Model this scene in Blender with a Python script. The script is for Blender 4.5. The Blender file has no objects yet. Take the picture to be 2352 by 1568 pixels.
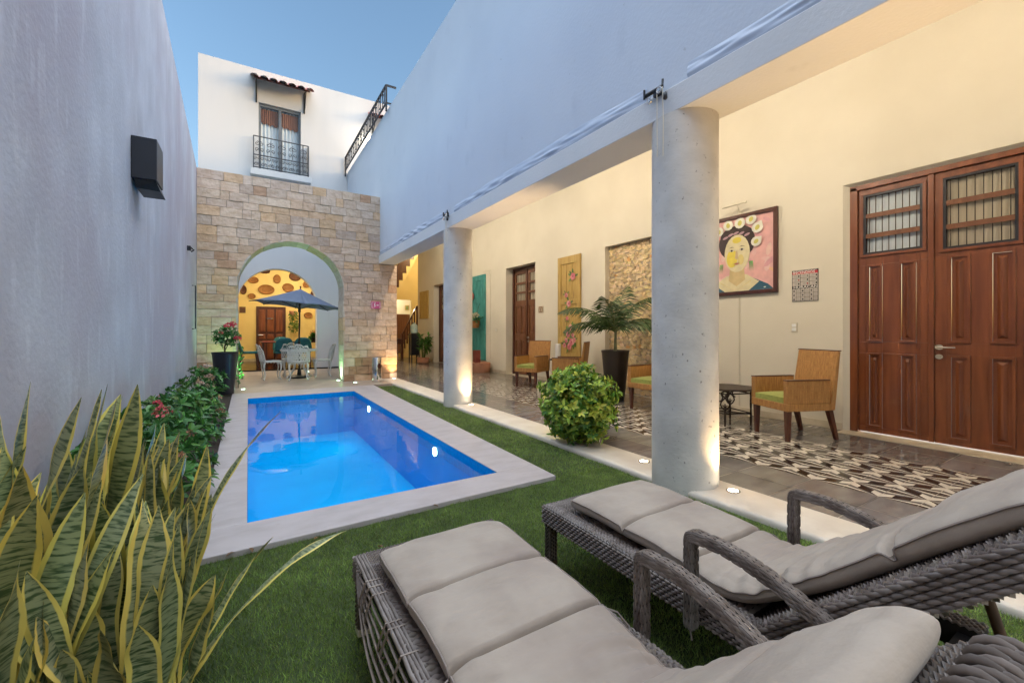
import bpy, bmesh, math, random
import numpy as np
from mathutils import Vector, Matrix, noise
R = math.radians
rnd = random.Random(7)
scene = bpy.context.scene

# ---------------------------------------------------------------- camera
F_PX, YAW = 977.0, math.atan(606 / 977.0)
cam_d = bpy.data.cameras.new("camera")
cam = bpy.data.objects.new("camera", cam_d)
scene.collection.objects.link(cam)
cam.location = (0, 0, 1.15)
cam.rotation_euler = (R(90), 0, -YAW)
cam_d.sensor_width = 36.0
cam_d.lens = F_PX / 2352 * 36.0
cam_d.shift_y = -24 / 2352
cam_d.clip_start, cam_d.clip_end = 0.05, 500
scene.camera = cam

# ---------------------------------------------------------------- dusk sky, broad overhead sun lamp added as fill, exposure
SUN_EL, SUN_AZ = R(6.0), R(115)          # azimuth measured clockwise from +Y
world = bpy.data.worlds.new("World")
scene.world = world
world.use_nodes = True
wn = world.node_tree
sky = wn.nodes.new("ShaderNodeTexSky")
sky.sky_type = 'NISHITA'
sky.sun_disc = False
sky.sun_elevation = SUN_EL
sky.sun_rotation = SUN_AZ
sky.air_density, sky.dust_density, sky.ozone_density = 1.0, 3.6, 2.1
wn.links.new(sky.outputs[0], wn.nodes["Background"].inputs[0])
wn.nodes["Background"].inputs[1].default_value = 0.096
sun_d = bpy.data.lights.new("sun", 'SUN')
sun_d.energy = 1.0
sun_d.angle = R(100)
sun_d.color = (0.86, 0.93, 1.0)
sun = bpy.data.objects.new("sun", sun_d)
scene.collection.objects.link(sun)
sd = Vector((math.sin(SUN_AZ) * math.cos(R(82)), math.cos(SUN_AZ) * math.cos(R(82)), math.sin(R(82))))
sun.rotation_euler = sd.to_track_quat('Z', 'Y').to_euler()
scene.view_settings.view_transform = 'Standard'
scene.view_settings.look = 'None'
scene.view_settings.gamma = 1.0
scene.view_settings.exposure = 2.58
scene.cycles.max_bounces = 8
scene.cycles.diffuse_bounces = 4
scene.cycles.glossy_bounces = 4
scene.cycles.transparent_max_bounces = 12
scene.cycles.caustics_reflective = False
scene.cycles.caustics_refractive = False
scene.cycles.sample_clamp_indirect = 4.0
scene.cycles.use_adaptive_sampling = True
scene.cycles.adaptive_threshold = 0.02

# ---------------------------------------------------------------- helpers
def thing(name, label, cat, loc=(0, 0, 0), rz=0.0, group=None):
    o = bpy.data.objects.new(name, None)
    scene.collection.objects.link(o)
    o.empty_display_size = 0.1
    o.location = loc
    o.rotation_euler = (0, 0, rz)
    return tag(o, label, cat, group)

def tag(o, label=None, cat=None, group=None, kind=None):
    if label: o["label"] = label
    if cat: o["category"] = cat
    if group: o["group"] = group
    if kind: o["kind"] = kind
    return o

def copy_tree(o, parent=None):
    c = o.copy()
    scene.collection.objects.link(c)
    if parent is not None:
        c.parent = parent
    for ch in list(o.children):
        copy_tree(ch, c)
    return c

def place_copy(src, first, loc, rz, label, group=None):
    o = src if first else copy_tree(src)
    o.location = loc
    o.rotation_euler = (0, 0, rz)
    o["label"] = label
    if group: o["group"] = group
    return o

def lamp(name, kind, loc, energy, color, parent=None, size=0.05, target=None, spot=60, blend=0.6):
    d = bpy.data.lights.new(name, kind)
    d.energy = energy
    d.color = color
    if kind == 'SPOT':
        d.spot_size = R(spot); d.spot_blend = blend
    if kind == 'AREA':
        d.size = size
    else:
        d.shadow_soft_size = size
    o = bpy.data.objects.new(name, d)
    scene.collection.objects.link(o)
    o.location = loc
    if target is not None:
        o.rotation_euler = (Vector(target) - Vector(loc)).to_track_quat('-Z', 'Y').to_euler()
    if parent is not None:
        o.parent = parent
        o.location = Vector(loc) - parent.location
    return o

def world_loc(p):
    v = Vector(p.location)
    while p.parent is not None:
        p = p.parent
        v += Vector(p.location)
    return v

class MB:
    def __init__(s):
        s.v = []; s.f = []; s.m = []; s.c = []; s.uv = []
    def add(s, vs, fs, mi=0, col=None, uv=None):
        b = len(s.v)
        s.v.extend(tuple(p) for p in vs)
        for f in fs:
            s.f.append(tuple(i + b for i in f))
            s.m.append(mi)
            s.c.append(col if col else (1, 1, 1))
        if uv is not None:
            while len(s.uv) < b: s.uv.append((0, 0))
            s.uv.extend(uv)
        return s
    def box(s, x0, x1, y0, y1, z0, z1, mi=0, col=None):
        vs = [(x0, y0, z0), (x1, y0, z0), (x1, y1, z0), (x0, y1, z0), (x0, y0, z1), (x1, y0, z1), (x1, y1, z1), (x0, y1, z1)]
        return s.add(vs, [(0, 3, 2, 1), (4, 5, 6, 7), (0, 1, 5, 4), (1, 2, 6, 5), (2, 3, 7, 6), (3, 0, 4, 7)], mi, col)
    def hexa(s, p, mi=0, col=None):        # 8 corners in box order
        return s.add(p, [(0, 3, 2, 1), (4, 5, 6, 7), (0, 1, 5, 4), (1, 2, 6, 5), (2, 3, 7, 6), (3, 0, 4, 7)], mi, col)
    def bar(s, a, b, w, h, up=(0, 0, 1), mi=0, w2=None, h2=None):
        a, b = Vector(a), Vector(b)
        d = (b - a).normalized(); u = Vector(up)
        x = d.cross(u)
        if x.length < 1e-4: x = d.cross(Vector((1, 0, 0)))
        x.normalize(); u = x.cross(d)
        w2 = w if w2 is None else w2; h2 = h if h2 is None else h2
        P = []
        for c, ww, hh in ((a, w, h), (b, w2, h2)):
            P += [c - x * ww / 2 - u * hh / 2, c + x * ww / 2 - u * hh / 2, c + x * ww / 2 + u * hh / 2, c - x * ww / 2 + u * hh / 2]
        return s.add(P, [(0, 1, 2, 3), (4, 7, 6, 5), (0, 4, 5, 1), (1, 5, 6, 2), (2, 6, 7, 3), (3, 7, 4, 0)], mi)
    def tube(s, pts, r, n=6, closed=False, mi=0, flat=1.0, col=None, up=None):
        P = [Vector(p) for p in pts]; N = len(P)
        rr = r if isinstance(r, (list, tuple)) else [r] * N
        prev = None; vs = []
        for i in range(N):
            if closed: d = P[(i + 1) % N] - P[i - 1]
            else: d = P[min(i + 1, N - 1)] - P[max(i - 1, 0)]
            if d.length < 1e-9: d = Vector((0, 0, 1))
            d.normalize()
            if up is not None:
                x = d.cross(Vector(up))
                if x.length < 1e-4: x = d.orthogonal()
            elif prev is None: x = d.orthogonal()
            else:
                x = prev - d * prev.dot(d)
                if x.length < 1e-6: x = d.orthogonal()
            x.normalize(); prev = x; y = d.cross(x)
            for k in range(n):
                t = 2 * math.pi * k / n
                vs.append(P[i] + x * math.cos(t) * rr[i] + y * math.sin(t) * rr[i] * flat)
        fs = []
        for i in range(N if closed else N - 1):
            j = (i + 1) % N
            for k in range(n):
                l = (k + 1) % n
                fs.append((i * n + k, i * n + l, j * n + l, j * n + k))
        if not closed:
            fs.append(tuple(range(n - 1, -1, -1)))
            fs.append(tuple((N - 1) * n + k for k in range(n)))
        return s.add(vs, fs, mi, col)
    def lathe(s, prof, c=(0, 0, 0), n=24, mi=0, capb=True, capt=True):
        vs = []; fs = []
        for r, z in prof:
            for k in range(n):
                t = 2 * math.pi * k / n
                vs.append((c[0] + r * math.cos(t), c[1] + r * math.sin(t), c[2] + z))
        for i in range(len(prof) - 1):
            for k in range(n):
                l = (k + 1) % n
                fs.append((i * n + k, i * n + l, (i + 1) * n + l, (i + 1) * n + k))
        if capb: fs.append(tuple(range(n - 1, -1, -1)))
        if capt: fs.append(tuple((len(prof) - 1) * n + k for k in range(n)))
        return s.add(vs, fs, mi)
    def prism(s, poly, fn, d, mi=0, col=None):   # poly: 2D points; fn(a,b,depth)->point
        n = len(poly)
        vs = [fn(a, b, 0) for a, b in poly] + [fn(a, b, d) for a, b in poly]
        fs = [tuple(range(n)), tuple(range(2 * n - 1, n - 1, -1))]
        fs += [(i, i + n, (i + 1) % n + n, (i + 1) % n) for i in range(n)]
        return s.add(vs, fs, mi, col)
    def sheet(s, poly, fn, d, mi=0, col=None):
        return s.add([fn(a, b, d) for a, b in poly], [tuple(range(len(poly)))], mi, col)
    def grid(s, nu, nv, fn, mi=0, uvf=None, col=None):
        vs = [fn(i / (nu - 1), j / (nv - 1)) for i in range(nu) for j in range(nv)]
        fs = [(i * nv + j, (i + 1) * nv + j, (i + 1) * nv + j + 1, i * nv + j + 1) for i in range(nu - 1) for j in range(nv - 1)]
        uv = None
        if uvf: uv = [uvf(i / (nu - 1), j / (nv - 1)) for i in range(nu) for j in range(nv)]
        return s.add(vs, fs, mi, col, uv)
    def build(s, name, mats, parent=None, smooth=None, bevel=0.0, seg=2, kind=None, fixn=True):
        me = bpy.data.meshes.new(name)
        V = np.array(s.v, dtype=np.float64)
        if parent is not None:
            V = V - np.array(world_loc(parent))
        me.from_pydata(V.tolist(), [], s.f)
        mats = mats if isinstance(mats, (list, tuple)) else [mats]
        for m in mats: me.materials.append(m)
        if len(mats) > 1: me.polygons.foreach_set("material_index", s.m)
        if any(c != (1, 1, 1) for c in s.c):
            at = me.attributes.new("col", 'FLOAT_COLOR', 'FACE')
            at.data.foreach_set("color", np.array([(*c[:3], 1.0) for c in s.c], dtype=np.float32).ravel())
        if s.uv:
            while len(s.uv) < len(s.v): s.uv.append((0, 0))
            ul = me.uv_layers.new(name="UVMap")
            li = np.zeros(len(me.loops), dtype=np.int32)
            me.loops.foreach_get("vertex_index", li)
            ul.data.foreach_set("uv", np.array(s.uv, dtype=np.float32)[li].ravel())
        if fixn:
            bm = bmesh.new(); bm.from_mesh(me)
            bmesh.ops.recalc_face_normals(bm, faces=bm.faces)
            bm.to_mesh(me); bm.free()
        if smooth is not None:
            me.shade_smooth()
            me.set_sharp_from_angle(angle=R(smooth))
        me.update()
        o = bpy.data.objects.new(name, me)
        scene.collection.objects.link(o)
        if parent is not None: o.parent = parent
        if bevel > 0:
            b = o.modifiers.new("bevel", 'BEVEL')
            b.width = bevel; b.segments = seg; b.limit_method = 'ANGLE'; b.angle_limit = R(35)
        if kind: o["kind"] = kind
        return o

# ---------------------------------------------------------------- materials
def mat(name, c1, c2=None, rough=0.6, scale=6.0, detail=5.0, ramp=(0.35, 0.65), stretch=(1, 1, 1), bump=0.0, bscale=40.0,
        bstretch=(1, 1, 1), metal=0.0, coat=0.0, attr=False, emit=None, estr=0.0, c3=None, scale3=1.0, ramp3=(0.5, 0.7), stretch3=(1, 1, 1),
        rough2=None, sheen=0.0, transl=0.0, spec=0.5, c4=None, scale4=5.0, ramp4=(0.62, 0.8), stretch4=(1, 1, 1)):
    m = bpy.data.materials.new(name)
    m.use_nodes = True
    nt = m.node_tree; N = nt.nodes; L = nt.links
    bs = N["Principled BSDF"]
    bs.inputs["Roughness"].default_value = rough
    bs.inputs["Metallic"].default_value = metal
    bs.inputs["Coat Weight"].default_value = coat
    bs.inputs["Coat Roughness"].default_value = 0.096
    bs.inputs["Specular IOR Level"].default_value = spec
    if sheen: bs.inputs["Sheen Weight"].default_value = sheen
    tc = N.new("ShaderNodeTexCoord")
    def nz(sc, st, det):
        mp = N.new("ShaderNodeMapping"); mp.inputs["Scale"].default_value = st
        L.new(tc.outputs["Object"], mp.inputs[0])
        n = N.new("ShaderNodeTexNoise"); n.inputs["Scale"].default_value = sc; n.inputs["Detail"].default_value = det
        L.new(mp.outputs[0], n.inputs["Vector"])
        return n.outputs[0]
    def rampf(src, a, b):
        r = N.new("ShaderNodeMapRange"); r.inputs[1].default_value = a; r.inputs[2].default_value = b
        L.new(src, r.inputs[0]); return r.outputs[0]
    def mix(f, a, b, bt='MIX'):
        x = N.new("ShaderNodeMix"); x.data_type = 'RGBA'; x.blend_type = bt
        if isinstance(f, float): x.inputs[0].default_value = f
        else: L.new(f, x.inputs[0])
        for i, q in ((6, a), (7, b)):
            if isinstance(q, tuple): x.inputs[i].default_value = (*q[:3], 1)
            else: L.new(q, x.inputs[i])
        return x.outputs[2]
    col = c1
    if c2 is not None:
        f = rampf(nz(scale, stretch, detail), *ramp)
        col = mix(f, c1, c2)
        if rough2 is not None:
            rr = N.new("ShaderNodeMapRange"); rr.inputs[3].default_value = rough; rr.inputs[4].default_value = rough2
            L.new(f, rr.inputs[0]); L.new(rr.outputs[0], bs.inputs["Roughness"])
    if c3 is not None:
        col = mix(rampf(nz(scale3, stretch3, 6.0), *ramp3), col, c3)
    if c4 is not None:
        col = mix(rampf(nz(scale4, stretch4, 7.0), *ramp4), col, c4)
    if attr:
        a = N.new("ShaderNodeAttribute"); a.attribute_name = "col"
        col = mix(1.0, col, a.outputs["Color"], 'MULTIPLY')
    if isinstance(col, tuple): bs.inputs["Base Color"].default_value = (*col[:3], 1)
    else: L.new(col, bs.inputs["Base Color"])
    if bump > 0:
        b = N.new("ShaderNodeBump"); b.inputs["Strength"].default_value = 1.0; b.inputs["Distance"].default_value = bump
        L.new(nz(bscale, bstretch, 4.0), b.inputs["Height"]); L.new(b.outputs[0], bs.inputs["Normal"])
    if emit is not None:
        bs.inputs["Emission Color"].default_value = (*emit, 1); bs.inputs["Emission Strength"].default_value = estr
    if transl > 0:
        t = N.new("ShaderNodeBsdfTranslucent")
        if isinstance(col, tuple): t.inputs[0].default_value = (*col[:3], 1)
        else: L.new(col, t.inputs[0])
        mx = N.new("ShaderNodeMixShader"); mx.inputs[0].default_value = transl
        L.new(bs.outputs[0], mx.inputs[1]); L.new(t.outputs[0], mx.inputs[2])
        L.new(mx.outputs[0], N["Material Output"].inputs[0])
    return m

def glass(name, tint=(1, 1, 1), refl_rough=0.0, ior=1.45, bump=0.0, bscale=3.0, refl=1.0):
    m = bpy.data.materials.new(name); m.use_nodes = True
    N = m.node_tree.nodes; L = m.node_tree.links
    N.remove(N["Principled BSDF"])
    tr = N.new("ShaderNodeBsdfTransparent"); tr.inputs[0].default_value = (*tint, 1)
    gl = N.new("ShaderNodeBsdfGlossy"); gl.inputs["Roughness"].default_value = refl_rough
    lw = N.new("ShaderNodeLayerWeight"); lw.inputs[0].default_value = 0.5
    pw = N.new("ShaderNodeMath"); pw.operation = 'POWER'; pw.inputs[1].default_value = 5.0
    L.new(lw.outputs["Facing"], pw.inputs[0])
    f0 = ((ior - 1) / (ior + 1)) ** 2
    fr = N.new("ShaderNodeMath"); fr.operation = 'MULTIPLY_ADD'; fr.inputs[1].default_value = (1 - f0) * refl; fr.inputs[2].default_value = f0
    L.new(pw.outputs[0], fr.inputs[0])
    mx = N.new("ShaderNodeMixShader")
    L.new(fr.outputs[0], mx.inputs[0]); L.new(tr.outputs[0], mx.inputs[1]); L.new(gl.outputs[0], mx.inputs[2])
    L.new(mx.outputs[0], N["Material Output"].inputs[0])
    if bump > 0:
        tc = N.new("ShaderNodeTexCoord"); n = N.new("ShaderNodeTexNoise"); n.inputs["Scale"].default_value = bscale
        b = N.new("ShaderNodeBump"); b.inputs["Distance"].default_value = bump
        L.new(tc.outputs["Object"], n.inputs["Vector"]); L.new(n.outputs[0], b.inputs["Height"])
        L.new(b.outputs[0], gl.inputs["Normal"]); L.new(b.outputs[0], lw.inputs["Normal"])
    return m

def weave_mat(name, ca, cb, sc, rough=0.6):       # fine woven raffia: crossed waves
    m = mat(name, ca, cb, rough=rough, scale=9, stretch=(1, 1, 1), ramp=(0.3, 0.7))
    N = m.node_tree.nodes; L = m.node_tree.links; bs = N["Principled BSDF"]
    tc = N.new("ShaderNodeTexCoord")
    hs = []
    for d in ('X', 'Y', 'Z'):
        w = N.new("ShaderNodeTexWave"); w.bands_direction = d
        w.inputs["Scale"].default_value = sc; w.inputs["Distortion"].default_value = 1.2; w.inputs["Detail"].default_value = 2
        L.new(tc.outputs["Object"], w.inputs["Vector"]); hs.append(w.outputs[1])
    a = N.new("ShaderNodeMath"); a.operation = 'ADD'; L.new(hs[0], a.inputs[0]); L.new(hs[1], a.inputs[1])
    b = N.new("ShaderNodeMath"); b.operation = 'ADD'; L.new(a.outputs[0], b.inputs[0]); L.new(hs[2], b.inputs[1])
    src = bs.inputs["Base Color"].links[0].from_socket
    mr = N.new("ShaderNodeMapRange"); mr.inputs[1].default_value = 0.6; mr.inputs[2].default_value = 2.2; mr.inputs[3].default_value = 0.62; mr.inputs[4].default_value = 1.1
    L.new(b.outputs[0], mr.inputs[0])
    x = N.new("ShaderNodeMix"); x.data_type = 'RGBA'; x.blend_type = 'MULTIPLY'; x.inputs[0].default_value = 1
    L.new(src, x.inputs[6]); L.new(mr.outputs[0], x.inputs[7]); L.new(x.outputs[2], bs.inputs["Base Color"])
    bp = N.new("ShaderNodeBump"); bp.inputs["Distance"].default_value = 0.0015
    L.new(b.outputs[0], bp.inputs["Height"]); L.new(bp.outputs[0], bs.inputs["Normal"])
    return m

def snake_mat():
    m = bpy.data.materials.new("snake_leaf"); m.use_nodes = True
    N = m.node_tree.nodes; L = m.node_tree.links; bs = N["Principled BSDF"]
    bs.inputs["Roughness"].default_value = 0.38
    uv = N.new("ShaderNodeUVMap"); sp = N.new("ShaderNodeSeparateXYZ"); L.new(uv.outputs[0], sp.inputs[0])
    # distance from the mid line 0..1
    a = N.new("ShaderNodeMath"); a.operation = 'SUBTRACT'; a.inputs[1].default_value = 0.5; L.new(sp.outputs[0], a.inputs[0])
    b = N.new("ShaderNodeMath"); b.operation = 'ABSOLUTE'; L.new(a.outputs[0], b.inputs[0])
    nz = N.new("ShaderNodeTexNoise"); nz.inputs["Scale"].default_value = 6; L.new(uv.outputs[0], nz.inputs["Vector"])
    c = N.new("ShaderNodeMath"); c.operation = 'MULTIPLY_ADD'; c.inputs[1].default_value = 0.10; L.new(nz.outputs[0], c.inputs[0]); L.new(b.outputs[0], c.inputs[2])
    edge = N.new("ShaderNodeMapRange"); edge.inputs[1].default_value = 0.385; edge.inputs[2].default_value = 0.42; L.new(c.outputs[0], edge.inputs[0])
    mp = N.new("ShaderNodeMapping"); mp.inputs["Scale"].default_value = (0.9, 30, 1); L.new(uv.outputs[0], mp.inputs[0])
    n2 = N.new("ShaderNodeTexNoise"); n2.inputs["Scale"].default_value = 1.6; n2.inputs["Detail"].default_value = 5; n2.inputs["Distortion"].default_value = 0.35; L.new(mp.outputs[0], n2.inputs["Vector"])
    band = N.new("ShaderNodeMapRange"); band.inputs[1].default_value = 0.47; band.inputs[2].default_value = 0.60; L.new(n2.outputs[0], band.inputs[0])
    at = N.new("ShaderNodeAttribute"); at.attribute_name = "col"
    m1 = N.new("ShaderNodeMix"); m1.data_type = 'RGBA'; L.new(band.outputs[0], m1.inputs[0])
    m1.inputs[6].default_value = (0.235, 0.27, 0.14, 1); m1.inputs[7].default_value = (0.045, 0.08, 0.03, 1)
    m2 = N.new("ShaderNodeMix"); m2.data_type = 'RGBA'; L.new(edge.outputs[0], m2.inputs[0]); L.new(m1.outputs[2], m2.inputs[6])
    m2.inputs[7].default_value = (0.62, 0.52, 0.12, 1)
    m3 = N.new("ShaderNodeMix"); m3.data_type = 'RGBA'; m3.blend_type = 'MULTIPLY'; m3.inputs[0].default_value = 1
    L.new(m2.outputs[2], m3.inputs[6]); L.new(at.outputs["Color"], m3.inputs[7]); L.new(m3.outputs[2], bs.inputs["Base Color"])
    return m

M = {}
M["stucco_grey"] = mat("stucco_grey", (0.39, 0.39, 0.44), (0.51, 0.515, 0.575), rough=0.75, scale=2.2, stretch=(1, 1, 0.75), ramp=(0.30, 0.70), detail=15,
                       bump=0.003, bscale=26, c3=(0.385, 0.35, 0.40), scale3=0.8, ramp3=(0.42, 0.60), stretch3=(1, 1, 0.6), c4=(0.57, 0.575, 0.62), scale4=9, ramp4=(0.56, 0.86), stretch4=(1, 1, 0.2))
M["stucco_white"] = mat("stucco_white", (0.66, 0.66, 0.67), (0.59, 0.60, 0.62), rough=0.8, scale=1.2, stretch=(1, 1, 0.25), detail=8, ramp=(0.5, 0.8),
                        bump=0.002, bscale=45, c3=(0.55, 0.55, 0.54), scale3=5, ramp3=(0.66, 0.86), stretch3=(1, 1, 0.06))
M["stucco_sky_tint"] = mat("stucco_sky_tint", (0.60, 0.645, 0.72), (0.535, 0.58, 0.665), rough=0.8, scale=0.55, detail=10, ramp=(0.36, 0.66),
                       bump=0.0015, bscale=35, c3=(0.36, 0.37, 0.40), scale3=14, ramp3=(0.70, 0.82), c4=(0.50, 0.54, 0.62), scale4=3.0, ramp4=(0.62, 0.85), stretch4=(1, 1, 0.6))  # blue of the sky light is mixed into this white wall's colour
M["plaster_cream"] = mat("plaster_cream", (0.71, 0.65, 0.535), (0.67, 0.61, 0.495), rough=0.7, scale=1.5, detail=6, bump=0.001, bscale=40)
M["plaster_white"] = mat("plaster_white", (0.80, 0.79, 0.76), (0.74, 0.73, 0.70), rough=0.7, scale=1.5, bump=0.001, bscale=40)
M["plaster_yellow"] = mat("plaster_yellow", (0.78, 0.60, 0.25), (0.74, 0.56, 0.22), rough=0.7, scale=1.5, bump=0.001, bscale=40)
M["base_stone"] = mat("base_stone", (0.50, 0.42, 0.30), (0.60, 0.52, 0.40), rough=0.5, scale=6, bump=0.001)
M["column"] = mat("column", (0.63, 0.595, 0.55), (0.52, 0.49, 0.455), rough=0.75, scale=3.5, stretch=(1, 1, 1.3), detail=9, bump=0.002, bscale=30, bstretch=(0.9, 0.9, 1.4),
                  c3=(0.22, 0.20, 0.18), scale3=34, ramp3=(0.66, 0.74), stretch3=(1, 1, 0.8))
M["ashlar"] = mat("ashlar", (1.0, 0.97, 0.93), (0.80, 0.71, 0.62), rough=0.8, scale=9, detail=9, ramp=(0.38, 0.68), bump=0.016, bscale=16, attr=True, stretch=(0.6, 1, 1.4),
                  c3=(0.36, 0.25, 0.16), scale3=14, ramp3=(0.62, 0.84), stretch3=(0.5, 1, 1.6))
M["mortar"] = mat("mortar", (0.42, 0.345, 0.27), rough=0.9, bump=0.006)
M["crazy"] = mat("crazy", (0.68, 0.53, 0.32), (0.54, 0.38, 0.20), rough=0.75, scale=12, detail=8, ramp=(0.45, 0.7), bump=0.008, bscale=20, attr=True)
M["travertine"] = mat("travertine", (0.47, 0.42, 0.415), (0.395, 0.345, 0.335), rough=0.5, scale=4, stretch=(1, 2.2, 1), detail=9, ramp=(0.4, 0.7), bump=0.0015, bscale=30,
                      c3=(0.36, 0.31, 0.29), scale3=9, ramp3=(0.66, 0.8), stretch3=(1, 3, 1))
M["kerb"] = mat("kerb", (0.62, 0.56, 0.48), (0.54, 0.47, 0.39), rough=0.5, scale=5, detail=8, bump=0.002, bscale=25, c3=(0.38, 0.31, 0.24), scale3=7, ramp3=(0.66, 0.82))
M["patio"] = mat("patio", (0.42, 0.335, 0.265), (0.34, 0.265, 0.205), rough=0.45, scale=3, detail=8, bump=0.001)
M["tile_grey"] = mat("tile_grey", (0.15, 0.137, 0.128), (0.215, 0.198, 0.185), rough=0.09, scale=3.5, detail=9, ramp=(0.35, 0.7), attr=True, rough2=0.22, stretch=(1, 3, 1))
M["tile_white"] = mat("tile_white", (0.72, 0.66, 0.57), (0.64, 0.58, 0.49), rough=0.15, scale=9)
M["tile_black"] = mat("tile_black", (0.020, 0.014, 0.011), (0.032, 0.022, 0.017), rough=0.14, scale=9)
M["tile_taupe"] = mat("tile_taupe", (0.17, 0.15, 0.135), (0.13, 0.115, 0.105), rough=0.15, scale=9)
M["tile_dark"] = mat("tile_dark", (0.085, 0.07, 0.06), (0.065, 0.055, 0.048), rough=0.15, scale=9)
M["grout"] = mat("grout", (0.42, 0.36, 0.29), rough=0.6)
M["pool_tile"] = mat("pool_tile", spec=0.0, c1=(0.001, 0.40, 0.82), c2=(0.001, 0.37, 0.78), rough=0.4, scale=3)
M["pool_band"] = mat("pool_band", spec=0.1, c1=(0.001, 0.25, 0.60), c2=(0.001, 0.33, 0.70), rough=0.3, scale=30)
M["water"] = glass("water", tint=(0.45, 0.98, 1.0), ior=1.14, refl=0.6, bump=0.003, bscale=2.2)
M["pane"] = glass("pane", tint=(0.9, 0.93, 0.95), ior=1.5)
M["soil"] = mat("soil", (0.035, 0.025, 0.018), (0.06, 0.045, 0.03), rough=0.95, scale=20, bump=0.01, bscale=40)
M["turf_base"] = mat("turf_base", (0.035, 0.055, 0.014), (0.05, 0.075, 0.02), rough=0.95, scale=60)
M["turf"] = mat("turf", (0.9, 0.9, 0.9), (1.1, 1.1, 1.1), rough=0.65, scale=1.2, attr=True, transl=0.25)
M["mahogany"] = mat("mahogany", (0.15, 0.041, 0.014), (0.225, 0.069, 0.024), rough=0.33, scale=2.5, stretch=(6, 6, 0.6), detail=8, coat=0.25, bump=0.0004, bscale=14, bstretch=(8, 8, 0.5))
M["dark_wood"] = mat("dark_wood", (0.055, 0.014, 0.008), (0.085, 0.022, 0.011), rough=0.35, scale=4, stretch=(5, 5, 0.6), coat=0.2)
M["brown_wood"] = mat("brown_wood", (0.14, 0.05, 0.02), (0.20, 0.08, 0.035), rough=0.4, scale=4, stretch=(5, 5, 0.6))
M["pot_black"] = mat("pot_black", (0.014, 0.014, 0.02), (0.02, 0.02, 0.026), rough=0.35, scale=3)
M["pot_brown"] = mat("pot_brown", (0.022, 0.015, 0.011), (0.03, 0.02, 0.015), rough=0.32, scale=3)
M["black_metal"] = mat("black_metal", (0.012, 0.013, 0.016), (0.03, 0.03, 0.035), rough=0.45, metal=0.3, scale=12)
M["iron_grey"] = mat("iron_grey", (0.05, 0.055, 0.065), (0.08, 0.085, 0.095), rough=0.5, metal=0.3, scale=12)
M["frame_grey"] = mat("frame_grey", (0.13, 0.15, 0.18), (0.16, 0.18, 0.21), rough=0.45, scale=8)
M["steel"] = mat("steel", (0.62, 0.60, 0.58), rough=0.22, metal=1.0)
M["chrome"] = mat("chrome", (0.75, 0.74, 0.72), rough=0.12, metal=1.0)
M["bronze"] = mat("bronze", (0.030, 0.019, 0.013), (0.055, 0.033, 0.02), rough=0.45, metal=0.4, scale=15)
M["white_metal"] = mat("white_metal", (0.78, 0.80, 0.79), (0.66, 0.69, 0.68), rough=0.4, scale=10)
M["white_paint"] = mat("white_paint", (0.78, 0.77, 0.74), rough=0.45)
M["cream_plastic"] = mat("cream_plastic", (0.62, 0.56, 0.44), rough=0.4)
M["raffia"] = mat("raffia", (0.50, 0.25, 0.075), (0.33, 0.15, 0.042), rough=0.6, scale=70, stretch=(1, 1, 0.12), detail=3, ramp=(0.38, 0.62), c3=(0.40, 0.20, 0.06), scale3=70, ramp3=(0.45, 0.6), stretch3=(0.1, 0.1, 1), bump=0.0008, bscale=90, bstretch=(1, 1, 0.2))
M["chair_leg"] = mat("chair_leg", (0.075, 0.018, 0.008), (0.11, 0.028, 0.012), rough=0.3, scale=5, stretch=(4, 4, 0.5), coat=0.3)
M["green_fabric"] = mat("green_fabric", (0.34, 0.38, 0.085), (0.28, 0.32, 0.07), rough=0.85, scale=30, bump=0.0006, bscale=300, sheen=0.2)
M["cushion"] = mat("cushion", (0.40, 0.335, 0.275), (0.335, 0.275, 0.222), rough=0.92, scale=6, detail=12, ramp=(0.38, 0.68), bump=0.0045, bscale=17, bstretch=(0.7, 1.6, 1), sheen=0.1, c3=(0.275, 0.215, 0.18), scale3=2.6, ramp3=(0.48, 0.80))
M["piping"] = mat("piping", (0.27, 0.22, 0.19), rough=0.9)
M["wicker"] = mat("wicker", (0.205, 0.172, 0.152), (0.115, 0.088, 0.074), rough=0.38, scale=18, detail=6, ramp=(0.35, 0.65), attr=True)
M["wicker_core"] = mat("wicker_core", (0.014, 0.010, 0.009), rough=0.8)
M["leg_brown"] = mat("leg_brown", (0.11, 0.055, 0.028), (0.07, 0.036, 0.02), rough=0.55, scale=20)
M["snake"] = snake_mat()
M["leaf"] = mat("leaf", (0.9, 0.9, 0.9), (1.15, 1.15, 1.1), rough=0.42, scale=9, attr=True, transl=0.18)
M["palm"] = mat("palm", (0.9, 0.9, 0.9), (1.2, 1.2, 1.1), rough=0.45, scale=9, attr=True, transl=0.15)
M["petal"] = mat("petal", (1, 1, 1), (0.9, 0.9, 0.9), rough=0.6, scale=20, attr=True, transl=0.2)
M["stem"] = mat("stem", (0.13, 0.12, 0.05), (0.09, 0.07, 0.035), rough=0.7, scale=12)
M["terracotta"] = mat("terracotta", (0.50, 0.24, 0.15), (0.42, 0.19, 0.11), rough=0.7, scale=6, bump=0.001)
M["parasol"] = mat("parasol", (0.20, 0.25, 0.38), (0.18, 0.225, 0.34), rough=0.85, scale=3, bump=0.001, bscale=30, transl=0.05)
M["teal"] = mat("teal", (0.022, 0.17, 0.20), (0.018, 0.13, 0.16), rough=0.75, scale=10)
M["teal_wood"] = mat("teal_wood", (0.020, 0.20, 0.19), (0.06, 0.30, 0.28), rough=0.6, scale=7, stretch=(4, 4, 0.5), detail=9, ramp=(0.35, 0.7), c3=(0.02, 0.09, 0.10), scale3=5, ramp3=(0.6, 0.8), stretch3=(2, 2, 0.4), bump=0.001)
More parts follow.
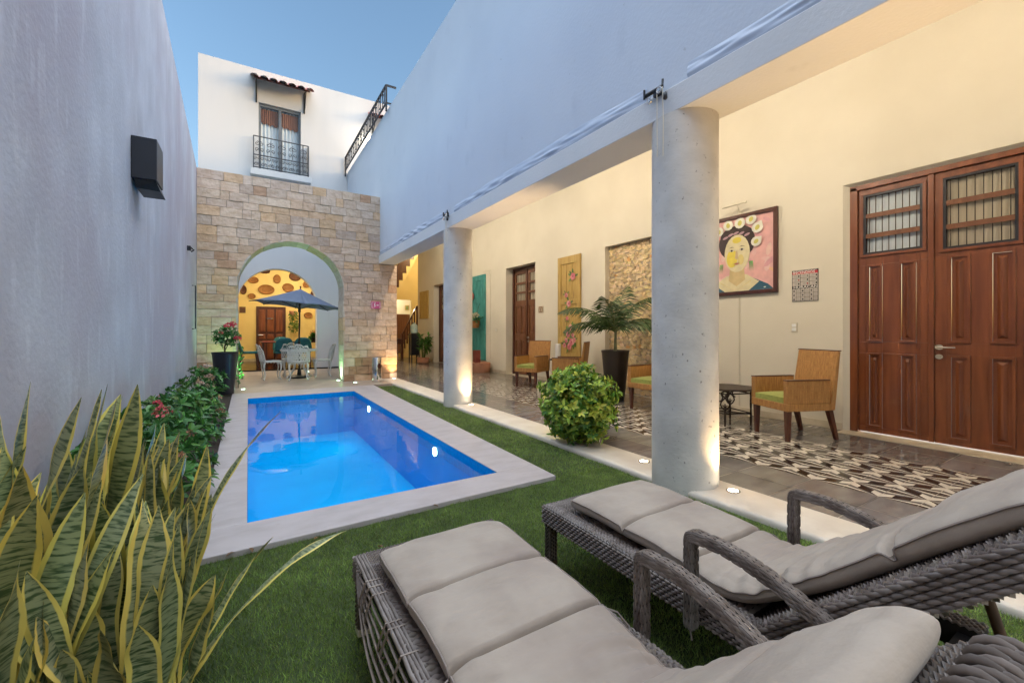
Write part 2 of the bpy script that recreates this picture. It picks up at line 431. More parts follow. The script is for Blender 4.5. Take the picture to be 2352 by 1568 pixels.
M["yellow_wood"] = mat("yellow_wood", (0.50, 0.34, 0.10), (0.42, 0.26, 0.07), rough=0.6, scale=6, stretch=(5, 5, 0.5), detail=9, ramp=(0.35, 0.7), c3=(0.22, 0.12, 0.045), scale3=6, ramp3=(0.6, 0.78), stretch3=(3, 3, 0.4), bump=0.001)
M["tile_red"] = mat("tile_red", (0.50, 0.19, 0.15), (0.70, 0.40, 0.36), rough=0.7, scale=10)
M["curtain"] = mat("curtain", (0.78, 0.80, 0.82), (0.86, 0.88, 0.90), rough=0.9, scale=14, stretch=(1, 1, 0.02), bump=0.004, bscale=14, bstretch=(1, 1, 0.02))
M["valance"] = mat("valance", (0.36, 0.16, 0.09), (0.24, 0.10, 0.06), rough=0.9, scale=12, stretch=(1, 1, 0.05))
M["tarp"] = mat("tarp", (0.50, 0.56, 0.67), (0.44, 0.50, 0.61), rough=0.5, scale=4)
M["basket"] = weave_mat("basket", (0.42, 0.19, 0.05), (0.30, 0.12, 0.03), 30)
M["basket_dark"] = weave_mat("basket_dark", (0.17, 0.065, 0.03), (0.10, 0.035, 0.02), 30)
M["attr"] = mat("painted", (0.95, 0.95, 0.95), (1.08, 1.08, 1.08), rough=0.6, scale=14, detail=8, attr=True)
M["glow_warm"] = mat("glow_warm", (1, 0.9, 0.75), emit=(1.0, 0.86, 0.62), estr=9.0)
M["glow_green"] = mat("glow_green", (0.7, 1, 0.8), emit=(0.55, 1.0, 0.72), estr=7.0)
M["glow_pool"] = mat("glow_pool", (1, 1, 1), emit=(0.95, 0.98, 1.0), estr=9.0)
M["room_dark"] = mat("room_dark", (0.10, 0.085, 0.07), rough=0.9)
M["room_blind"] = mat("room_blind", (0.66, 0.55, 0.40), (0.58, 0.47, 0.33), rough=0.8, scale=4, stretch=(1, 8, 0.1))
# ================================================================ SETTING: ground, pool, lawn, floors
XW, XB, XL = 5.86, 2.69, -0.86          # gallery back wall, upper wall face, grey wall face
YS, YR = 10.36, 14.3                    # stone arch wall, rear house front

def hole_plane(mb, X0, X1, Y0, Y1, hx0, hx1, hy0, hy1, z, mi=0):
    for a, b, c, d in ((X0, hx0, Y0, Y1), (hx1, X1, Y0, Y1), (hx0, hx1, Y0, hy0), (hx0, hx1, hy1, Y1)):
        mb.add([(a, c, z), (b, c, z), (b, d, z), (a, d, z)], [(0, 1, 2, 3)], mi)

PX0, PX1, PY0, PY1 = -0.005, 1.745, 3.045, 8.64
b = MB(); hole_plane(b, -120, 120, -120, 160, PX0 - 0.1, PX1 + 0.1, PY0 - 0.1, PY1 + 0.1, -0.10)
b.build("ground", M["soil"], kind="structure")

# coping slab round the pool (wider to the far right), stone paving of the patio behind
b = MB()
ZC = -0.012
outer = [(-0.25, 2.68), (2.106, 2.725), (2.22, 6.6), (2.30, 9.26), (2.30, 9.66), (-0.25, 9.66)]
def slab(mb, poly, z0, z1, mi=0):
    n = len(poly)
    vs = [(x, y, z0) for x, y in poly] + [(x, y, z1) for x, y in poly]
    mb.add(vs, [tuple(range(n, 2 * n))] + [(i, (i + 1) % n, (i + 1) % n + n, i + n) for i in range(n)], mi)
slab(b, [(-0.25, 2.68), (2.106, 2.725), (2.1175, PY0), (-0.25, PY0)], -0.09, ZC)
slab(b, [(-0.25, PY0), (PX0, PY0), (PX0, PY1), (-0.25, PY1)], -0.09, ZC)
slab(b, [(PX1, PY0), (2.1175, PY0), (2.22, 6.6), (2.279, PY1), (PX1, PY1)], -0.09, ZC)
slab(b, [(-0.25, PY1), (2.279, PY1), (2.30, 9.26), (2.30, 9.40), (-0.25, 9.40)], -0.09, ZC)
pool = thing("swimming_pool", "blue tiled rectangular swimming pool with pale stone coping", "pool", (0.87, 5.8, 0))
b.build("coping", M["travertine"], pool, bevel=0.006)
b = MB()
zb = -0.78
b.add([(PX0, PY0, zb), (PX1, PY0, zb), (PX1, PY1, zb), (PX0, PY1, zb)], [(0, 1, 2, 3)])
for (xa, ya, xb, yb) in ((PX0, PY0, PX1, PY0), (PX1, PY0, PX1, PY1), (PX1, PY1, PX0, PY1), (PX0, PY1, PX0, PY0)):
    b.add([(xa, ya, zb), (xb, yb, zb), (xb, yb, -0.19), (xa, ya, -0.19)], [(0, 1, 2, 3)])
    sx_ = 0.004 if xa == xb == PX0 else -0.004 if xa == xb == PX1 else 0; sy_ = 0.004 if ya == yb == PY0 else -0.004 if ya == yb == PY1 else 0
    b.add([(xa + sx_, ya + sy_, -0.19), (xb + sx_, yb + sy_, -0.19), (xb + sx_, yb + sy_, -0.016), (xa + sx_, ya + sy_, -0.016)], [(0, 1, 2, 3)], 1)
b.build("basin", [M["pool_tile"], M["pool_band"]], pool, fixn=False)
for k, y in enumerate((7.41, 4.41)):
    b = MB()
    for r, d, mi in ((0.062, 0.006, 0), (0.045, 0.012, 1)):
        n = 24
        b.add([(PX1 - d, y + r * math.cos(2 * math.pi * i / n), -0.17 + r * math.sin(2 * math.pi * i / n)) for i in range(n)]
              + [(PX1, y + r * math.cos(2 * math.pi * i / n), -0.17 + r * math.sin(2 * math.pi * i / n)) for i in range(n)],
              [tuple(range(n))] + [(i, (i + 1) % n, (i + 1) % n + n, i + n) for i in range(n)], mi)
    pl = b.build("pool_light", [M["steel"], M["glow_pool"]], pool)
    lamp("pool_lamp", 'SPOT', (PX1 - 0.03, y, -0.20), 3.5, (0.45, 1.0, 1.0), pool, size=0.06, target=(0.0, y - 0.1, -0.24), spot=165, blend=0.9)
b = MB(); b.add([(PX0, PY0, -0.062), (PX1, PY0, -0.062), (PX1, PY1, -0.062), (PX0, PY1, -0.062)], [(0, 1, 2, 3)])
b.build("water", M["water"], kind="structure")

b = MB(); b.box(-0.86, 3.1, 9.401, 15.0, -0.09, -0.012)
b.build("patio_floor", M["patio"], kind="structure")
b = MB(); b.box(-0.859, -0.251, 0.2, 9.40, -0.09, -0.05)
b.build("planting_bed", M["soil"], kind="structure")

# lawn: dark base sheet + blades of artificial turf
lawn_poly = [(-0.25, -3.0), (2.72, -3.0), (2.72, 9.26), (2.305, 9.26), (2.22, 6.6), (2.106, 2.725), (-0.25, 2.68)]
b = MB(); slab(b, lawn_poly, -0.08, -0.045)
b.build("lawn_base", M["turf_base"], kind="structure")
rng = np.random.default_rng(5)
def in_lawn(x, y):
    jit = 0.012 * np.sin(x * 31 + 2 * np.sin(x * 7)) + 0.010 * np.sin(y * 27 + x * 13)
    right = jit + np.where(y < 2.70 + jit, -0.25, np.interp(y, [2.725, 6.6, 9.26], [2.106, 2.22, 2.305]))
    return (x > right) & (x < 2.71 + 0.012 * np.sin(y * 3.0)) & (y < 9.24)
pts = []
for (x0, x1, y0, y1, dens) in ((-0.27, 2.72, -0.6, 2.74, 24000), (2.05, 2.72, 2.74, 5.5, 9000), (2.1, 2.72, 5.5, 9.25, 5000)):
    n = int((x1 - x0) * (y1 - y0) * dens)
    p = np.stack([rng.uniform(x0, x1, n), rng.uniform(y0, y1, n)], 1)
    pts.append(p[in_lawn(p[:, 0], p[:, 1])])
P = np.concatenate(pts); n = len(P)
ang = rng.uniform(0, 2 * np.pi, n); wd = rng.uniform(0.0012, 0.0021, n) * np.where(P[:, 1] > 2.7, 1.8, 1.0); hh = rng.uniform(0.012, 0.024, n)
lean = rng.uniform(0.2, 1.0, n) * hh; la = rng.uniform(0, 2 * np.pi, n) + 0.6 * np.sin(P[:, 0] * 9) + 0.6 * np.cos(P[:, 1] * 8)
zb_ = np.full(n, -0.047)
dx, dy = np.cos(ang) * wd, np.sin(ang) * wd
V = np.empty((n, 3, 3))
V[:, 0] = np.stack([P[:, 0] - dx, P[:, 1] - dy, zb_], 1)
V[:, 1] = np.stack([P[:, 0] + dx, P[:, 1] + dy, zb_], 1)
V[:, 2] = np.stack([P[:, 0] + np.cos(la) * lean, P[:, 1] + np.sin(la) * lean, zb_ + hh], 1)
me = bpy.data.meshes.new("lawn")
me.vertices.add(n * 3); me.loops.add(n * 3); me.polygons.add(n)
me.vertices.foreach_set("co", V.ravel())
me.loops.foreach_set("vertex_index", np.arange(n * 3, dtype=np.int32))
me.polygons.foreach_set("loop_start", np.arange(0, n * 3, 3, dtype=np.int32))
at = me.attributes.new("col", 'FLOAT_COLOR', 'FACE')
ph = np.zeros(n)
for wl, am in ((0.40, .22), (0.11, .32), (0.045, .34)):
    ph += am * np.array([noise.noise((x_ / wl, y_ / wl, wl * 50)) for x_, y_ in P.tolist()])
g = rng.uniform(0.65, 1.3, n) * np.clip(1 + ph, .4, 1.8); br = rng.uniform(0, 1, n) < 0.10
C = np.stack([0.20 * g, 0.295 * g, 0.06 * g, np.ones(n)], 1); C[br] = np.stack([0.24 * g, 0.26 * g, 0.09 * g, np.ones(n)], 1)[br]
at.data.foreach_set("color", C.astype(np.float32).ravel())
me.update(calc_edges=True); me.validate()
me.materials.append(M["turf"])
lawn = bpy.data.objects.new("lawn", me); scene.collection.objects.link(lawn)
tag(lawn, "short dark green artificial turf between the pool and the gallery", "grass", kind="stuff")

# kerb strip along the gallery, slightly wavy rounded outer edge
b = MB()
def kerbf(u, v):
    y = -3.0 + u * 15.6
    xo = 2.705 + 0.010 * math.sin(y * 2.1) + 0.006 * math.sin(y * 5.3)
    prof = [(0.385, -0.06), (0.385, 0.0), (0.2, 0.002), (0.03, 0.001), (0.012, -0.004), (0.003, -0.014), (0.0, -0.03), (0.0, -0.075)]
    p = prof[min(int(round(v * 7)), 7)]
    return (xo + p[0] if p[0] < 0.3 else 3.09, y, p[1])
b.grid(160, 8, kerbf)
b.build("kerb", M["kerb"], kind="structure", smooth=50)

# gallery floor: grey polished tiles with a patterned runner, grout sheet below
b = MB()
b.add([(3.09, -3, -0.004), (XW + 0.3, -3, -0.004), (XW + 0.3, 16.7, -0.004), (3.09, 16.7, -0.004)], [(0, 1, 2, 3)])
b.add([(3.09, 16.7, -0.004), (9.5, 16.7, -0.004), (9.5, 20, -0.004), (3.09, 20, -0.004)], [(0, 1, 2, 3)])
b.build("floor_bed", M["grout"], kind="structure")
b = MB()
TS = 0.206; RX0, RXN = 3.73, 6; G = 0.0022
RX1 = RX0 + TS * RXN
def quad(x0, x1, y0, y1, mi, col=None):
    b.add([(x0 + G, y0 + G, 0), (x1 - G, y0 + G, 0), (x1 - G, y1 - G, 0), (x0 + G, y1 - G, 0)], [(0, 1, 2, 3)], mi, col)
yy = -2.95
while yy < 16.6:
    for (xa, xb) in ((3.09, 3.42), (3.42, RX0), (RX1, RX1 + 0.41), (RX1 + 0.41, XW)):
        k = rnd.uniform(0.85, 1.2)
        quad(xa, xb, yy, yy + 2 * TS, 0, (k, k * rnd.uniform(0.97, 1.03), k * rnd.uniform(0.95, 1.05)))
    yy += 2 * TS
yy = 16.72
while yy < 20:
    xx = 3.09
    while xx < 9.4:
        k = rnd.uniform(0.85, 1.2); quad(xx, xx + 0.41, yy, yy + 0.41, 0, (k, k, k)); xx += 0.41
    yy += 0.41
lat0 = 0.969
j = int((-2.95 - lat0) / TS)
while lat0 + j * TS < 16.5:
    y0 = lat0 + j * TS
    for i in range(RXN):
        x0 = RX0 + i * TS
        # the star corners alternate like the squares of a chess board
        flip = (i + j) % 2 == 0
        def T(a, c):
            if flip: a = 1 - a
            a = 0.011 + a * 0.978; c = 0.011 + c * 0.978
            return (x0 + a * TS, y0 + c * TS, 0)
        def tri(ps, mi):
            b.add([T(*p) for p in ps], [tuple(range(len(ps)))], mi)
        def sym(ps, mi):
            tri(ps, mi); tri([(1 - p[0], 1 - p[1]) for p in ps], mi)
        k0 = (0.36, 0); k1 = (0.66, 0); k2 = (0.33, 0.20)
        def M_(t): return (0.42 + (1 - 0.42) * t, t)
        # lower half, fan from (1,1): white cap, black sliver, white sliver, grey field
        sym([(0, 0), (0.42, 0), M_(0.28), (0.28, 0.28)], 1)
        sym([(0.28, 0.28), M_(0.28), (1, 1)], 2)
        sym([(0.42, 0), (0.68, 0), (1, 1)], 3)
        sym([(0.68, 0), (0.82, 0), (1, 1)], 1)
        sym([(0.82, 0), (1, 0), (1, 1)], 4)
    j += 1
b.build("gallery_floor", [M["tile_grey"], M["tile_white"], M["tile_black"], M["tile_taupe"], M["tile_dark"]], kind="structure")

# ================================================================ GREY BOUNDARY WALL (left)
gw = thing("boundary_wall", "tall streaky grey plastered wall along the planted side of the pool", "wall", (XL, 5, -0.1))
b = MB()
def ztop(y): return 4.36 + (10.36 - y) * 0.169
ys = [-3.5, 4, 10.36]
for i in range(2):
    y0, y1 = ys[i], ys[i + 1]
    b.hexa([(XL - 0.3, y0, -0.1), (XL, y0, -0.1), (XL, y1, -0.1), (XL - 0.3, y1, -0.1),
            (XL - 0.3, y0, ztop(y0)), (XL, y0, ztop(y0)), (XL, y1, ztop(y1)), (XL - 0.3, y1, ztop(y1))])
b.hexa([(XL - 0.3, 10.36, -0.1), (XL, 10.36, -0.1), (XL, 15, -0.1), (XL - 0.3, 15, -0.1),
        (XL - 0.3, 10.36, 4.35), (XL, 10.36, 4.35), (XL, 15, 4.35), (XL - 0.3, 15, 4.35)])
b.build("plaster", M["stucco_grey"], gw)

# ================================================================ STONE ARCH WALL
CX, RAD, ZSP, TH = 0.842, 1.032, 2.06, 0.64
sw = thing("stone_arch_wall", "pale ashlar stone wall with a round arch at the end of the pool", "wall", (0.84, YS, 0))
def hopen(x):
    dx = abs(x - CX)
    if dx >= RAD: return -1
    return ZSP + math.sqrt(RAD * RAD - dx * dx)
PAL = [(0.66, 0.58, 0.49), (0.62, 0.56, 0.50), (0.70, 0.63, 0.54), (0.60, 0.48, 0.37), (0.68, 0.53, 0.36), (0.56, 0.50, 0.46), (0.66, 0.61, 0.56), (0.48, 0.31, 0.20), (0.70, 0.53, 0.33)]
PW = [5, 5, 5, 3, 4, 3, 4, 1, 2]
bb = MB()
r1 = random.Random(21)
z = -0.03
rows = []
while z < 4.30:
    h = r1.choice([0.15, 0.165, 0.18, 0.195])
    if z + h > 4.25: h = 4.36 - z
    rows.append((z, z + h)); z += h
for (z0, z1) in rows:
    xe = 3.10 if z0 < 2.72 else 2.70
    x = -0.86
    while x < xe - 0.01:
        w = r1.choice([0.16, 0.24, 0.28, 0.33, 0.38, 0.44])
        x1 = min(x + w, xe)
        if xe - x1 < 0.12: x1 = xe
        g = 0.0035
        d = -r1.uniform(0.003, 0.022)
        cbase = r1.choices(PAL, PW)[0]; cbase = tuple(.30 * m_ + .70 * c_ for c_, m_ in zip(cbase, (.68, .57, .47))); k = r1.uniform(0.9, 1.1)
        if z0 < 0.5 and r1.random() < 0.4: cbase = (0.42, 0.30, 0.20)
        col = (cbase[0] * k * 1.08, cbase[1] * k * .96, cbase[2] * k * .88)
        # sub-columns clipped by the arch opening
        n = 1 if (hopen(x) < z0 and hopen(x1) < z0 and not (x < CX < x1 and z0 < ZSP + RAD)) else 8
        poly_t, poly_b = [], []
        edges = sorted(set([x + g + (x1 - x - 2 * g) * i / n for i in range(n + 1)] + [e for e in (CX - RAD - 0.0006, CX + RAD + 0.0006) if x + g < e < x1 - g]))
        segs = [[]]
        for xx in edges:
            ho = hopen(xx)
            bt = max(z0 + g, ho)
            if bt < z1 - g - 0.004: segs[-1].append((xx, bt))
            elif segs[-1]: segs.append([])
        for sg in segs:
            if len(sg) < 2: continue
            poly = [(a, c) for a, c in sg] + [(a, z1 - g) for a, _ in reversed(sg)]
            bb.prism(poly, lambda a, c, dd: (a, YS + d + dd, c), 0.05 - d, 0, col)
        x = x1
bb.build("ashlar_facing", M["ashlar"], sw, bevel=0.006, seg=1)
# core with the same opening, set just behind the facing
bb = MB()
xs = sorted(set([-0.86, CX - RAD, CX + RAD, 2.70] + [CX - RAD * math.cos(math.pi * i / 40) for i in range(41)]))
for i in range(len(xs) - 1):
    xa, xb = xs[i], xs[i + 1]
    za = max(hopen(xa), ZSP) if CX - RAD - 1e-6 <= xa <= CX + RAD + 1e-6 else -0.05
    zb2 = max(hopen(xb), ZSP) if CX - RAD - 1e-6 <= xb <= CX + RAD + 1e-6 else -0.05
    if xb <= CX - RAD + 1e-6 or xa >= CX + RAD - 1e-6: za = zb2 = -0.05
    bb.hexa([(xa, YS + 0.02, za), (xb, YS + 0.02, zb2), (xb, YS + TH, zb2), (xa, YS + TH, za),
             (xa, YS + 0.02, 4.35), (xb, YS + 0.02, 4.35), (xb, YS + TH, 4.35), (xa, YS + TH, 4.35)])
bb.box(2.70, 3.10, YS + 0.02, YS + TH, -0.05, 2.75)
bb.build("core", M["mortar"], sw)
# intrados stones lining the arch
bb = MB()
def arc_pt(s_):
    # s_ along the opening: up the left jamb, over the arch, down the right jamb
    if s_ < ZSP: return (CX - RAD, s_), (1, 0)
    t = (s_ - ZSP) / RAD
    if t < math.pi:
        return (CX - RAD * math.cos(t), ZSP + RAD * math.sin(t)), (math.cos(t), -math.sin(t))
    return (CX + RAD, ZSP - (s_ - ZSP - math.pi * RAD)), (-1, 0)
tot = 2 * ZSP + math.pi * RAD
s0 = 0.0
while s0 < tot - 0.02:
    L = min(r1.uniform(0.22, 0.42), tot - s0)
    if tot - s0 - L < 0.12: L = tot - s0
    d = r1.uniform(0.004, 0.016)
    k = r1.uniform(0.85, 1.1); col = tuple(c * k for c in r1.choice(PAL[:7]))
    n = 4
    ring = []
    for i in range(n + 1):
        s_ = s0 + 0.004 + (L - 0.008) * i / n
        p, nn = arc_pt(s_)
        ring.append((p, nn))
    vs = []
    for (p, nn) in ring:
        for dd in (d, -0.02):
            for y in (YS - 0.008, YS + TH + 0.004):
                vs.append((p[0] + nn[0] * dd, y, p[1] + nn[1] * dd))
    fs = []
    for i in range(n):
        a = i * 4; c = a + 4
        fs += [(a, a + 1, c + 1, c), (a, c, c + 2, a + 2), (a + 1, a + 3, c + 3, c + 1), (a + 2, c + 2, c + 3, a + 3)]
    fs += [(0, 2, 3, 1), (n * 4, n * 4 + 1, n * 4 + 3, n * 4 + 2)]
    bb.add(vs, fs, 0, col)
    s0 += L
bb.build("arch_lining", M["ashlar"], sw)

# ================================================================ GALLERY HOUSE (right)
gh = thing("gallery_house", "long white house with an open gallery, cream wall and wooden doors", "house", (4.4, 6, 0))
b = MB()
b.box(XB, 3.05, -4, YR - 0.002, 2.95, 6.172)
b.build("upper_wall", M["stucco_sky_tint"], gh)
b = MB(); b.box(XB, 3.05, YS + TH + 0.001, YR - 0.002, -0.05, 2.76)
b.build("side_wall", M["plaster_white"], gh)
b = MB()
b.box(2.655, 3.05, -4, YS - 0.03, 2.76, 2.9495)
b.box(2.695, 3.05, YS - 0.03, YR - 0.002, 2.762, 2.9495)
b.build("beam", M["stucco_white"], gh, bevel=0.006)
b = MB(); b.box(3.0505, XW + 0.3, -4, 16.7, 4.30, 4.50)
b.box(3.05, 9.5, 16.7005, 20.2, 5.6, 5.7)
b.build("ceiling", M["plaster_white"], gh)
# back wall with openings
D_BIG = (0.70, 2.167, 2.831); D_MID = (8.389, 9.757, 2.812); D_FAR = (13.55, 14.977, 2.836); NICHE = (4.30, 6.035, 2.77)
b = MB()
ops = [D_BIG, NICHE, D_MID, D_FAR]
y = -4
for (o0, o1, oz) in ops:
    b.box(XW, XW + 0.3, y, o0, -0.02, 4.2995)
    b.box(XW, XW + 0.3, o0, o1, oz, 4.2995)
    y = o1
b.box(XW, XW + 0.3, y, 16.7, -0.02, 4.2995)
b.build("back_wall", M["plaster_cream"], gh)
b = MB()
y = -4
for (o0, o1, oz) in ops:
    b = MB(); b.box(XW - 0.012, XW - 0.0005, y, o0 - 0.002, 0.0005, 0.085); y = o1 + 0.002
    b.build("skirting", M["base_stone"], gh, bevel=0.003)
b = MB(); b.box(XW - 0.012, XW - 0.0005, y, 16.7, 0.0005, 0.085)
b.build("skirting", M["base_stone"], gh, bevel=0.003)
b = MB(); b.box(XW - 0.19, XW + 0.13, D_BIG[0] + .002, D_BIG[1] - .002, 0.0005, 0.006); b.build("door_sill", M["base_stone"], gh)
b = MB(); b.box(XW - 0.012, XW + 0.28, D_MID[0] + .002, D_MID[1] - .002, 0.0005, 0.007)
b.build("door_sill", M["base_stone"], gh)

# niche faced with broken stone
b = MB()
r2 = random.Random(4)
b.box(XW + 0.12, XW + 0.295, NICHE[0] + 0.002, NICHE[1] - 0.002, -0.01, NICHE[2] - 0.002, 1, (1.5, 1.45, 1.3))
pts = []
zz = 0.03
while zz < NICHE[2]:
    yy = NICHE[0] + r2.uniform(0, 0.06)
    while yy < NICHE[1]:
        pts.append((yy + r2.uniform(-.02, .02), zz + r2.uniform(-.015, .015))); yy += r2.uniform(0.055, 0.10)
    zz += r2.uniform(0.036, 0.048)
for (py, pz) in pts:
    n = r2.choice([4, 5, 5, 6]); a0 = r2.uniform(0, 6.28); ry, rz_ = r2.uniform(0.04, 0.066), r2.uniform(0.022, 0.036)
    poly = []
    for i in range(n):
        a = a0 + 6.283 * i / n + r2.uniform(-.25, .25)
        poly.append((min(max(py + ry * math.cos(a), NICHE[0] + .003), NICHE[1] - .003), min(max(pz + rz_ * math.sin(a), 0.0), NICHE[2] - .004)))
    k = r2.uniform(0.75, 1.25)
    col = (k, k * r2.uniform(.94, 1.04), k * r2.uniform(.85, 1.1)) if r2.random() > 0.025 else (1.0, 0.70, 0.42)
    dep = r2.uniform(0.010, 0.022); ty, tz = r2.uniform(-.16, .16), r2.uniform(-.16, .16)
    b.prism(poly, lambda a, c, d: (XW + 0.122 - (dep + (a - py) * ty + (c - pz) * tz) * (1 if d == 0 else 0), a, c), 1.0, 0, col)
b.build("stone_niche", [M["crazy"], M["mortar"]], gh)

def panel_fn(x):      # wall-local frame: a along -Y (towards the right in the photo), c up, d out of the wall
    return lambda a, c, d: (x - d, a, c)
def raised_panel(b, y0, y1, z0, z1, x, mi=0, d=0.016):
    # frame moulding and a raised field with sloping edges
    t = 0.022
    for (a0, a1, c0, c1) in ((y0, y1, z0, z0 + t), (y0, y1, z1 - t, z1), (y0, y0 + t, z0 + t, z1 - t), (y1 - t, y1, z0 + t, z1 - t)):
        b.box(x - d, x + 0.002, a0, a1, c0, c1, mi)
    m = t + 0.028; q = m + 0.026
    P = [(x + 0.008, y0 + t, z0 + t), (x + 0.008, y1 - t, z0 + t), (x + 0.008, y1 - t, z1 - t), (x + 0.008, y0 + t, z1 - t)]
    Q = [(x + 0.008, y0 + m, z0 + m), (x + 0.008, y1 - m, z0 + m), (x + 0.008, y1 - m, z1 - m), (x + 0.008, y0 + m, z1 - m)]
    S = [(x - 0.010, y0 + q, z0 + q), (x - 0.010, y1 - q, z0 + q), (x - 0.010, y1 - q, z1 - q), (x - 0.010, y0 + q, z1 - q)]
    b.add(P + Q + S, [(i, (i + 1) % 4, 4 + (i + 1) % 4, 4 + i) for i in range(4)] + [(4 + i, 4 + (i + 1) % 4, 8 + (i + 1) % 4, 8 + i) for i in range(4)] + [(8, 9, 10, 11)], mi)
def leaf_with_holes(b, x, y0, y1, z0, z1, holes, th=0.03, mi=0):
    # a flat door leaf: full boxes between rectangular holes given as (y0,y1,z0,z1), all holes in 2 columns / same rows
    ysx = sorted(set([y0, y1] + [h[0] for h in holes] + [h[1] for h in holes]))
    zsx = sorted(set([z0, z1] + [h[2] for h in holes] + [h[3] for h in holes]))
    for i in range(len(ysx) - 1):
        for j in range(len(zsx) - 1):
            cy, cz = (ysx[i] + ysx[i + 1]) / 2, (zsx[j] + zsx[j + 1]) / 2
            if any(h[0] < cy < h[1] and h[2] < cz < h[3] for h in holes): continue
            b.box(x, x + th, ysx[i], ysx[i + 1], zsx[j], zsx[j + 1], mi)

def lever_handle(x, y, z, sgn, parent, lock=True):
    b = MB(); cur = [b]
    n = 20
    def disc(yc, zc, ry, rz_, d, b=None):
        b = b or cur[0]
        b.add([(x - d, yc + ry * math.cos(6.2832 * i / n), zc + rz_ * math.sin(6.2832 * i / n)) for i in range(n)] + [(x, yc + ry * math.cos(6.2832 * i / n), zc + rz_ * math.sin(6.2832 * i / n)) for i in range(n)],
              [tuple(range(n))] + [(i, (i + 1) % n, (i + 1) % n + n, i + n) for i in range(n)])
    disc(y, z, 0.032, 0.026, 0.010)
    b.tube([(x, y, z), (x - 0.045, y, z)], 0.009, 8)
    b.tube([(x - 0.045, y + sgn * -0.006, z), (x - 0.047, y + sgn * 0.06, z - 0.001), (x - 0.045, y + sgn * 0.125, z - 0.002)], [0.009, 0.008, 0.007], 8)
    b.build("handle", M["chrome"], parent, smooth=50)
    b = MB(); cur[0] = b; disc(y, z - 0.095, 0.030, 0.025, 0.010); disc(y, z - 0.095, 0.012, 0.010, 0.014)
    b.build("lock", M["chrome"], parent, smooth=50)

# ---- big double door on the right
XD = 5.925
b = MB()
dF0, dF1, dFz = 0.766, 2.098, 2.787
b.box(XD - 0.02, XD + 0.07, dF1 - 0.052, D_BIG[1], 0.0, dFz)
b.box(XD - 0.02, XD + 0.07, D_BIG[0] + 0.002, dF0 + 0.052, 0.0, dFz)
b.box(XD - 0.02, XD + 0.07, D_BIG[0] + 0.002, D_BIG[1], dFz - 0.04, D_BIG[2] - 0.002)
door = b.build("door", M["mahogany"], gh, bevel=0.005)
tag(door, "tall double panelled mahogany door nearest the loungers")
b = MB()      # splayed white jamb
b.add([(XW, D_BIG[1] - 0.001, 0), (XD - 0.021, D_BIG[1] - 0.05, 0), (XD - 0.021, D_BIG[1] - 0.05, D_BIG[2] - 0.03), (XW, D_BIG[1] - 0.001, D_BIG[2] - 0.001),
       (XD - 0.021, D_BIG[0] + 0.05, D_BIG[2] - 0.03), (XW, D_BIG[0] + 0.001, D_BIG[2] - 0.001)], [(0, 1, 2, 3), (3, 2, 4, 5)])
b.build("jamb", M["plaster_cream"], gh)
def leaf(y0, y1, panels, glass_r, name="leaf", zt=2.745, x=XD, parent=None):
    b = MB()
    leaf_with_holes(b, x + 0.008, y0, y1, 0.02, zt, [glass_r] + panels, 0.035)
    for p in panels: raised_panel(b, *p, x + 0.008)
    g0, g1, h0, h1 = glass_r
    for (a0, a1, c0, c1) in ((g0 - 0.05, g1 + 0.05, h0 - 0.05, h0 - 0.022), (g0 - 0.05, g1 + 0.05, h1 + 0.022, h1 + 0.05), (g0 - 0.05, g0 - 0.022, h0 - 0.022, h1 + 0.022), (g1 + 0.022, g1 + 0.05, h0 - 0.022, h1 + 0.022)):
        b.box(x - 0.010, x + 0.008, a0, a1, c0, c1)
    return b.build(name, M["mahogany"], parent, bevel=0.004)
PL = [(1.83, 1.965, 1.03, 1.89), (1.55, 1.69, 1.03, 1.89), (1.83, 1.965, 0.08, 0.905), (1.55, 1.69, 0.08, 0.905)]
PR = [(1.155, 1.31, 1.03, 1.90), (0.87, 1.035, 1.03, 1.90), (1.155, 1.31, 0.075, 0.91), (0.87, 1.035, 0.075, 0.91)]
def grille(g, n, parent, x):
    b = MB()
    for i in range(n):
        yy = g[0] + (g[1] - g[0]) * (i + 0.5) / n
        b.box(x + 0.012, x + 0.020, yy - 0.0035, yy + 0.0035, g[2], g[3])
    b.build("grille", M["bronze"], parent)
    b = MB()
    for f in (0.30, 0.66):
        zc = g[2] + (g[3] - g[2]) * f
        b.box(x + 0.004, x + 0.011, g[0], g[1], zc - 0.028, zc + 0.022)
    b.build("grille_rail", M["brown_wood"], parent)
gl1, gl2 = (1.52, 1.975, 2.03, 2.655), (0.875, 1.325, 1.99, 2.655)
leaf(1.455, 2.045, PL, gl1, parent=door)
leaf(0.818, 1.410, PR, gl2, parent=door)
b = MB(); b.box(XD - 0.016, XD + 0.03, 1.411, 1.454, 0.02, 2.745); b.build("meeting_stile", M["mahogany"], door, bevel=0.006)
for g in (gl1, gl2):
    b = MB(); b.add([(XD + 0.022, g[0], g[2]), (XD + 0.022, g[1], g[2]), (XD + 0.022, g[1], g[3]), (XD + 0.022, g[0], g[3])], [(0, 1, 2, 3)]); b.build("pane", M["pane"], door)
    b = MB()
    t = 0.022
    for (a0, a1, c0, c1) in ((g[0] - t, g[1] + t, g[2] - t, g[2]), (g[0] - t, g[1] + t, g[3], g[3] + t), (g[0] - t, g[0], g[2], g[3]), (g[1], g[1] + t, g[2], g[3])):
        b.box(XD - 0.004, XD + 0.028, a0, a1, c0, c1)
    b.build("glazing_bead", M["pot_black"], door)
    grille(g, 8, door, XD - 0.002)
b = MB(); b.grid(60, 2, lambda u, v: (XD + 0.05 + 0.004 * math.sin(u * 70), 0.80 + 0.6 * u, 1.95 + 0.76 * v)); b.build("blind", M["room_blind"], door)
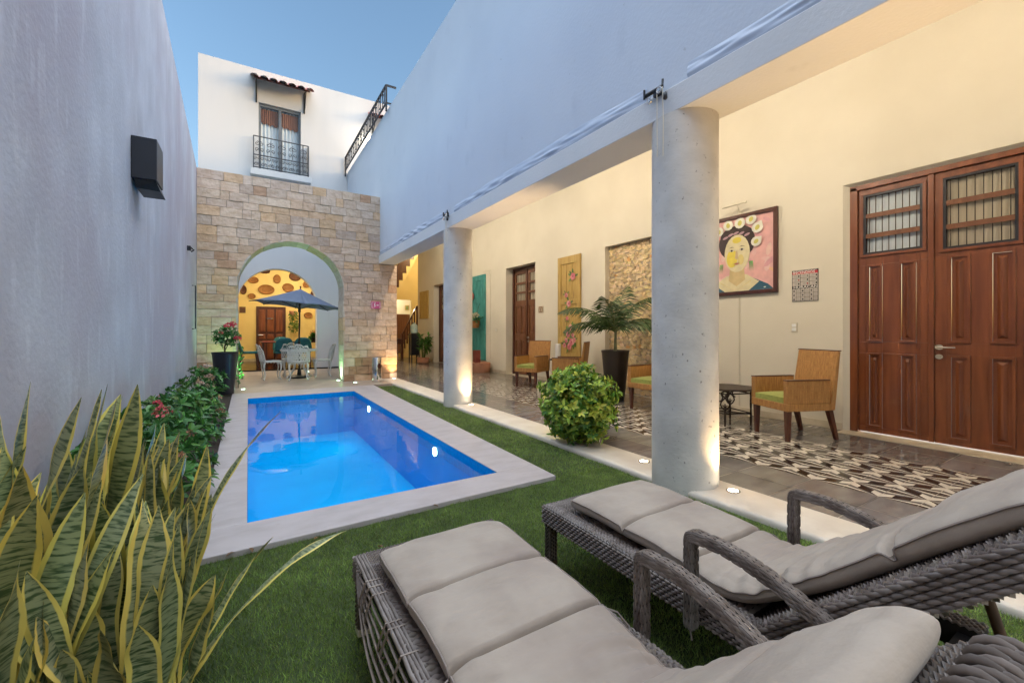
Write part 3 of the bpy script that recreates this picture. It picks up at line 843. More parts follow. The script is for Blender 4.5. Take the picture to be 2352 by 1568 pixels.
b = MB(); b.grid(60, 2, lambda u, v: (XD + 0.05 + 0.004 * math.sin(u * 60), 1.47 + 0.56 * u, 1.95 + 0.76 * v)); b.build("blind", M["curtain"], door)
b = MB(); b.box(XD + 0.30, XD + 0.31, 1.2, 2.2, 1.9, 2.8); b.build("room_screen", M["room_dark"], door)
lever_handle(XD + 0.006, 1.376, 0.987, -1, door)

# ---- double door in the middle of the gallery
XM = XW + 0.225
def mid_door(o0, o1, oz, x, label, hy):
    b = MB()
    b.box(x - 0.02, x + 0.06, o0 + 0.002, o0 + 0.07, 0, oz - 0.005); b.box(x - 0.02, x + 0.06, o1 - 0.07, o1 - 0.002, 0, oz - 0.005)
    b.box(x - 0.02, x + 0.06, o0 + 0.07, o1 - 0.07, oz - 0.06, oz - 0.005)
    d = b.build("door", M["dark_wood"], gh, bevel=0.004); tag(d, label)
    mid = (o0 + o1) / 2
    for (a0, a1) in ((o0 + 0.075, mid - 0.02), (mid + 0.02, o1 - 0.075)):
        w = a1 - a0; c = (a0 + a1) / 2
        pn = [(a0 + 0.06, c - 0.02, 1.06, 1.82), (c + 0.02, a1 - 0.06, 1.06, 1.82), (a0 + 0.06, c - 0.02, 0.12, 0.93), (c + 0.02, a1 - 0.06, 0.12, 0.93)]
        g = (a0 + 0.075, a1 - 0.075, 1.95, oz - 0.17)
        b = MB(); leaf_with_holes(b, x + 0.008, a0, a1, 0.02, oz - 0.065, [g] + pn, 0.035)
        for p in pn: raised_panel(b, *p, x + 0.008, d=0.010)
        b.build("leaf", M["brown_wood"], d, bevel=0.003)
        b = MB(); b.add([(x + 0.022, g[0], g[2]), (x + 0.022, g[1], g[2]), (x + 0.022, g[1], g[3]), (x + 0.022, g[0], g[3])], [(0, 1, 2, 3)]); b.build("pane", M["pane"], d)
        grille(g, 6, d, x - 0.002)
        b = MB(); b.box(x + 0.0440, x + 0.049, g[0] - 0.02, g[1] + 0.02, g[2] - 0.02, g[3] + 0.02); b.build("blind", M["room_blind"], d)
    b = MB(); b.box(x - 0.016, x + 0.03, mid - 0.0195, mid + 0.0195, 0.02, oz - 0.065); b.build("meeting_stile", M["dark_wood"], d, bevel=0.004)
    lever_handle(x + 0.006, hy, 0.985, -1, d)
mid_door(*D_MID, XM, "narrow double wooden door behind the two cane armchairs", (D_MID[0] + D_MID[1]) / 2 - 0.05)
mid_door(*D_FAR, XM, "dark wooden door at the far end beside the far column", (D_FAR[0] + D_FAR[1]) / 2 - 0.05)
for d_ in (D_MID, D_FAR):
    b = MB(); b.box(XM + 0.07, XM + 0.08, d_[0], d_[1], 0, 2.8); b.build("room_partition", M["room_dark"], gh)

# gallery lamps (round ceiling fittings above the beam line)
for k, y in enumerate((-0.4, 2.8, 6.0, 9.2, 12.4)):
    t = thing("ceiling_lamp", "small round ceiling lamp under the gallery roof", "lamp", (3.45, y, 4.3), group="ceiling lamps of the gallery")
    b = MB(); b.lathe([(0.11, -0.0005), (0.11, -0.03), (0.09, -0.04)], (3.45, y, 4.3), 20); b.build("housing", M["white_paint"], t, smooth=40)
    b = MB(); b.lathe([(0.085, -0.041), (0.07, -0.055), (0.0005, -0.06)], (3.45, y, 4.3), 20); b.build("diffuser", M["glow_warm"], t, smooth=60)
    lamp("gallery_light", 'POINT', (3.45, y, 4.18), 16, (1.0, 0.85, 0.63), t, size=0.09)

# ================================================================ COLUMNS + GROUND UPLIGHTS
COLS = [(2.875, 2.098, 0.241, "thick round pale stone column nearest the loungers"), (2.875, 6.285, 0.231, "round pale stone column farther along by the narrow lawn strip")]
for (cx, cy, r, lab) in COLS:
    b = MB()
    nseg, nz = 64, 60
    def cf(u, v):
        a = 2 * math.pi * u; zz = -0.06 + v * 2.819
        q = noise.noise((math.cos(a) * 1.5, math.sin(a) * 1.5, zz * 6.0)) * 0.0018 + noise.noise((math.cos(a) * 0.6 + 9, math.sin(a) * 0.6, zz * 1.3)) * 0.003
        return (cx + (r + q) * math.cos(a), cy + (r + q) * math.sin(a), zz)
    b.grid(nseg + 1, nz, cf)
    o = b.build("column", M["column"], smooth=60)
    o.data.transform(Matrix.Translation((-cx, -cy, 0))); o.location = (cx, cy, 0)
    tag(o, lab, "column", "round columns of the gallery")

WARM = (1.0, 0.66, 0.32)
UPL = [(2.955, 1.756, "round lit ground light on the kerb in front of the nearest column", 9), (2.955, 2.565, "round lit ground light on the kerb just behind the nearest column", 9),
       (2.945, 5.95, "round lit ground light at the foot of the far column", 14), (2.99, 10.22, "round lit ground light at the foot of the stone wall's right end", 9),
       (2.99, 3.78, "unseen ground light added behind the round bush to light the beam soffit", 52), (2.955, 0.10, "unseen ground light added beyond the loungers to light the beam soffit", 52)]  # these two are unseen extras, added to brighten the beam underside
def ground_light(x, y, z, label, energy, colr, glow, group, tgt):
    t = thing("ground_light", label, "ground light", (x, y, z), group=group)
    b = MB(); b.lathe([(0.048, 0.0), (0.048, 0.005), (0.034, 0.006), (0.034, 0.002)], (x, y, z), 24, capt=False); b.build("rim", M["steel"], t, smooth=40)
    b = MB(); b.lathe([(0.0335, 0.0022), (0.018, 0.005), (0.0005, 0.006)], (x, y, z), 20); b.build("lens", glow, t, smooth=60)
    lamp("uplight", 'SPOT', (x, y, z + 0.02), energy, colr, t, size=0.03, target=tgt, spot=95, blend=0.9)
for (x, y, lab, e) in UPL:
    cy = 2.098 if y < 3 else 4.2 if y < 5 else 6.285 if y < 8 else 10.8
    ground_light(x, y, 0.003, lab, e, WARM, M["glow_warm"], "warm ground lights along the gallery", (x + 0.03, y + 0.10 * (1 if cy > y else -1), 2.0))
GREEN = (0.35, 1.0, 0.42)
for (x, y, lab, tx) in ((-0.085, 10.02, "green ground light beside the black plant pot", -0.30), (1.93, 10.62, "green ground light at the right foot of the stone arch", 1.95), (2.05, 10.0, "small pale green ground light in front of the right pier", 2.1),
                        (1.45, 13.4, "green ground light behind the white garden chairs", 1.5)):
    if y == 10.62: x = 1.80
    ground_light(x, y, -0.012, lab, (1.2 if x > 1.9 else 11) if y < 11 else 2.5, GREEN, M["glow_green"], "green ground lights at the arch", (tx, y + 0.35, 2.2))
# ================================================================ REAR HOUSE with inner arch and dining room
rh = thing("white_rear_house", "white two storey house behind the stone arch with a balcony window", "house", (1.5, YR, 0))
ACX, AR, AZ = 0.765, 1.03, 1.95
HX0, HX1, HZ = -1.155, 6.5, 8.70
def aopen(x):
    d = abs(x - ACX)
    return AZ + math.sqrt(AR * AR - d * d) if d < AR else 0
b = MB()
WIN = (0.257, 1.353, 5.80, 7.765)
xs = sorted(set([HX0, 2.68] + [ACX - AR * math.cos(math.pi * i / 48) for i in range(49)]))
ZS = 3.6
for i in range(len(xs) - 1):
    xa, xb = xs[i], xs[i + 1]
    inside = xa >= ACX - AR - 1e-6 and xb <= ACX + AR + 1e-6
    za = max(aopen(xa), AZ) if inside else -0.05
    zb2 = max(aopen(xb), AZ) if inside else -0.05
    b.hexa([(xa, YR, za), (xb, YR, zb2), (xb, YR + 0.3, zb2), (xa, YR + 0.3, za), (xa, YR, ZS), (xb, YR, ZS), (xb, YR + 0.3, ZS), (xa, YR + 0.3, ZS)])
b.box(HX0, WIN[0], YR, YR + 0.3, ZS, HZ); b.box(WIN[1], 3.049, YR, YR + 0.3, ZS, HZ); b.box(3.049, HX1, YR, YR + 0.3, 4.51, HZ)
b.box(WIN[0], WIN[1], YR, YR + 0.3, ZS, WIN[2]); b.box(WIN[0], WIN[1], YR, YR + 0.3, WIN[3], HZ)
b.box(2.68, 3.049, YR, YR + 0.3, 2.95, ZS)
b.box(HX0, HX0 + 0.3, YR + 0.3, YR + 7, 3.62, HZ)
b.build("front_wall", M["stucco_white"], rh)
b = MB(); b.box(HX0, HX1, YR + 0.301, YR + 7, 8.3, 8.4); b.build("roof", M["stucco_white"], rh)
b = MB(); b.box(0.05, 1.62, YR - 0.20, YR - 0.001, 5.60, 5.78); b.build("balcony_sill", M["stucco_white"], rh, bevel=0.01)
# window
b = MB()
fr = 0.055
b.box(WIN[0], WIN[0] + fr, YR + 0.06, YR + 0.12, WIN[2], WIN[3]); b.box(WIN[1] - fr, WIN[1], YR + 0.06, YR + 0.12, WIN[2], WIN[3])
b.box(WIN[0] + fr, WIN[1] - fr, YR + 0.06, YR + 0.12, WIN[3] - fr - 0.03, WIN[3]); b.box(WIN[0] + fr, WIN[1] - fr, YR + 0.06, YR + 0.12, WIN[2], WIN[2] + fr)
xm = (WIN[0] + WIN[1]) / 2
b.box(xm - 0.035, xm + 0.035, YR + 0.05, YR + 0.12, WIN[2] + fr, WIN[3] - fr - 0.03)
w = b.build("window", M["frame_grey"], rh)
b = MB(); [b.add([(xa, YR + .088, WIN[2] + fr), (xb, YR + .088, WIN[2] + fr), (xb, YR + .088, WIN[3] - fr - .03), (xa, YR + .088, WIN[3] - fr - .03)], [(0, 1, 2, 3)]) for xa, xb in ((WIN[0] + fr, xm - .035), (xm + .035, WIN[1] - fr))]; b.build("pane", M["pane"], w)
b = MB()
b.grid(90, 2, lambda u, v: (WIN[0] + u * (WIN[1] - WIN[0]), YR + 0.17 + 0.02 * math.sin(u * 75), WIN[2] + v * 1.95)); b.build("curtain", M["curtain"], w)
b = MB()
for (xa, xb) in ((WIN[0] + fr + .01, xm - .045), (xm + .045, WIN[1] - fr - .01)):
    b.grid(60, 2, lambda u, v: (xa + u * (xb - xa), YR + 0.135 + 0.008 * math.sin(u * 50), WIN[3] - 0.12 if v else WIN[3] - 0.50 - 0.05 * abs(math.sin(u * math.pi * 3)) - 0.05 * u))
b.build("valance", M["valance"], w)
# tiled awnings on brackets
def awning(x0, x1, z, n, label):
    t = thing("tiled_awning", label, "awning", ((x0 + x1) / 2, YR, z))
    b = MB(); b.hexa([(x0 + .12, YR - 0.46, z - 0.06), (x1 - .12, YR - 0.46, z - 0.06), (x1 - .12, YR - 0.001, z + 0.20), (x0 + .12, YR - 0.001, z + 0.20),
                      (x0 + .12, YR - 0.46, z - 0.02), (x1 - .12, YR - 0.46, z - 0.02), (x1 - .12, YR - 0.001, z + 0.24), (x0 + .12, YR - 0.001, z + 0.24)]); b.build("board", M["dark_wood"], t)
    b = MB()
    for i in range(n):
        cx = x0 + (i + 0.5) * (x1 - x0) / n; rr = (x1 - x0) / n * 0.40
        def fn(u, v):
            a = math.pi * u; y = YR - 0.54 + v * 0.535; zz = z - 0.05 + v * 0.28
            r_ = rr * (1 + 0.12 * (1 - v))
            return (cx + r_ * math.cos(a), y, zz + r_ * 0.85 * math.sin(a))
        b.grid(12, 4, fn)
        b.grid(12, 4, lambda u, v: (lambda p: (cx + (p[0] - cx) * 0.84, p[1] + 0.001, p[2] - 0.016))(fn(u, v)))
        def fl(u, v):
            a = math.pi * (1 + u); y = YR - 0.52 + v * 0.515; zz = z - 0.035 + v * 0.28
            return (cx + rr * 1.25 + rr * 0.75 * math.cos(a), y, zz + rr * 0.5 * math.sin(a) + 0.05)
        if i < n - 1: b.grid(8, 3, fl)
    b.build("roof_tiles", M["tile_red"], t, smooth=50)
    for x in (x0 + 0.17, x1 - 0.22):
        b = MB()
        b.tube([(x, YR - 0.02, z + 0.10), (x, YR - 0.02, z - 0.52)], 0.02, 6); b.tube([(x, YR - 0.42, z - 0.05), (x, YR - 0.02, z - 0.48)], 0.016, 6)
        b.tube([(x, YR - 0.42, z - 0.055), (x, YR - 0.02, z + 0.10)], 0.016, 6)
        b.build("bracket", M["black_metal"], t)
awning(0.03, 1.67, 8.25, 7, "small red tiled awning on iron brackets above the balcony window")
awning(3.30, 4.7, 8.02, 6, "red tiled awning half hidden behind the roof terrace railing")

def scroll(cx, cz, s, turns=1.15, n=16, a0=0.0, d=1):
    return [(cx + d * s * (1 - 0.75 * i / n) * math.cos(a0 + 6.283 * turns * i / n), cz + s * (1 - 0.75 * i / n) * math.sin(a0 + 6.283 * turns * i / n)) for i in range(n + 1)]
bal = thing("balcony_railing", "black wrought iron balcony railing with scrolls below the upper window", "railing", (0.85, YR - 0.15, 5.8))
b = MB()
bx0, bx1, bz0, bz1 = 0.13, 1.545, 5.80, 6.70
yb = YR - 0.17
for z_ in (bz1, 6.17, bz0 + 0.02):
    b.bar((bx0, yb, z_), (bx1, yb, z_), 0.03, 0.022)
    for x in (bx0, bx1): b.bar((x, yb, z_), (x, YR, z_), 0.022, 0.022)
for x in (bx0, bx0 + 0.15, (bx0 + bx1) / 2, bx1 - 0.15, bx1): b.bar((x, yb, bz0), (x, yb, bz1), 0.026, 0.026, up=(0, 1, 0))
b.box(bx1 - 0.012, bx1 + 0.012, yb + 0.02, YR - 0.02, bz0, bz1)
b.build("frame", M["iron_grey"], bal)
b = MB()
for i in range(5):
    cx = bx0 + (i + 0.5) * (bx1 - bx0) / 5
    for s_ in (1, -1):
        b.tube([(x, yb, z_) for x, z_ in scroll(cx + s_ * 0.055, 6.50, 0.065, 1.2, 14, math.pi / 2 if s_ > 0 else math.pi / 2, s_)], 0.009, 4)
        b.tube([(x, yb, z_) for x, z_ in scroll(cx + s_ * 0.055, 6.33, 0.055, 1.2, 14, -math.pi / 2, s_)], 0.009, 4)
    b.tube([(cx, yb, 6.2), (cx, yb, 6.62)], 0.009, 4)
b.build("scrollwork", M["iron_grey"], bal)
b = MB()
for i in range(8):
    cx = bx0 + (i + 0.5) * (bx1 - bx0) / 8
    for j in range(2):
        cz = 5.91 + j * 0.17
        for s_ in (1, -1):
            b.tube([(x, yb, z_) for x, z_ in scroll(cx + s_ * 0.042, cz, 0.048, 1.3, 12, math.pi * (0.5 + j), s_)], 0.008, 4)
b.build("scrollwork", M["iron_grey"], bal)

rr = thing("terrace_railing", "black iron railing along the roof terrace on top of the white side wall", "railing", (XB, 12, 6.17))
b = MB()
xr_ = XB - 0.07
b.bar((xr_, 9.55, 6.63), (xr_, 14.26, 6.63), 0.05, 0.03); b.bar((xr_, 9.55, 6.24), (xr_, 14.26, 6.24), 0.035, 0.025)
b.bar((xr_, 9.55, 6.63), (xr_ + 0.22, 9.55, 6.63), 0.04, 0.035); b.bar((xr_, 9.55, 6.24), (xr_ + 0.22, 9.55, 6.24), 0.03, 0.025)
for y in (9.55, 14.25): b.bar((xr_, y, 6.05), (xr_, y, 6.64), 0.035, 0.035, up=(0, 1, 0))
for i in range(28): 
    y = 9.7 + i * 0.162
    b.bar((xr_, y, 6.25), (xr_, y, 6.62), 0.016, 0.016, up=(0, 1, 0))
for i in range(14):
    y = 9.78 + i * 0.324
    b.tube([(xr_, y + 0.075 * math.cos(6.283 * k / 10), 6.43 + 0.1 * math.sin(6.283 * k / 10)) for k in range(10)], 0.010, 4, closed=True)
b.build("ironwork", M["black_metal"], rr)
t = thing("wall_lamp", "small bright wall lamp on the rear house behind the terrace railing", "lamp", (3.33, YR, 7.4))
b = MB(); b.box(3.27, 3.39, YR - 0.10, YR - 0.001, 7.43, 7.60); b.build("housing", M["white_paint"], t, bevel=0.01)
b = MB(); b.lathe([(0.03, -0.05), (0.055, 0.0), (0.04, 0.06), (0.001, 0.07)], (3.33, YR - 0.16, 7.36), 14); b.build("bulb", M["glow_warm"], t, smooth=60)
lamp("wall_light", 'POINT', (3.33, YR - 0.35, 7.36), 1.2, (1, 0.85, 0.6), t, size=0.06)

# dining room
RX_0, RX_1, RY1 = -1.1, 2.9, 18.35
b = MB()
b.box(RX_0, RX_1, RY1, RY1 + 0.2, -0.05, 3.5); b.box(RX_0 - 0.2, RX_0, YR + 0.301, RY1 + 0.2, -0.05, 3.5); b.box(RX_1, RX_1 + 0.12, YR + 0.301, RY1 + 0.2, -0.05, 3.5)
b.build("dining_room_wall", M["plaster_yellow"], rh)
b = MB(); b.box(RX_0, RX_1, YR + 0.301, RY1, 3.501, 3.6); b.build("dining_room_ceiling", M["plaster_white"], rh)
b = MB(); b.box(RX_0, RX_1, YR - 0.03, RY1, -0.05, 0.03); b.build("dining_room_floor", M["tile_grey"], kind="structure")
b = MB(); b.box(RX_0 + 0.01, 0.24, RY1 - 0.015, RY1 - 0.001, 0.031, 0.13); b.build("skirting", M["base_stone"], rh)
b = MB(); b.box(1.23, RX_1 - .01, RY1 - 0.015, RY1 - 0.001, 0.031, 0.13); b.build("skirting", M["base_stone"], rh)
d = MB(); d.box(0.25, 1.215, RY1 - 0.05, RY1 - 0.001, 0.03, 2.06)
dd = d.build("door", M["dark_wood"], rh, bevel=0.004); tag(dd, "dark wooden room door under the hanging baskets")
b = MB()
for i in range(3):
    xa = 0.33 + i * 0.28
    for (z0, z1) in ((1.12, 1.95), (0.86, 1.04), (0.12, 0.78)):
        b.box(xa, xa + 0.22, RY1 - 0.062, RY1 - 0.051, z0, z1)
        b.hexa([(xa + .03, RY1 - .062, z0 + .03), (xa + .19, RY1 - .062, z0 + .03), (xa + .19, RY1 - .062, z1 - .03), (xa + .03, RY1 - .062, z1 - .03),
                (xa + .05, RY1 - .075, z0 + .05), (xa + .17, RY1 - .075, z0 + .05), (xa + .17, RY1 - .075, z1 - .05), (xa + .05, RY1 - .075, z1 - .05)])
b.build("panels", M["mahogany"], dd, bevel=0.006)
b = MB(); b.tube([(0.32, RY1 - .06, 1.0), (0.32, RY1 - .11, 1.0), (0.47, RY1 - .11, 1.0)], 0.013, 6); b.build("handle", M["chrome"], dd)
b = MB(); b.box(0.59, 0.745, RY1 - .085, RY1 - .076, 1.60, 1.63); b.lathe([(0.03, -.02), (0.03, .02)], (0.77, RY1 - .085, 1.615), 10); b.build("number_plate", M["chrome"], dd)
t = thing("air_vent", "small brown slatted vent high on the yellow wall left of the room door", "vent", (-0.17, RY1, 1.95))
b = MB(); b.box(-0.27, -0.08, RY1 - 0.02, RY1 - 0.001, 1.81, 2.03); b.build("backing", M["pot_brown"], t)
b = MB()
for i in range(4): b.box(-0.265, -0.085, RY1 - 0.035, RY1 - 0.021, 1.825 + i * 0.052, 1.850 + i * 0.052)
b.build("slat", M["brown_wood"], t)
# woven baskets (pixel positions of the photograph give their places on the wall)
def z3(x, y):
    u, v = (560 + x / 7.84) * .91875, (640 + y / 7.84) * .91875
    a_ = u - 1176; s_, c_ = math.sin(YAW), math.cos(YAW)
    dx_, dy_, dz_ = F_PX * s_ + a_ * c_, F_PX * c_ - a_ * s_, 760 - v
    t_ = (RY1 - 0.03) / dy_
    return dx_ * t_, 1.15 + dz_ * t_
BK = [(830, 655, 145, 95, 0, "large oval tan basket on the yellow wall above the parasol"), (1255, 620, 105, 85, 0, "round tan basket just above the parasol top"), (575, 470, 95, 66, 0, "oval tan basket upper left under the inner arch"),
      (1040, 450, 66, 88, 0, "upright oval tan basket at the top centre of the wall"), (1395, 395, 110, 95, 1, "round dark brown basket upper right under the inner arch"), (1610, 560, 65, 62, 0, "small round tan basket at the right end of the row under the arch"),
      (380, 660, 58, 90, 1, "dark basket at the left edge under the inner arch"), (545, 785, 68, 55, 0, "small round tan basket just above the parasol's left half"), (800, 290, 95, 55, 1, "dark basket cut by the arch crown at the upper left"),
      (1650, 1160, 78, 60, 0, "lone oval tan basket right of the parasol pole"), (1750, 740, 50, 60, 1, "dark basket peeping out above the parasol's right half"), (300, 520, 60, 60, 0, "tan basket hidden by the arch's left side")]
for (px, py, rx, rz_, dk, lab) in BK:
    x, z = z3(px, py); sc = 1 / 7.84 * .91875 * (RY1 / (F_PX * math.cos(YAW) - ((560 + px / 7.84) * .91875 - 1176) * math.sin(YAW)))
    rx *= sc * 0.97; rz_ *= sc
    b = MB()
    prof = [(1.0, 0.0), (1.0, 0.05), (0.93, 0.062), (0.86, 0.045), (0.5, 0.03), (0.0, 0.028)]
    n = 28
    def bf(u, v):
        i = min(int(round(u * 5)), 5); r_, d_ = prof[i]; a = 6.2832 * v
        return (rx * r_ * math.cos(a), -d_, rz_ * r_ * math.sin(a))
    b.grid(6, n + 1, bf)
    o = b.build("wall_basket", M["basket_dark" if dk else "basket"], smooth=50)
    o.location = (x, RY1 - 0.001, z)
    tag(o, lab, "basket", "woven baskets on the yellow dining room wall")
for k, (x, y) in enumerate(((0.3, 15.6), (1.6, 16.6))):
    t = thing("ceiling_lamp", "small round ceiling lamp in the yellow dining room", "lamp", (x, y, 3.5), group="ceiling lamps of the dining room")
    b = MB(); b.lathe([(0.1, -0.0005), (0.1, -0.03), (0.08, -0.04)], (x, y, 3.5), 16); b.build("housing", M["white_paint"], t)
    b = MB(); b.lathe([(0.075, -0.041), (0.0005, -0.055)], (x, y, 3.5), 16); b.build("diffuser", M["glow_warm"], t)
    lamp("room_light", 'POINT', (x, y, 3.3), 13, (1.0, 0.84, 0.56), t, size=0.1)

# ================================================================ HALL at the end of the gallery, staircase
hh_ = thing("stair_hall", "yellow stair hall at the far end of the gallery", "hall", (7, 20, 0))
b = MB()
HY = 19.6
DW = (5.62, 6.55, 0.0, 2.62)        # bright opening
b.box(3.06, DW[0], HY, HY + 0.2, -0.05, 5.6); b.box(DW[1], 9.5, HY, HY + 0.2, -0.05, 5.6); b.box(DW[0], DW[1], HY, HY + 0.2, DW[3], 5.6)
b.box(9.5, 9.7, 16.7, HY + 0.2, -0.05, 5.6); b.box(XW + 0.301, 9.5, 16.5, 16.7, -0.05, 5.6); b.box(3.06, 3.2, 15.0, HY, -0.05, 5.6)
b.build("hall_wall", M["plaster_yellow"], hh_)
b = MB(); b.box(5.0, 7.6, 21.2, 21.3, -0.05, 3.2); b.build("passage_wall", M["plaster_cream"], hh_)
b = MB(); b.box(DW[0] + .02, DW[0] + 0.98, HY + 0.35, HY + 0.4, 0.02, 1.95); b.build("wood_panel", M["brown_wood"], hh_)
lamp("passage_light", 'POINT', (5.9, 20.6, 2.8), 9, (1.0, 0.86, 0.6), hh_, size=0.1)
st = thing("staircase", "yellow staircase with dark wooden balusters and handrails at the gallery's far end", "staircase", (5.5, 18.6, 0))
# upper flight (rises to the right), seen from the side
YF = 18.9
def hx(u, Y): # X on plane Y for display column u
    a_ = u - 1176; s_, c_ = math.sin(YAW), math.cos(YAW)
    return (F_PX * s_ + a_ * c_) / (F_PX * c_ - a_ * s_) * Y
def hz(u, v, Y):
    a_ = u - 1176; s_, c_ = math.sin(YAW), math.cos(YAW)
    return 1.15 + (760 - v) / (F_PX * c_ - a_ * s_) * Y
def zp(x, y): return ((960 + x / 4.9) * .91875, (640 + y / 4.9) * .91875)
def W_(x, y, Y=YF):
    u, v = zp(x, y); return (hx(u, Y), hz(u, v, Y))
A0, A1 = W_(175, 400), W_(400, -30)
sl = (A1[1] - A0[1]) / (A1[0] - A0[0])
x0, x1 = A0[0] - 0.3, A0[0] + 1.9
def zl(x): return A0[1] + (x - A0[0]) * sl
b = MB()
b.hexa([(x0, YF, zl(x0) - 0.20), (x1, YF, zl(x1) - 0.20), (x1, YF + 0.6, zl(x1) - 0.20), (x0, YF + 0.6, zl(x0) - 0.20),
        (x0, YF, zl(x0)), (x1, YF, zl(x1)), (x1, YF + 0.6, zl(x1)), (x0, YF + 0.6, zl(x0))])
ns = 13; dx = (x1 - x0) / ns
for i in range(ns):
    xa = x0 + i * dx
    b.add([(xa, YF, zl(xa) - .001), (xa, YF, zl(xa + dx) - .001), (xa + dx, YF, zl(xa + dx) - .001), (xa, YF + .6, zl(xa) - .001), (xa, YF + .6, zl(xa + dx) - .001), (xa + dx, YF + .6, zl(xa + dx) - .001)],
          [(0, 2, 1), (3, 4, 5), (0, 1, 4, 3), (1, 2, 5, 4)])
b.build("upper_flight", M["plaster_yellow"], st)
b = MB()
b.bar((x0, YF + .02, zl(x0) + 1.05), (x1, YF + .02, zl(x1) + 1.05), 0.06, 0.06)
for i in range(ns * 2):
    xa = x0 + (i + .5) * dx / 2
    b.box(xa - 0.055, xa + 0.035, YF, YF + 0.04, zl(x0 + (i // 2 + 1) * dx) - 0.02, zl(xa) + 1.04)
b.build("upper_balustrade", M["dark_wood"], st)
# lower flight
YL = 18.2
B0, B1 = W_(222, 965, YL), W_(402, 615, YL)
sl2 = (B1[1] - B0[1]) / (B1[0] - B0[0])
b = MB()
b.bar((B0[0], YL, B0[1]), (B1[0], YL, B1[1]), 0.06, 0.06)
for i in range(7):
    f = i / 6; x = B0[0] + (B1[0] - B0[0]) * f; zt_ = B0[1] + (B1[1] - B0[1]) * f
    zb_l = max(zt_ - (0.80 if i not in (0,) else 0.75), 0.03)
    b.box(x - 0.03, x + 0.03, YL - 0.02, YL + 0.02, zb_l, zt_)
b.box(B0[0] - 0.06, B0[0] + 0.04, YL - 0.05, YL + 0.05, 0.02, B0[1] + 0.05)
b.box(B1[0] - 0.02, B1[0] + 0.05, YL - 0.03, YL + 0.03, 0.02, B1[1] + 0.02)
b.build("lower_balustrade", M["dark_wood"], st)
b = MB()
nst = 7
for i in range(nst):
    xa = B0[0] + 0.02 + i * (B1[0] - B0[0]) / nst; xb = B1[0] + 0.3
    b.box(xa, xb, YL + 0.04, YL + 0.62, max(0.0, i * 0.19), (i + 1) * 0.19)
b.build("lower_flight", M["plaster_yellow"], st)
t = thing("framed_picture", "small green picture on the bright wall beyond the staircase", "picture", (6.3, 21.2, 2.0))
pc = W_(282, 632, 21.19)
b = MB(); b.box(pc[0] - .10, pc[0] + .10, 21.17, 21.199, pc[1] - .12, pc[1] + .12); b.build("frame", M["yellow_wood"], t)
b = MB(); b.box(pc[0] - .07, pc[0] + .07, 21.165, 21.169, pc[1] - .09, pc[1] + .09, 0, (0.18, 0.22, 0.08)); b.build("canvas", M["attr"], t)
lamp("hall_light", 'POINT', (6.9, 17.6, 4.9), 20, (1.0, 0.84, 0.56), hh_, size=0.12)
# dark wooden cabinet under the stair, left edge
c0, c1 = W_(172, 1010, 17.3), W_(222, 1222, 17.3)
t = thing("side_cabinet", "small dark wooden stand at the foot of the staircase", "stand", (c0[0], 17.3, 0))
b = MB(); b.box(c0[0] - .35, c1[0], 17.1, 17.5, 0.62, c0[1]); b.build("top", M["dark_wood"], t, bevel=0.005)
for x in (c0[0] - .32, c1[0] - .08, c1[0] - .03):
    b = MB(); b.box(x - .02, x + .03, 17.12, 17.17, 0.002, 0.62); b.build("leg", M["dark_wood"], t)
b = MB(); b.box(c0[0] - .33, c1[0] - .02, 17.15, 17.45, 0.25, 0.28); b.build("shelf", M["dark_wood"], t)
# water dispenser / black stool with a glass jar beside the corner plant
g0 = W_(340, 825, 15.5); g1 = W_(430, 950, 15.5)
t = thing("water_dispenser", "dark stand carrying a clear glass jar beside the corner plant", "stand", (g0[0], 15.5, 0))
xc = (g0[0] + g1[0]) / 2 - 0.05
b = MB()
for sx in (-.14, .14):
    for sy in (-.14, .14): b.box(xc + sx - .02, xc + sx + .02, 15.5 + sy - .02, 15.5 + sy + .02, 0.001, g1[1] - .15)
b.box(xc - .17, xc + .17, 15.33, 15.67, g1[1] - .16, g1[1]); b.box(xc - .14, xc + .14, 15.38, 15.62, 0.25, g1[1] - .16)
b.build("stand", M["pot_black"], t, bevel=0.006)
b = MB(); b.lathe([(0.10, 0), (0.14, 0.03), (0.14, 0.28), (0.10, 0.34), (0.05, 0.37), (0.05, 0.42)], (xc, 15.5, g1[1] + .001), 20)
b.build("jar", mat("jar_glass", (0.30, 0.42, 0.40), (0.42, 0.50, 0.46), rough=0.1, scale=9), t, smooth=40)
# ================================================================ SUN LOUNGERS (woven wicker, cushions)
def weave(mb, fn, L, H, rows, period=0.022, amp=0.0035, flat=0.55, seed=0, rope=False):
    """strands along u (length L) in `rows` rows over height H, alternately over and under the stakes; fn(s,t)->(point, normal)"""
    r_ = random.Random(seed)
    n = max(3, int(L / period * 2) + 1)
    wr = H / rows * 0.46
    for j in range(rows):
        t = (j + 0.5) / rows
        pts = []
        for i in range(n):
            s = i / (n - 1)
            p, nn = fn(s, t)
            ph = 1 if (i // 1 + (j % 2) * 1) % 2 == 0 else -1
            a = amp * ph if not rope else amp * ph
            pts.append(Vector(p) + Vector(nn) * (a + r_.uniform(-.0006, .0006)))
        k = r_.uniform(0.75, 1.25)
        p0, n0 = fn(0.5, t)
        mb.tube(pts, wr * (1.0 if not rope else 1.1), 6, flat=flat if not rope else 0.8, col=(k, k * r_.uniform(.96, 1.02), k * r_.uniform(.93, 1.04)))

def plane_fn(o, du, dv, nn):
    o, du, dv, nn = Vector(o), Vector(du), Vector(dv), Vector(nn)
    return lambda s, t: (o + du * s + dv * t, nn)

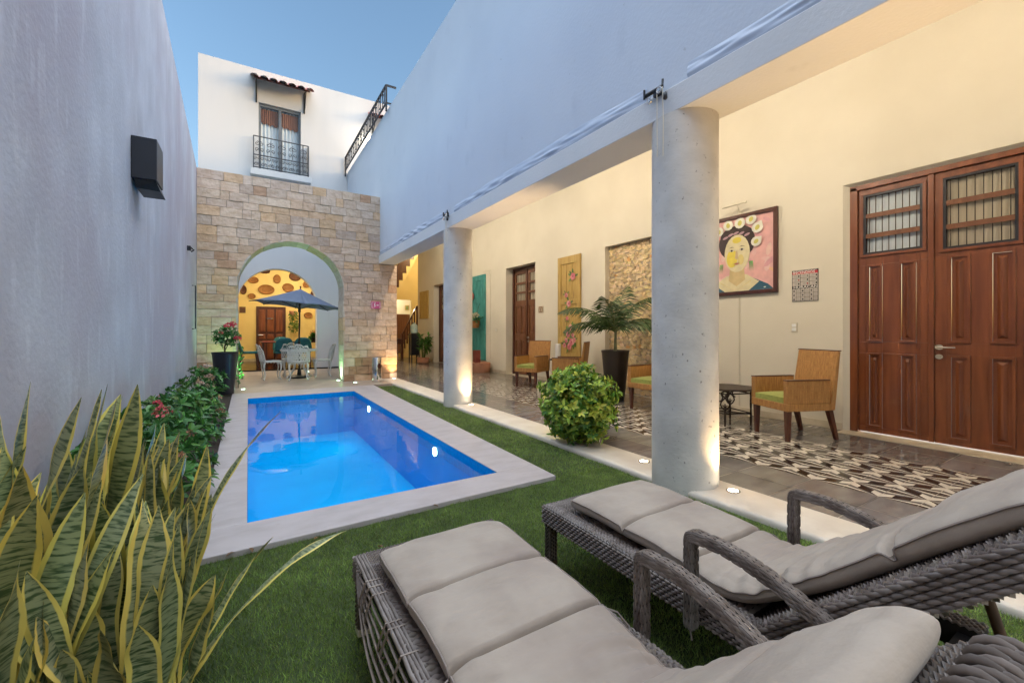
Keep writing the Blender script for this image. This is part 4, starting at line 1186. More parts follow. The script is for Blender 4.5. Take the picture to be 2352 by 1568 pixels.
# side profile of the cushion centre line top, (local y from the foot end, z)
CP1 = [(-0.145, 0.375), (-0.30, 0.380), (-0.485, 0.376), (-0.64, 0.376), (-0.79, 0.366), (-0.90, 0.350), (-0.99, 0.338), (-1.06, 0.345), (-1.14, 0.405), (-1.23, 0.490), (-1.34, 0.605), (-1.44, 0.698), (-1.515, 0.752)]
CP2 = [(-0.145, 0.375), (-0.30, 0.380), (-0.485, 0.376), (-0.64, 0.376), (-0.79, 0.362), (-0.88, 0.350), (-0.96, 0.362), (-1.04, 0.408), (-1.176, 0.510), (-1.30, 0.620), (-1.40, 0.712), (-1.50, 0.798), (-1.575, 0.858)]
SEAMS = [-0.485, -0.79, -1.335]
def spline(pts, n):
    P = [Vector((0, a, c)) for a, c in pts]
    out = []
    m = len(P) - 1
    for i in range(n):
        f = i / (n - 1) * m; k = min(int(f), m - 1); t = f - k
        p0, p1, p2, p3 = P[max(k - 1, 0)], P[k], P[k + 1], P[min(k + 2, m)]
        out.append(0.5 * ((2 * p1) + (p2 - p0) * t + (2 * p0 - 5 * p1 + 4 * p2 - p3) * t * t + (3 * p1 - p0 - 3 * p2 + p3) * t ** 3))
    return out
def cushion_mesh(seed, CPX, hw=0.252):
    NS, NC = 260, 64
    path = spline(CPX, NS)
    off = Vector((seed * 3.7, seed * 1.3, 0))
    V = []
    lens = [0]
    for i in range(1, NS): lens.append(lens[-1] + (path[i] - path[i - 1]).length)
    tot = lens[-1]
    for i in range(NS):
        p = path[i]; d = (path[min(i + 1, NS - 1)] - path[max(i - 1, 0)]).normalized()
        nn = Vector((0, -d.z, d.y)); nn = nn if nn.z > 0 else -nn
        s = lens[i]; y = p.y
        e = min(s, tot - s)                        # distance to either end
        rend = 0.035
        cap = math.sqrt(max(0.0, 1 - max(0, 1 - e / rend) ** 2)) if e < rend else 1.0
        pinch = 1.0; groove = 0.0; wob = 0.006 * math.sin(seed * 2 + y * 9)
        for q in SEAMS:
            dq = abs(y - q)
            groove = max(groove, math.exp(-(dq / 0.008) ** 2)); pinch -= 0.0
        sec = min([abs(y - q) for q in SEAMS] + [e])
        crown = 0.008 * min(1, sec / 0.10) ** 0.6
        bend = math.exp(-((y + 1.03) / 0.15) ** 2)
        th = 0.072
        w = hw * (1 - 0.018 * groove) - 0.006 * (1 - cap) + 0.006 * noise.noise(Vector((0.3 * seed, y * 6, 3)))
        for k in range(NC):
            a = 2 * math.pi * k / NC
            ca, sa = math.cos(a), math.sin(a)
            ex = 0.32
            cx = math.copysign(abs(ca) ** ex, ca); cz = math.copysign(abs(sa) ** 0.62, sa)
            X = cx * w
            topness = max(0, sa)
            zz = (cz * 0.5 - 0.5) * th * cap if cap > 0 else -0.5 * th
            zz = -0.5 * th + cz * 0.5 * th * (0.25 + 0.75 * cap)
            if sa > 0:
                lat = abs(X / hw)
                zz += crown * (1 - lat ** 2.5) * topness
                zz -= groove * 0.042 * min(1, sa * 2.2)
                # folds across the bend, soft wrinkles elsewhere
                wr = noise.noise(Vector((X * 5.5 + seed, y * 26 + X * 7, seed))) * 0.0045 * bend
                fold = math.sin((y + X * 0.22 * math.sin(seed + 1)) * 105 + 3.4 * noise.noise(Vector((X * 3, y * 5, seed + 4)))) * 0.0105 * bend * (0.35 + 0.65 * lat)
                soft = noise.noise(Vector((X * 6, y * 6, seed + 9))) * 0.007 + noise.noise(Vector((X * 13 + 5 * y, y * 17, seed))) * 0.0030 + abs(noise.noise(Vector((X * 5 + 9 * y, y * 9 - 4 * X, seed + 5)))) * -0.010 - max(0, .16 - abs(noise.noise(Vector((X * 3 + 6 * y, y * 3.5 - 5 * X, seed + 15))))) * 0.022
                diag = math.sin((y * 1.0 + X * 0.9) * 60 + 5 * noise.noise(Vector((X * 4, y * 4, seed + 2)))) * 0.0028 * max(0, noise.noise(Vector((X * 4, y * 5, seed + 7))))
                edgew = math.sin(y * 120 + seed) * 0.0035 * bend * max(0, lat - 0.6) * 2
                zz += (wr + fold + soft + diag * 2.0 + edgew) * topness
                if lat > 0.8: zz -= 0.010 * bend
            q = p + nn * zz + Vector((X + wob * 0.3, 0, 0))
            # seat end: pull the end faces round
            V.append(q)
    b = MB()
    F = []
    for i in range(NS - 1):
        for k in range(NC):
            l = (k + 1) % NC
            F.append((i * NC + k, i * NC + l, (i + 1) * NC + l, (i + 1) * NC + k))
    F.append(tuple(range(NC - 1, -1, -1))); F.append(tuple((NS - 1) * NC + k for k in range(NC)))
    b.add(V, F)
    # piping runs along the middle of the side walls
    pipes = []
    for k in (int(NC * 0.045), int(NC * 0.455)):
        pipes.append([V[i * NC + k] * 1.0 for i in range(3, NS - 3)])
    return b, pipes

def make_lounger(seed, label, left_arm=True, CPX=CP2, top=(-1.66, 0.847)):
    t = thing("sun_lounger", label, "sun lounger", (0, 0, 0), group="wicker sun loungers on the lawn")
    HW = 0.310
    ZT, ZB = 0.288, 0.205
    Y0, Y1 = 0.0, -1.42
    # solid dark core under the weave
    core = MB()
    (core.box(-HW + 0.0012, -HW + 0.05, Y1, Y0 - 0.0012, ZB + 0.001, ZT - 0.0012) if left_arm else core.box(-HW + 0.02, -HW + 0.05, Y1, Y0 - 0.0012, ZB + 0.02, ZT - 0.006)); core.box(HW - 0.05, HW - 0.0012, Y1, Y0 - 0.0012, ZB + 0.001, ZT - 0.0012)
    core.box(-HW + 0.05, HW - 0.05, -0.05, Y0 - 0.0012, ZB + 0.001, ZT - 0.0012); core.box(-HW + 0.05, HW - 0.05, -1.02, -0.05, ZT - 0.03, ZT - 0.0035)
    for y in (-0.4, -0.75, -1.05, -1.38): core.box(-HW + 0.05, HW - 0.05, y - 0.015, y + 0.015, ZB + 0.01, ZT - 0.031)
    core.build("frame", M["wicker_core"], t)
    b = MB()
    L = abs(Y1 - Y0)
    # side faces
    for sx in (-1, 1):
        broken = (sx == -1 and not left_arm)
        if not broken:
            weave(b, plane_fn((sx * HW, Y0, ZB), (0, Y1 - Y0, 0), (0, 0, ZT - ZB), (sx, 0, 0)), L, ZT - ZB, 7, period=0.026, amp=0.004, seed=seed + sx)
            weave(b, plane_fn((sx * HW, Y0, ZT), (0, Y1 - Y0, 0), (-sx * 0.066, 0, 0), (0, 0, 1)), L, 0.066, 6, period=0.018, amp=0.0035, seed=seed + 3 + sx)
        else:
            # unravelled side: a few long loose strands and cross ties hang from the rail
            weave(b, plane_fn((sx * HW, Y0, ZB), (0, -0.13, 0), (0, 0, ZT - ZB), (sx, 0, 0)), 0.13, ZT - ZB, 7, period=0.026, amp=0.004, seed=seed)
            r_ = random.Random(3)
            for j in range(4):
                xx = sx * (HW - 0.004 - j * 0.011)
                b.tube([(xx + r_.uniform(-.002, .002), Y0 - 0.02 - i * 0.055, ZT + 0.004 + r_.uniform(-.002, .002)) for i in range(19)], 0.0058, 6, flat=0.7, col=(1.3 - .1 * j,) * 3)
            for j in range(5):
                sag = 0.012 + 0.026 * j
                b.tube([(sx * (HW + 0.004 + 0.010 * j * math.sin(math.pi * i / 17)), -0.08 - i * 0.052, ZT - 0.01 - sag * (0.35 + 0.65 * math.sin(math.pi * i / 17)) + r_.uniform(-.005, .005)) for i in range(18)], 0.0042, 5, col=(1.1, 1.05, 1.0))
            for y in (-0.22, -0.26, -0.31, -0.47, -0.50, -0.62, -0.80, -0.85):
                b.tube([(sx * (HW - 0.045), y, ZT + 0.008), (sx * (HW + 0.002), y + .004, ZT + 0.008), (sx * (HW + 0.022), y + .01, ZT - 0.05), (sx * (HW + 0.024), y + .015, ZT - 0.105), (sx * (HW - 0.0), y + .01, ZB - 0.01)], 0.0036, 5, col=(1.25, 1.15, 1.0))
            for j in range(12):
                yy = -0.14 - j * 0.075
                b.tube([(sx * (HW - 0.05), yy, ZT), (sx * (HW - 0.075), yy - 0.02, ZT + 0.004), (sx * (HW - 0.10), yy - 0.01 + r_.uniform(-.02, .02), ZT + 0.002)], 0.004, 5)
            # broken stump of the arm, wrapped round the rail
            for j in range(9):
                yy = -0.76 - j * 0.010
                b.tube([(sx * (HW - 0.065), yy, ZT + 0.004), (sx * (HW - 0.03), yy + .003, ZT + 0.028), (sx * (HW + 0.015), yy, ZT + 0.022), (sx * (HW + 0.03), yy - .003, ZT - 0.03), (sx * (HW + 0.012), yy, ZB - 0.01)], 0.0055, 5, col=(r_.uniform(.8, 1.3),) * 3)
    # foot face, foot deck and the deck under the cushion
    weave(b, plane_fn((-HW, Y0, ZB), (2 * HW, 0, 0), (0, 0, ZT - ZB), (0, 1, 0)), 2 * HW, ZT - ZB, 7, period=0.026, amp=0.004, seed=seed + 5)
    weave(b, plane_fn((-HW + .01, Y0, ZT), (2 * HW - .02, 0, 0), (0, -0.30, 0), (0, 0, 1)), 2 * HW, 0.30, 34, period=0.014, amp=0.003, seed=seed + 6)
    weave(b, plane_fn((-HW + .01, -0.30, ZT - 0.002), (2 * HW - .02, 0, 0), (0, -0.72, 0), (0, 0, 1)), 2 * HW, 0.72, 40, period=0.03, amp=0.003, seed=seed + 7)
    b.build("woven_deck", M["wicker"], t, smooth=60)
    # raised back
    P0 = Vector((0, -1.03, 0.262)); P1 = Vector((0, top[0], top[1]))
    d = (P1 - P0); Lb = d.length; d.normalize(); nn = Vector((0, -d.z, d.y)); nn = nn if nn.z > 0 else -nn
    c = MB()
    th = 0.07
    q0, q1 = P0 - nn * 0.008, P1 - nn * 0.008 - d * 0.01
    c.hexa([q0 - nn * (th - .016) + Vector((-HW + .01, 0, 0)), q0 - nn * (th - .016) + Vector((HW - .01, 0, 0)), q1 - nn * (th - .016) + Vector((HW - .01, 0, 0)), q1 - nn * (th - .016) + Vector((-HW + .01, 0, 0)),
            q0 + Vector((-HW + .01, 0, 0)), q0 + Vector((HW - .01, 0, 0)), q1 + Vector((HW - .01, 0, 0)), q1 + Vector((-HW + .01, 0, 0))])
    bk = c.build("backrest", M["wicker_core"], t)
    b = MB()
    for sx in (-1, 1):
        # thick plaited strands, each row of long overlapping loops
        r_ = random.Random(seed * 7 + sx)
        for j in range(5):
            tt = (j + 0.5) / 5
            n = 30
            for i in range(n):
                s0 = (i + (0.5 if j % 2 else 0)) / n; s1 = s0 + 1.75 / n
                pts = []
                for m in range(7):
                    f = m / 6; s = s0 + (s1 - s0) * f
                    if s > 1.02: break
                    p = P0 + d * (Lb * s) - nn * (th * (1 - tt) + (f - 0.5) * 0.009)
                    pts.append(p + Vector((sx * (HW + 0.0045 * math.sin(math.pi * f) - 0.004 * abs(f - .5)), 0, 0)))
                if len(pts) > 2:
                    k = r_.uniform(.8, 1.25)
                    b.tube(pts, [0.0052 + 0.0016 * math.sin(math.pi * m / 6) for m in range(len(pts))], 6, flat=0.75, col=(k, k, k))
        weave(b, plane_fn(P0 + Vector((sx * HW, 0, 0)), d * Lb, Vector((-sx * 0.07, 0, 0)), nn), Lb, 0.07, 6, period=0.02, amp=0.0035, seed=seed + 11 + sx)
    # rounded top end: thick strands wrap over the head bar
    r_ = random.Random(seed)
    nw = 34
    for i in range(nw):
        x = -HW + (i + 0.5) * 2 * HW / nw
        rad = 0.045
        cen = P1 - nn * 0.038
        for h in range(5):
            a0 = math.radians(100 - h * 52 - (26 if i % 2 else 0)); a1 = a0 - math.radians(72)
            pts = []
            for m in range(6):
                a = a0 + (a1 - a0) * m / 5
                rr_ = rad + 0.005 * math.sin(math.pi * m / 5)
                pts.append(cen + nn * (rr_ * math.sin(a)) + d * (rr_ * math.cos(a)) + Vector((x + (m / 5 - .5) * .004, 0, 0)))
            k = r_.uniform(.8, 1.3)
            b.tube(pts, [0.005 + 0.0046 * math.sin(math.pi * m / 5) for m in range(6)], 6, flat=0.7, col=(k, k * .98, k * .95), up=(1, 0, 0))
    c2 = MB(); c2.tube([cc + P1 - nn * 0.038 for cc in (Vector((-HW + .01, 0, 0)), Vector((HW - .01, 0, 0)))], 0.042, 16); c2.build("head_bar", M["wicker_core"], bk)
    weave(b, plane_fn(P0 + Vector((-HW + .02, 0, 0)), Vector((2 * HW - .04, 0, 0)), d * Lb, nn), 2 * HW, Lb, 40, period=0.02, amp=0.004, seed=seed + 12)
    weave(b, plane_fn(P0 + Vector((-HW + .02, 0, 0)) - nn * th, Vector((2 * HW - .04, 0, 0)), d * Lb, -nn), 2 * HW, Lb, 34, period=0.03, amp=0.004, seed=seed + 13)
    b.build("woven_back", M["wicker"], bk, smooth=60)
    # legs
    for (sx, y) in ((-1, -0.035), (1, -0.035), (-1, -1.36), (1, -1.36)):
        b = MB()
        x = sx * (HW - 0.028)
        prof = [(x - .022, y - .022), (x + .022, y - .022), (x + .022, y + .022), (x - .022, y + .022)]
        b.box(x - .0208, x + .0208, y - .0208, y + .0208, 0.002, ZB + .01, 1)
        for f in range(4):
            a, c_ = prof[f], prof[(f + 1) % 4]
            n_ = [(0, -1, 0), (1, 0, 0), (0, 1, 0), (-1, 0, 0)][f]
            weave(b, plane_fn((a[0], a[1], 0.03), (0, 0, ZB - 0.03), (c_[0] - a[0], c_[1] - a[1], 0), n_), ZB - .03, 0.044, 4, period=0.018, amp=0.0025, seed=seed + f)
        lg = b.build("leg", [M["wicker"], M["wicker_core"]], t, smooth=60)
        b = MB(); b.box(x - .024, x + .024, y - .024, y + .024, 0.0, 0.028); b.build("foot_cap", M["cream_plastic"] if not left_arm else M["leg_brown"], lg, bevel=0.004)
    # bent arms
    for sx in ((-1, 1) if left_arm else (1,)):
        x = sx * (HW + 0.028)
        path = [(-0.872, 0.20), (-0.872, 0.30), (-0.872, 0.40), (-0.872, 0.482), (-0.876, 0.498), (-0.892, 0.505), (-0.985, 0.508), (-1.05, 0.499), (-1.12, 0.482), (-1.19, 0.458), (-1.25, 0.434), (-1.30, 0.41)]
        pts = [Vector((x, a, c_)) for a, c_ in path]
        sp = []
        for i in range(len(pts) - 1):
            for m in range(11): sp.append(pts[i].lerp(pts[i + 1], m / 11))
        sp.append(pts[-1])
        b = MB()
        hw, hh_2 = 0.0175, 0.0155
        cv = []
        for i, p in enumerate(sp):
            dd = (sp[min(i + 1, len(sp) - 1)] - sp[max(i - 1, 0)]).normalized(); up = Vector((0, -dd.z, dd.y))
            cv += [p + Vector((sx2 * (hw - .0008), 0, 0)) + up * (sz2 * (hh_2 - .0008)) for sx2, sz2 in ((-1, -1), (1, -1), (1, 1), (-1, 1))]
        b.add(cv, [(i * 4 + k, i * 4 + (k + 1) % 4, i * 4 + 4 + (k + 1) % 4, i * 4 + 4 + k) for i in range(len(sp) - 1) for k in range(4)] + [(0, 1, 2, 3)], 1)
        for f in range(4):
            for j in range(5):
                st_ = []
                for i, p in enumerate(sp):
                    dd = (sp[min(i + 1, len(sp) - 1)] - sp[max(i - 1, 0)]).normalized()
                    up = Vector((0, -dd.z, dd.y))
                    u_ = -1 + (j + .5) / 2.5
                    amp = 0.0010 if (i + 3 * (j % 2)) % 6 else -0.0030
                    if f == 0: q = Vector((hw + amp, 0, 0)) + up * (hh_2 * u_)
                    elif f == 1: q = Vector((-hw - amp, 0, 0)) + up * (hh_2 * u_)
                    elif f == 2: q = up * (hh_2 + amp) + Vector((hw * u_, 0, 0))
                    else: q = -up * (hh_2 + amp) + Vector((hw * u_, 0, 0))
                    st_.append(p + q)
                k = rnd.uniform(.85, 1.3)
                b.tube(st_, 0.0044, 5, flat=0.75, col=(k, k, k))
        b.build("armrest", [M["wicker"], M["wicker_core"]], t, smooth=60)
    # prop stick under the back
    b = MB(); b.tube([(HW - 0.05, -1.40, 0.50), (HW - 0.03, -1.46, 0.25), (HW + 0.0, -1.52, 0.02)], 0.014, 8); b.build("prop_bar", M["leg_brown"], t, smooth=60)
    # cushion
    b, pipes = cushion_mesh(seed, CPX)
    cu = b.build("cushion", M["cushion"], t, smooth=70)
    b = MB()
    for pth in pipes: b.tube([p + Vector((math.copysign(0.003, p.x), 0, 0)) for p in pth], 0.0028, 5)
    b.build("piping", M["piping"], cu, smooth=60)
    # tie cords at the seams
    b = MB()
    b.tube([(-0.255, -0.80, 0.335), (-0.285, -0.81, 0.33), (-0.318, -0.83, 0.29), (-0.325, -0.85, 0.22), (-0.33, -0.87, 0.15)], 0.003, 5)
    b.tube([(0.255, -0.80, 0.335), (0.29, -0.82, 0.32), (0.318, -0.87, 0.27), (0.322, -0.95, 0.20)], 0.003, 5)
    b.build("tie_cord", M["piping"], cu, smooth=60)
    return t
lg1 = make_lounger(1, "wicker sun lounger with an unravelled side and one arm only, nearer the snake plants", left_arm=False, CPX=CP1, top=(-1.575, 0.690))
lg1.location = (0.662, 1.748, -0.022)
lg2 = make_lounger(2, "intact wicker sun lounger with two arms, nearer the round column")
lg2.location = (1.578, 1.752, -0.022)
# ================================================================ PLANTS
def snake_leaf(mb, base, az, L, w, lean, curl, twist, seed, col, n=18, bow=0.0):
    """sword leaf: rises from base, leaning along azimuth az"""
    d = Vector((math.cos(az), math.sin(az), 0)); side0 = Vector((-math.sin(az), math.cos(az), 0))
    p = Vector(base); vs = []; uv = []
    across = [-1, -0.55, 0, 0.55, 1]
    for i in range(n):
        f = i / (n - 1)
        ang = lean + curl * f * f
        tang = Vector((0, 0, math.cos(ang))) + d * math.sin(ang)
        if i: p = p + tang * (L / (n - 1)) + side0 * (bow * math.sin(f * 5 + seed) * 0.006)
        nrm = (Vector((0, 0, -math.sin(ang))) + d * math.cos(ang))
        tw = twist * f + 0.30 * math.sin(f * 7 + seed)
        side = side0 * math.cos(tw) + nrm * math.sin(tw)
        nr = nrm * math.cos(tw) - side0 * math.sin(tw)
        if f < 0.7: prof = 0.52 + 0.48 * math.sin(min(f / 0.5, 1) * math.pi / 2)
        else: prof = max(0.0, 1 - ((f - 0.7) / 0.3) ** 1.7)
        ww = w * prof * (1 + 0.06 * math.sin(f * 17 + seed * 2)) + 0.0012
        cup = 0.30 * (1 - 0.6 * f)
        for a in across:
            wv = 0.10 * math.sin(f * 21 + seed + a * 2) * abs(a) * ww
            vs.append(p + side * (a * ww) - nr * (cup * ww * (1 - a * a)) + nr * wv)
            uv.append((0.5 + a * 0.5, f * L * 2.2 + seed))
    m = len(across)
    fs = [(i * m + k, i * m + k + 1, (i + 1) * m + k + 1, (i + 1) * m + k) for i in range(n - 1) for k in range(m - 1)]
    mb.add(vs, fs, 0, col, uv)
    return p
rs = random.Random(11)
def snake_plant(label, cx, cy, nl, hmin, hmax, spread, special=()):
    t = thing("snake_plant", label, "snake plant", (cx, cy, -0.05), group="snake plants in the bed by the grey wall")
    b = MB()
    for i in range(nl):
        az = rs.uniform(0, 6.283) if rs.random() < .6 else rs.gauss(0.4, .7)
        r_ = spread * math.sqrt(rs.random())
        bx, by = cx + r_ * math.cos(az), cy + r_ * math.sin(az)
        bx = max(bx, XL + 0.05)
        L = rs.uniform(hmin, hmax); w = rs.uniform(0.030, 0.052) * (0.8 + 0.35 * L)
        lean = rs.uniform(0.02, 0.26); curl = rs.uniform(-0.12, 0.36)
        if bx < XL + 0.16 and math.cos(az) < 0: az = math.pi - az
        k = rs.uniform(0.8, 1.3)
        col = (k * rs.uniform(.95, 1.15), k, k * rs.uniform(.8, 1.1))
        if bx + math.cos(az) * L * 0.5 < XL + 0.04: lean *= 0.2; curl *= 0.1
        snake_leaf(b, (bx, by, -0.06), az, L, w, lean, curl, rs.uniform(-1.3, 1.3), rs.uniform(0, 20), col, bow=rs.uniform(-1, 1))
    for (bx, by, az, L, w, lean, curl, tw, sd) in special:
        k = 1.15
        snake_leaf(b, (bx, by, -0.06), az, L, w, lean, curl, tw, sd, (k * 1.05, k, k), n=26)
    # dead straw at the foot and small sprouts
    for i in range(14):
        az = rs.uniform(0, 6.283)
        snake_leaf(b, (cx + spread * rs.uniform(-1, 1), cy + spread * rs.uniform(-1, 1), -0.06), az, rs.uniform(0.15, 0.35), 0.013, rs.uniform(0.1, 0.6), rs.uniform(0, .6), 0.8, rs.uniform(0, 9), (1.1, 1.0, .8), n=10)
    b.build("foliage", M["snake"], t, smooth=60, fixn=False)
    return t
snake_plant("tall snake plant against the grey wall at the photo's left edge", -0.66, 1.98, 30, 0.62, 1.04, 0.17, special=[(-0.70, 2.06, 0.6, 1.04, 0.036, 0.05, 0.08, 0.5, 2.0), (-0.78, 2.12, 2.2, 1.0, 0.032, 0.0, 0.02, 0.8, 4.2)])
snake_plant("snake plant by the grey wall just in front of the flowering shrubs", -0.60, 2.48, 32, 0.50, 0.80, 0.20)
snake_plant("snake plant with one long leaf leaning out over the pool coping", -0.36, 2.14, 30, 0.45, 0.76, 0.15,
            special=[(-0.30, 2.2, 0.22, 0.96, 0.034, 0.30, 0.55, 0.3, 1.0), (-0.36, 2.28, 0.9, 0.82, 0.034, 0.05, 0.15, -0.4, 3.0)])
snake_plant("snake plant whose low leaves arch over the lawn", -0.32, 1.66, 29, 0.40, 0.68, 0.14,
            special=[(-0.24, 1.70, 0.30, 0.76, 0.036, 0.72, 0.90, 0.5, 5.0), (-0.20, 1.78, 0.6, 0.52, 0.022, 0.55, 0.55, 0.9, 7.0), (-0.18, 1.72, 0.4, 0.42, 0.036, 0.25, 0.25, 0.4, 8.0)])
snake_plant("broad leaved snake plant at the lower left corner of the photo", -0.62, 1.55, 31, 0.50, 0.84, 0.19)

def leaf_card(mb, p, d, nrm, L, w, col, fold=0.25, mi=0):
    d = d.normalized(); s = d.cross(nrm)
    if s.length < 1e-4: s = d.orthogonal()
    s.normalize(); u = s.cross(d)
    vs = [p, p + d * L * 0.35 + s * w * 0.5 + u * w * fold, p + d * L * 0.35 - s * w * 0.5 + u * w * fold, p + d * L * 0.40,
          p + d * L * 0.72 + s * w * 0.40 + u * w * fold * 0.8 - u * L * 0.03, p + d * L * 0.72 - s * w * 0.40 + u * w * fold * 0.8 - u * L * 0.03, p + d * L * 0.74 - u * L * 0.04, p + d * L - u * L * 0.12]
    mb.add(vs, [(0, 3, 1), (0, 2, 3), (3, 6, 4, 1), (3, 2, 5, 6), (6, 7, 4), (6, 5, 7)], mi, col)

rf = random.Random(31)
def rdir(r_): 
    z = r_.uniform(-1, 1); a = r_.uniform(0, 6.283); q = math.sqrt(1 - z * z)
    return Vector((q * math.cos(a), q * math.sin(a), z))
def whorl(mb, p, axis, nl, L, w, cols, r_):
    axis = axis.normalized(); a0 = r_.uniform(0, 6.28)
    o = axis.orthogonal().normalized(); o2 = axis.cross(o)
    for i in range(nl):
        a = a0 + 6.283 * i / nl * 1.0 + r_.uniform(-.3, .3)
        el = r_.uniform(0.15, 0.9)
        dr = (o * math.cos(a) + o2 * math.sin(a)) * math.cos(el) + axis * math.sin(el)
        k = r_.uniform(0.75, 1.25); c = r_.choice(cols)
        leaf_card(mb, p + axis * r_.uniform(-.02, .02), dr, axis, L * r_.uniform(.75, 1.2), w * r_.uniform(.85, 1.15), (c[0] * k, c[1] * k, c[2] * k))
GREENS = [(0.06, 0.19, 0.035), (0.045, 0.15, 0.030), (0.085, 0.23, 0.042), (0.035, 0.115, 0.026)]
def flower_head(mb, p, r, col, r_, n=26):
    for i in range(n):
        d = rdir(r_); d.z = abs(d.z) * 0.9 + 0.1
        q = p + d * r * r_.uniform(.75, 1)
        k = r_.uniform(.75, 1.2)
        leaf_card(mb, q, rdir(r_) + d, d, r * 0.55, r * 0.42, (min(col[0] * k, 1), col[1] * k, col[2] * k), 0.1)
def ixora(label, cx, cy, r, h, nwh, flowers, wallside=True, seed=0):
    r_ = random.Random(seed)
    t = thing("flowering_shrub", label, "shrub", (cx, cy, -0.05), group="flowering shrubs along the grey wall")
    b = MB()
    for i in range(7):
        a = r_.uniform(0, 6.28); q = r_.uniform(.2, .8) * r
        b.tube([(cx, cy, -0.06), (cx + q * .5 * math.cos(a), cy + q * .5 * math.sin(a), h * .45), (cx + q * math.cos(a), cy + q * math.sin(a), h * .85)], [.010, .007, .004], 5)
    b.build("branches", M["stem"], t)
    b = MB()
    for i in range(nwh):
        a = r_.uniform(0, 6.28); q = r * math.sqrt(r_.random()); zz = r_.uniform(0.12, 1.0)
        lim = 1.0 if zz < 0.6 else math.sqrt(max(0.05, 1 - ((zz - .6) / .45) ** 2))
        p = Vector((max(cx + q * lim * math.cos(a), XL + 0.03), cy + q * lim * math.sin(a), zz * h))
        ax = Vector((p.x - cx, p.y - cy, 0.16 + 0.3 * r_.random()))
        cols = GREENS if r_.random() > .14 else [(0.10, 0.20, 0.04), (0.09, 0.15, 0.03)]
        whorl(b, p, ax, 6, 0.085, 0.036, cols, r_)
    b.build("foliage", M["leaf"], t, fixn=False)
    for (fx, fy, fz, fr, fc) in flowers:
        b = MB(); flower_head(b, Vector((fx, fy, fz)), fr, fc, r_, 40); b.build("flower_cluster", M["petal"], t, fixn=False)
PINK, RED, BUD = (0.75, 0.16, 0.17), (0.70, 0.06, 0.10), (0.45, 0.22, 0.12)
ixora("flowering shrub nearest the snake plants, along the grey wall", -0.55, 3.12, 0.31, 0.56, 95, [(-0.34, 3.05, 0.42, 0.035, BUD), (-0.62, 2.95, 0.50, 0.030, BUD)], seed=1)
ixora("flowering shrub with the large pink flower head by the grey wall", -0.55, 3.78, 0.32, 0.60, 95, [(-0.48, 3.62, 0.60, 0.048, PINK), (-0.33, 3.6, 0.45, 0.035, BUD)], seed=2)
ixora("flowering shrub with two small red flower heads by the grey wall", -0.55, 4.60, 0.32, 0.57, 90, [(-0.62, 4.4, 0.56, 0.028, RED), (-0.66, 4.9, 0.55, 0.03, PINK)], seed=3)
ixora("flowering shrub with dry brown seed heads beside the pool coping", -0.52, 5.55, 0.32, 0.50, 85, [(-0.25, 5.4, 0.30, 0.04, BUD), (-0.30, 5.7, 0.40, 0.04, BUD)], seed=4)
ixora("narrow flowering shrub fourth along the pool, pinkish heads on top", -0.56, 6.6, 0.30, 0.50, 75, [(-0.5, 6.4, 0.5, 0.04, (0.6, 0.4, 0.3))], seed=5)
ixora("farthest flowering shrub, pale flowers on top, beside the black plant pot", -0.58, 7.75, 0.30, 0.60, 80, [(-0.50, 7.6, 0.62, 0.05, (0.62, 0.45, 0.36)), (-0.48, 7.5, 0.48, 0.05, (0.55, 0.33, 0.22))], seed=6)

# black pot with a flowering ixora standard by the arch
t = thing("plant_pot", "tall tapered black plant pot at the left foot of the stone arch", "plant pot", (-0.36, 9.45, -0.012))
b = MB(); b.lathe([(0.13, 0.0), (0.138, 0.02), (0.205, 0.74), (0.212, 0.745), (0.212, 0.775), (0.195, 0.775), (0.19, 0.70), (0.0005, 0.70)], (-0.36, 9.45, -0.012), 32)
b.build("body", M["pot_black"], t, smooth=40)
t = thing("potted_shrub", "small red flowering shrub growing from the tall black pot", "shrub", (-0.36, 9.45, 0.69))
b = MB(); b.tube([(-0.36, 9.45, 0.69), (-0.37, 9.45, 0.85), (-0.33, 9.44, 1.0)], [.018, .014, .01], 6); b.tube([(-0.36, 9.45, 0.80), (-0.29, 9.45, 0.95)], [.01, .007], 5); b.build("stem", M["stem"], t)
b = MB(); r_ = random.Random(8)
for i in range(62):
    d = rdir(r_); p = Vector((-0.33, 9.45, 1.06)) + Vector((d.x * .215, d.y * .2, d.z * .20)) * r_.uniform(.4, 1)
    whorl(b, p, d + Vector((0, 0, .4)), 6, 0.075, 0.03, GREENS, r_)
b.build("foliage", M["leaf"], t, fixn=False)
for (x, y, z, r2_, cc) in ((-0.30, 9.33, 1.22, .07, (0.75, 0.04, 0.09)), (-0.24, 9.32, 1.26, .05, (0.75, 0.05, 0.12)), (-0.17, 9.33, 0.99, .055, (0.75, 0.06, 0.10)), (-0.42, 9.3, 1.10, .035, (0.6, 0.10, 0.08))):
    b = MB(); flower_head(b, Vector((x, y, z)), r2_, cc, r_, 44); b.build("flower_cluster", M["petal"], t, fixn=False)
t = thing("climbing_plant", "thin green climber on the left jamb of the stone arch", "plant", (-0.15, 10.3, 0))
b = MB(); b.tube([(-0.17, 10.32, -0.01), (-0.165, 10.31, 0.4), (-0.17, 10.32, 0.85)], .006, 5); b.build("stem", M["stem"], t)
b = MB()
for i in range(46):
    p = Vector((-0.16 + r_.uniform(-.02, .06), 10.28 + r_.uniform(-.06, .03), r_.uniform(0.1, 0.9)))
    leaf_card(b, p, rdir(r_), Vector((0, -1, 0)), .07, .035, r_.choice(GREENS))
b.build("foliage", M["leaf"], t, fixn=False)

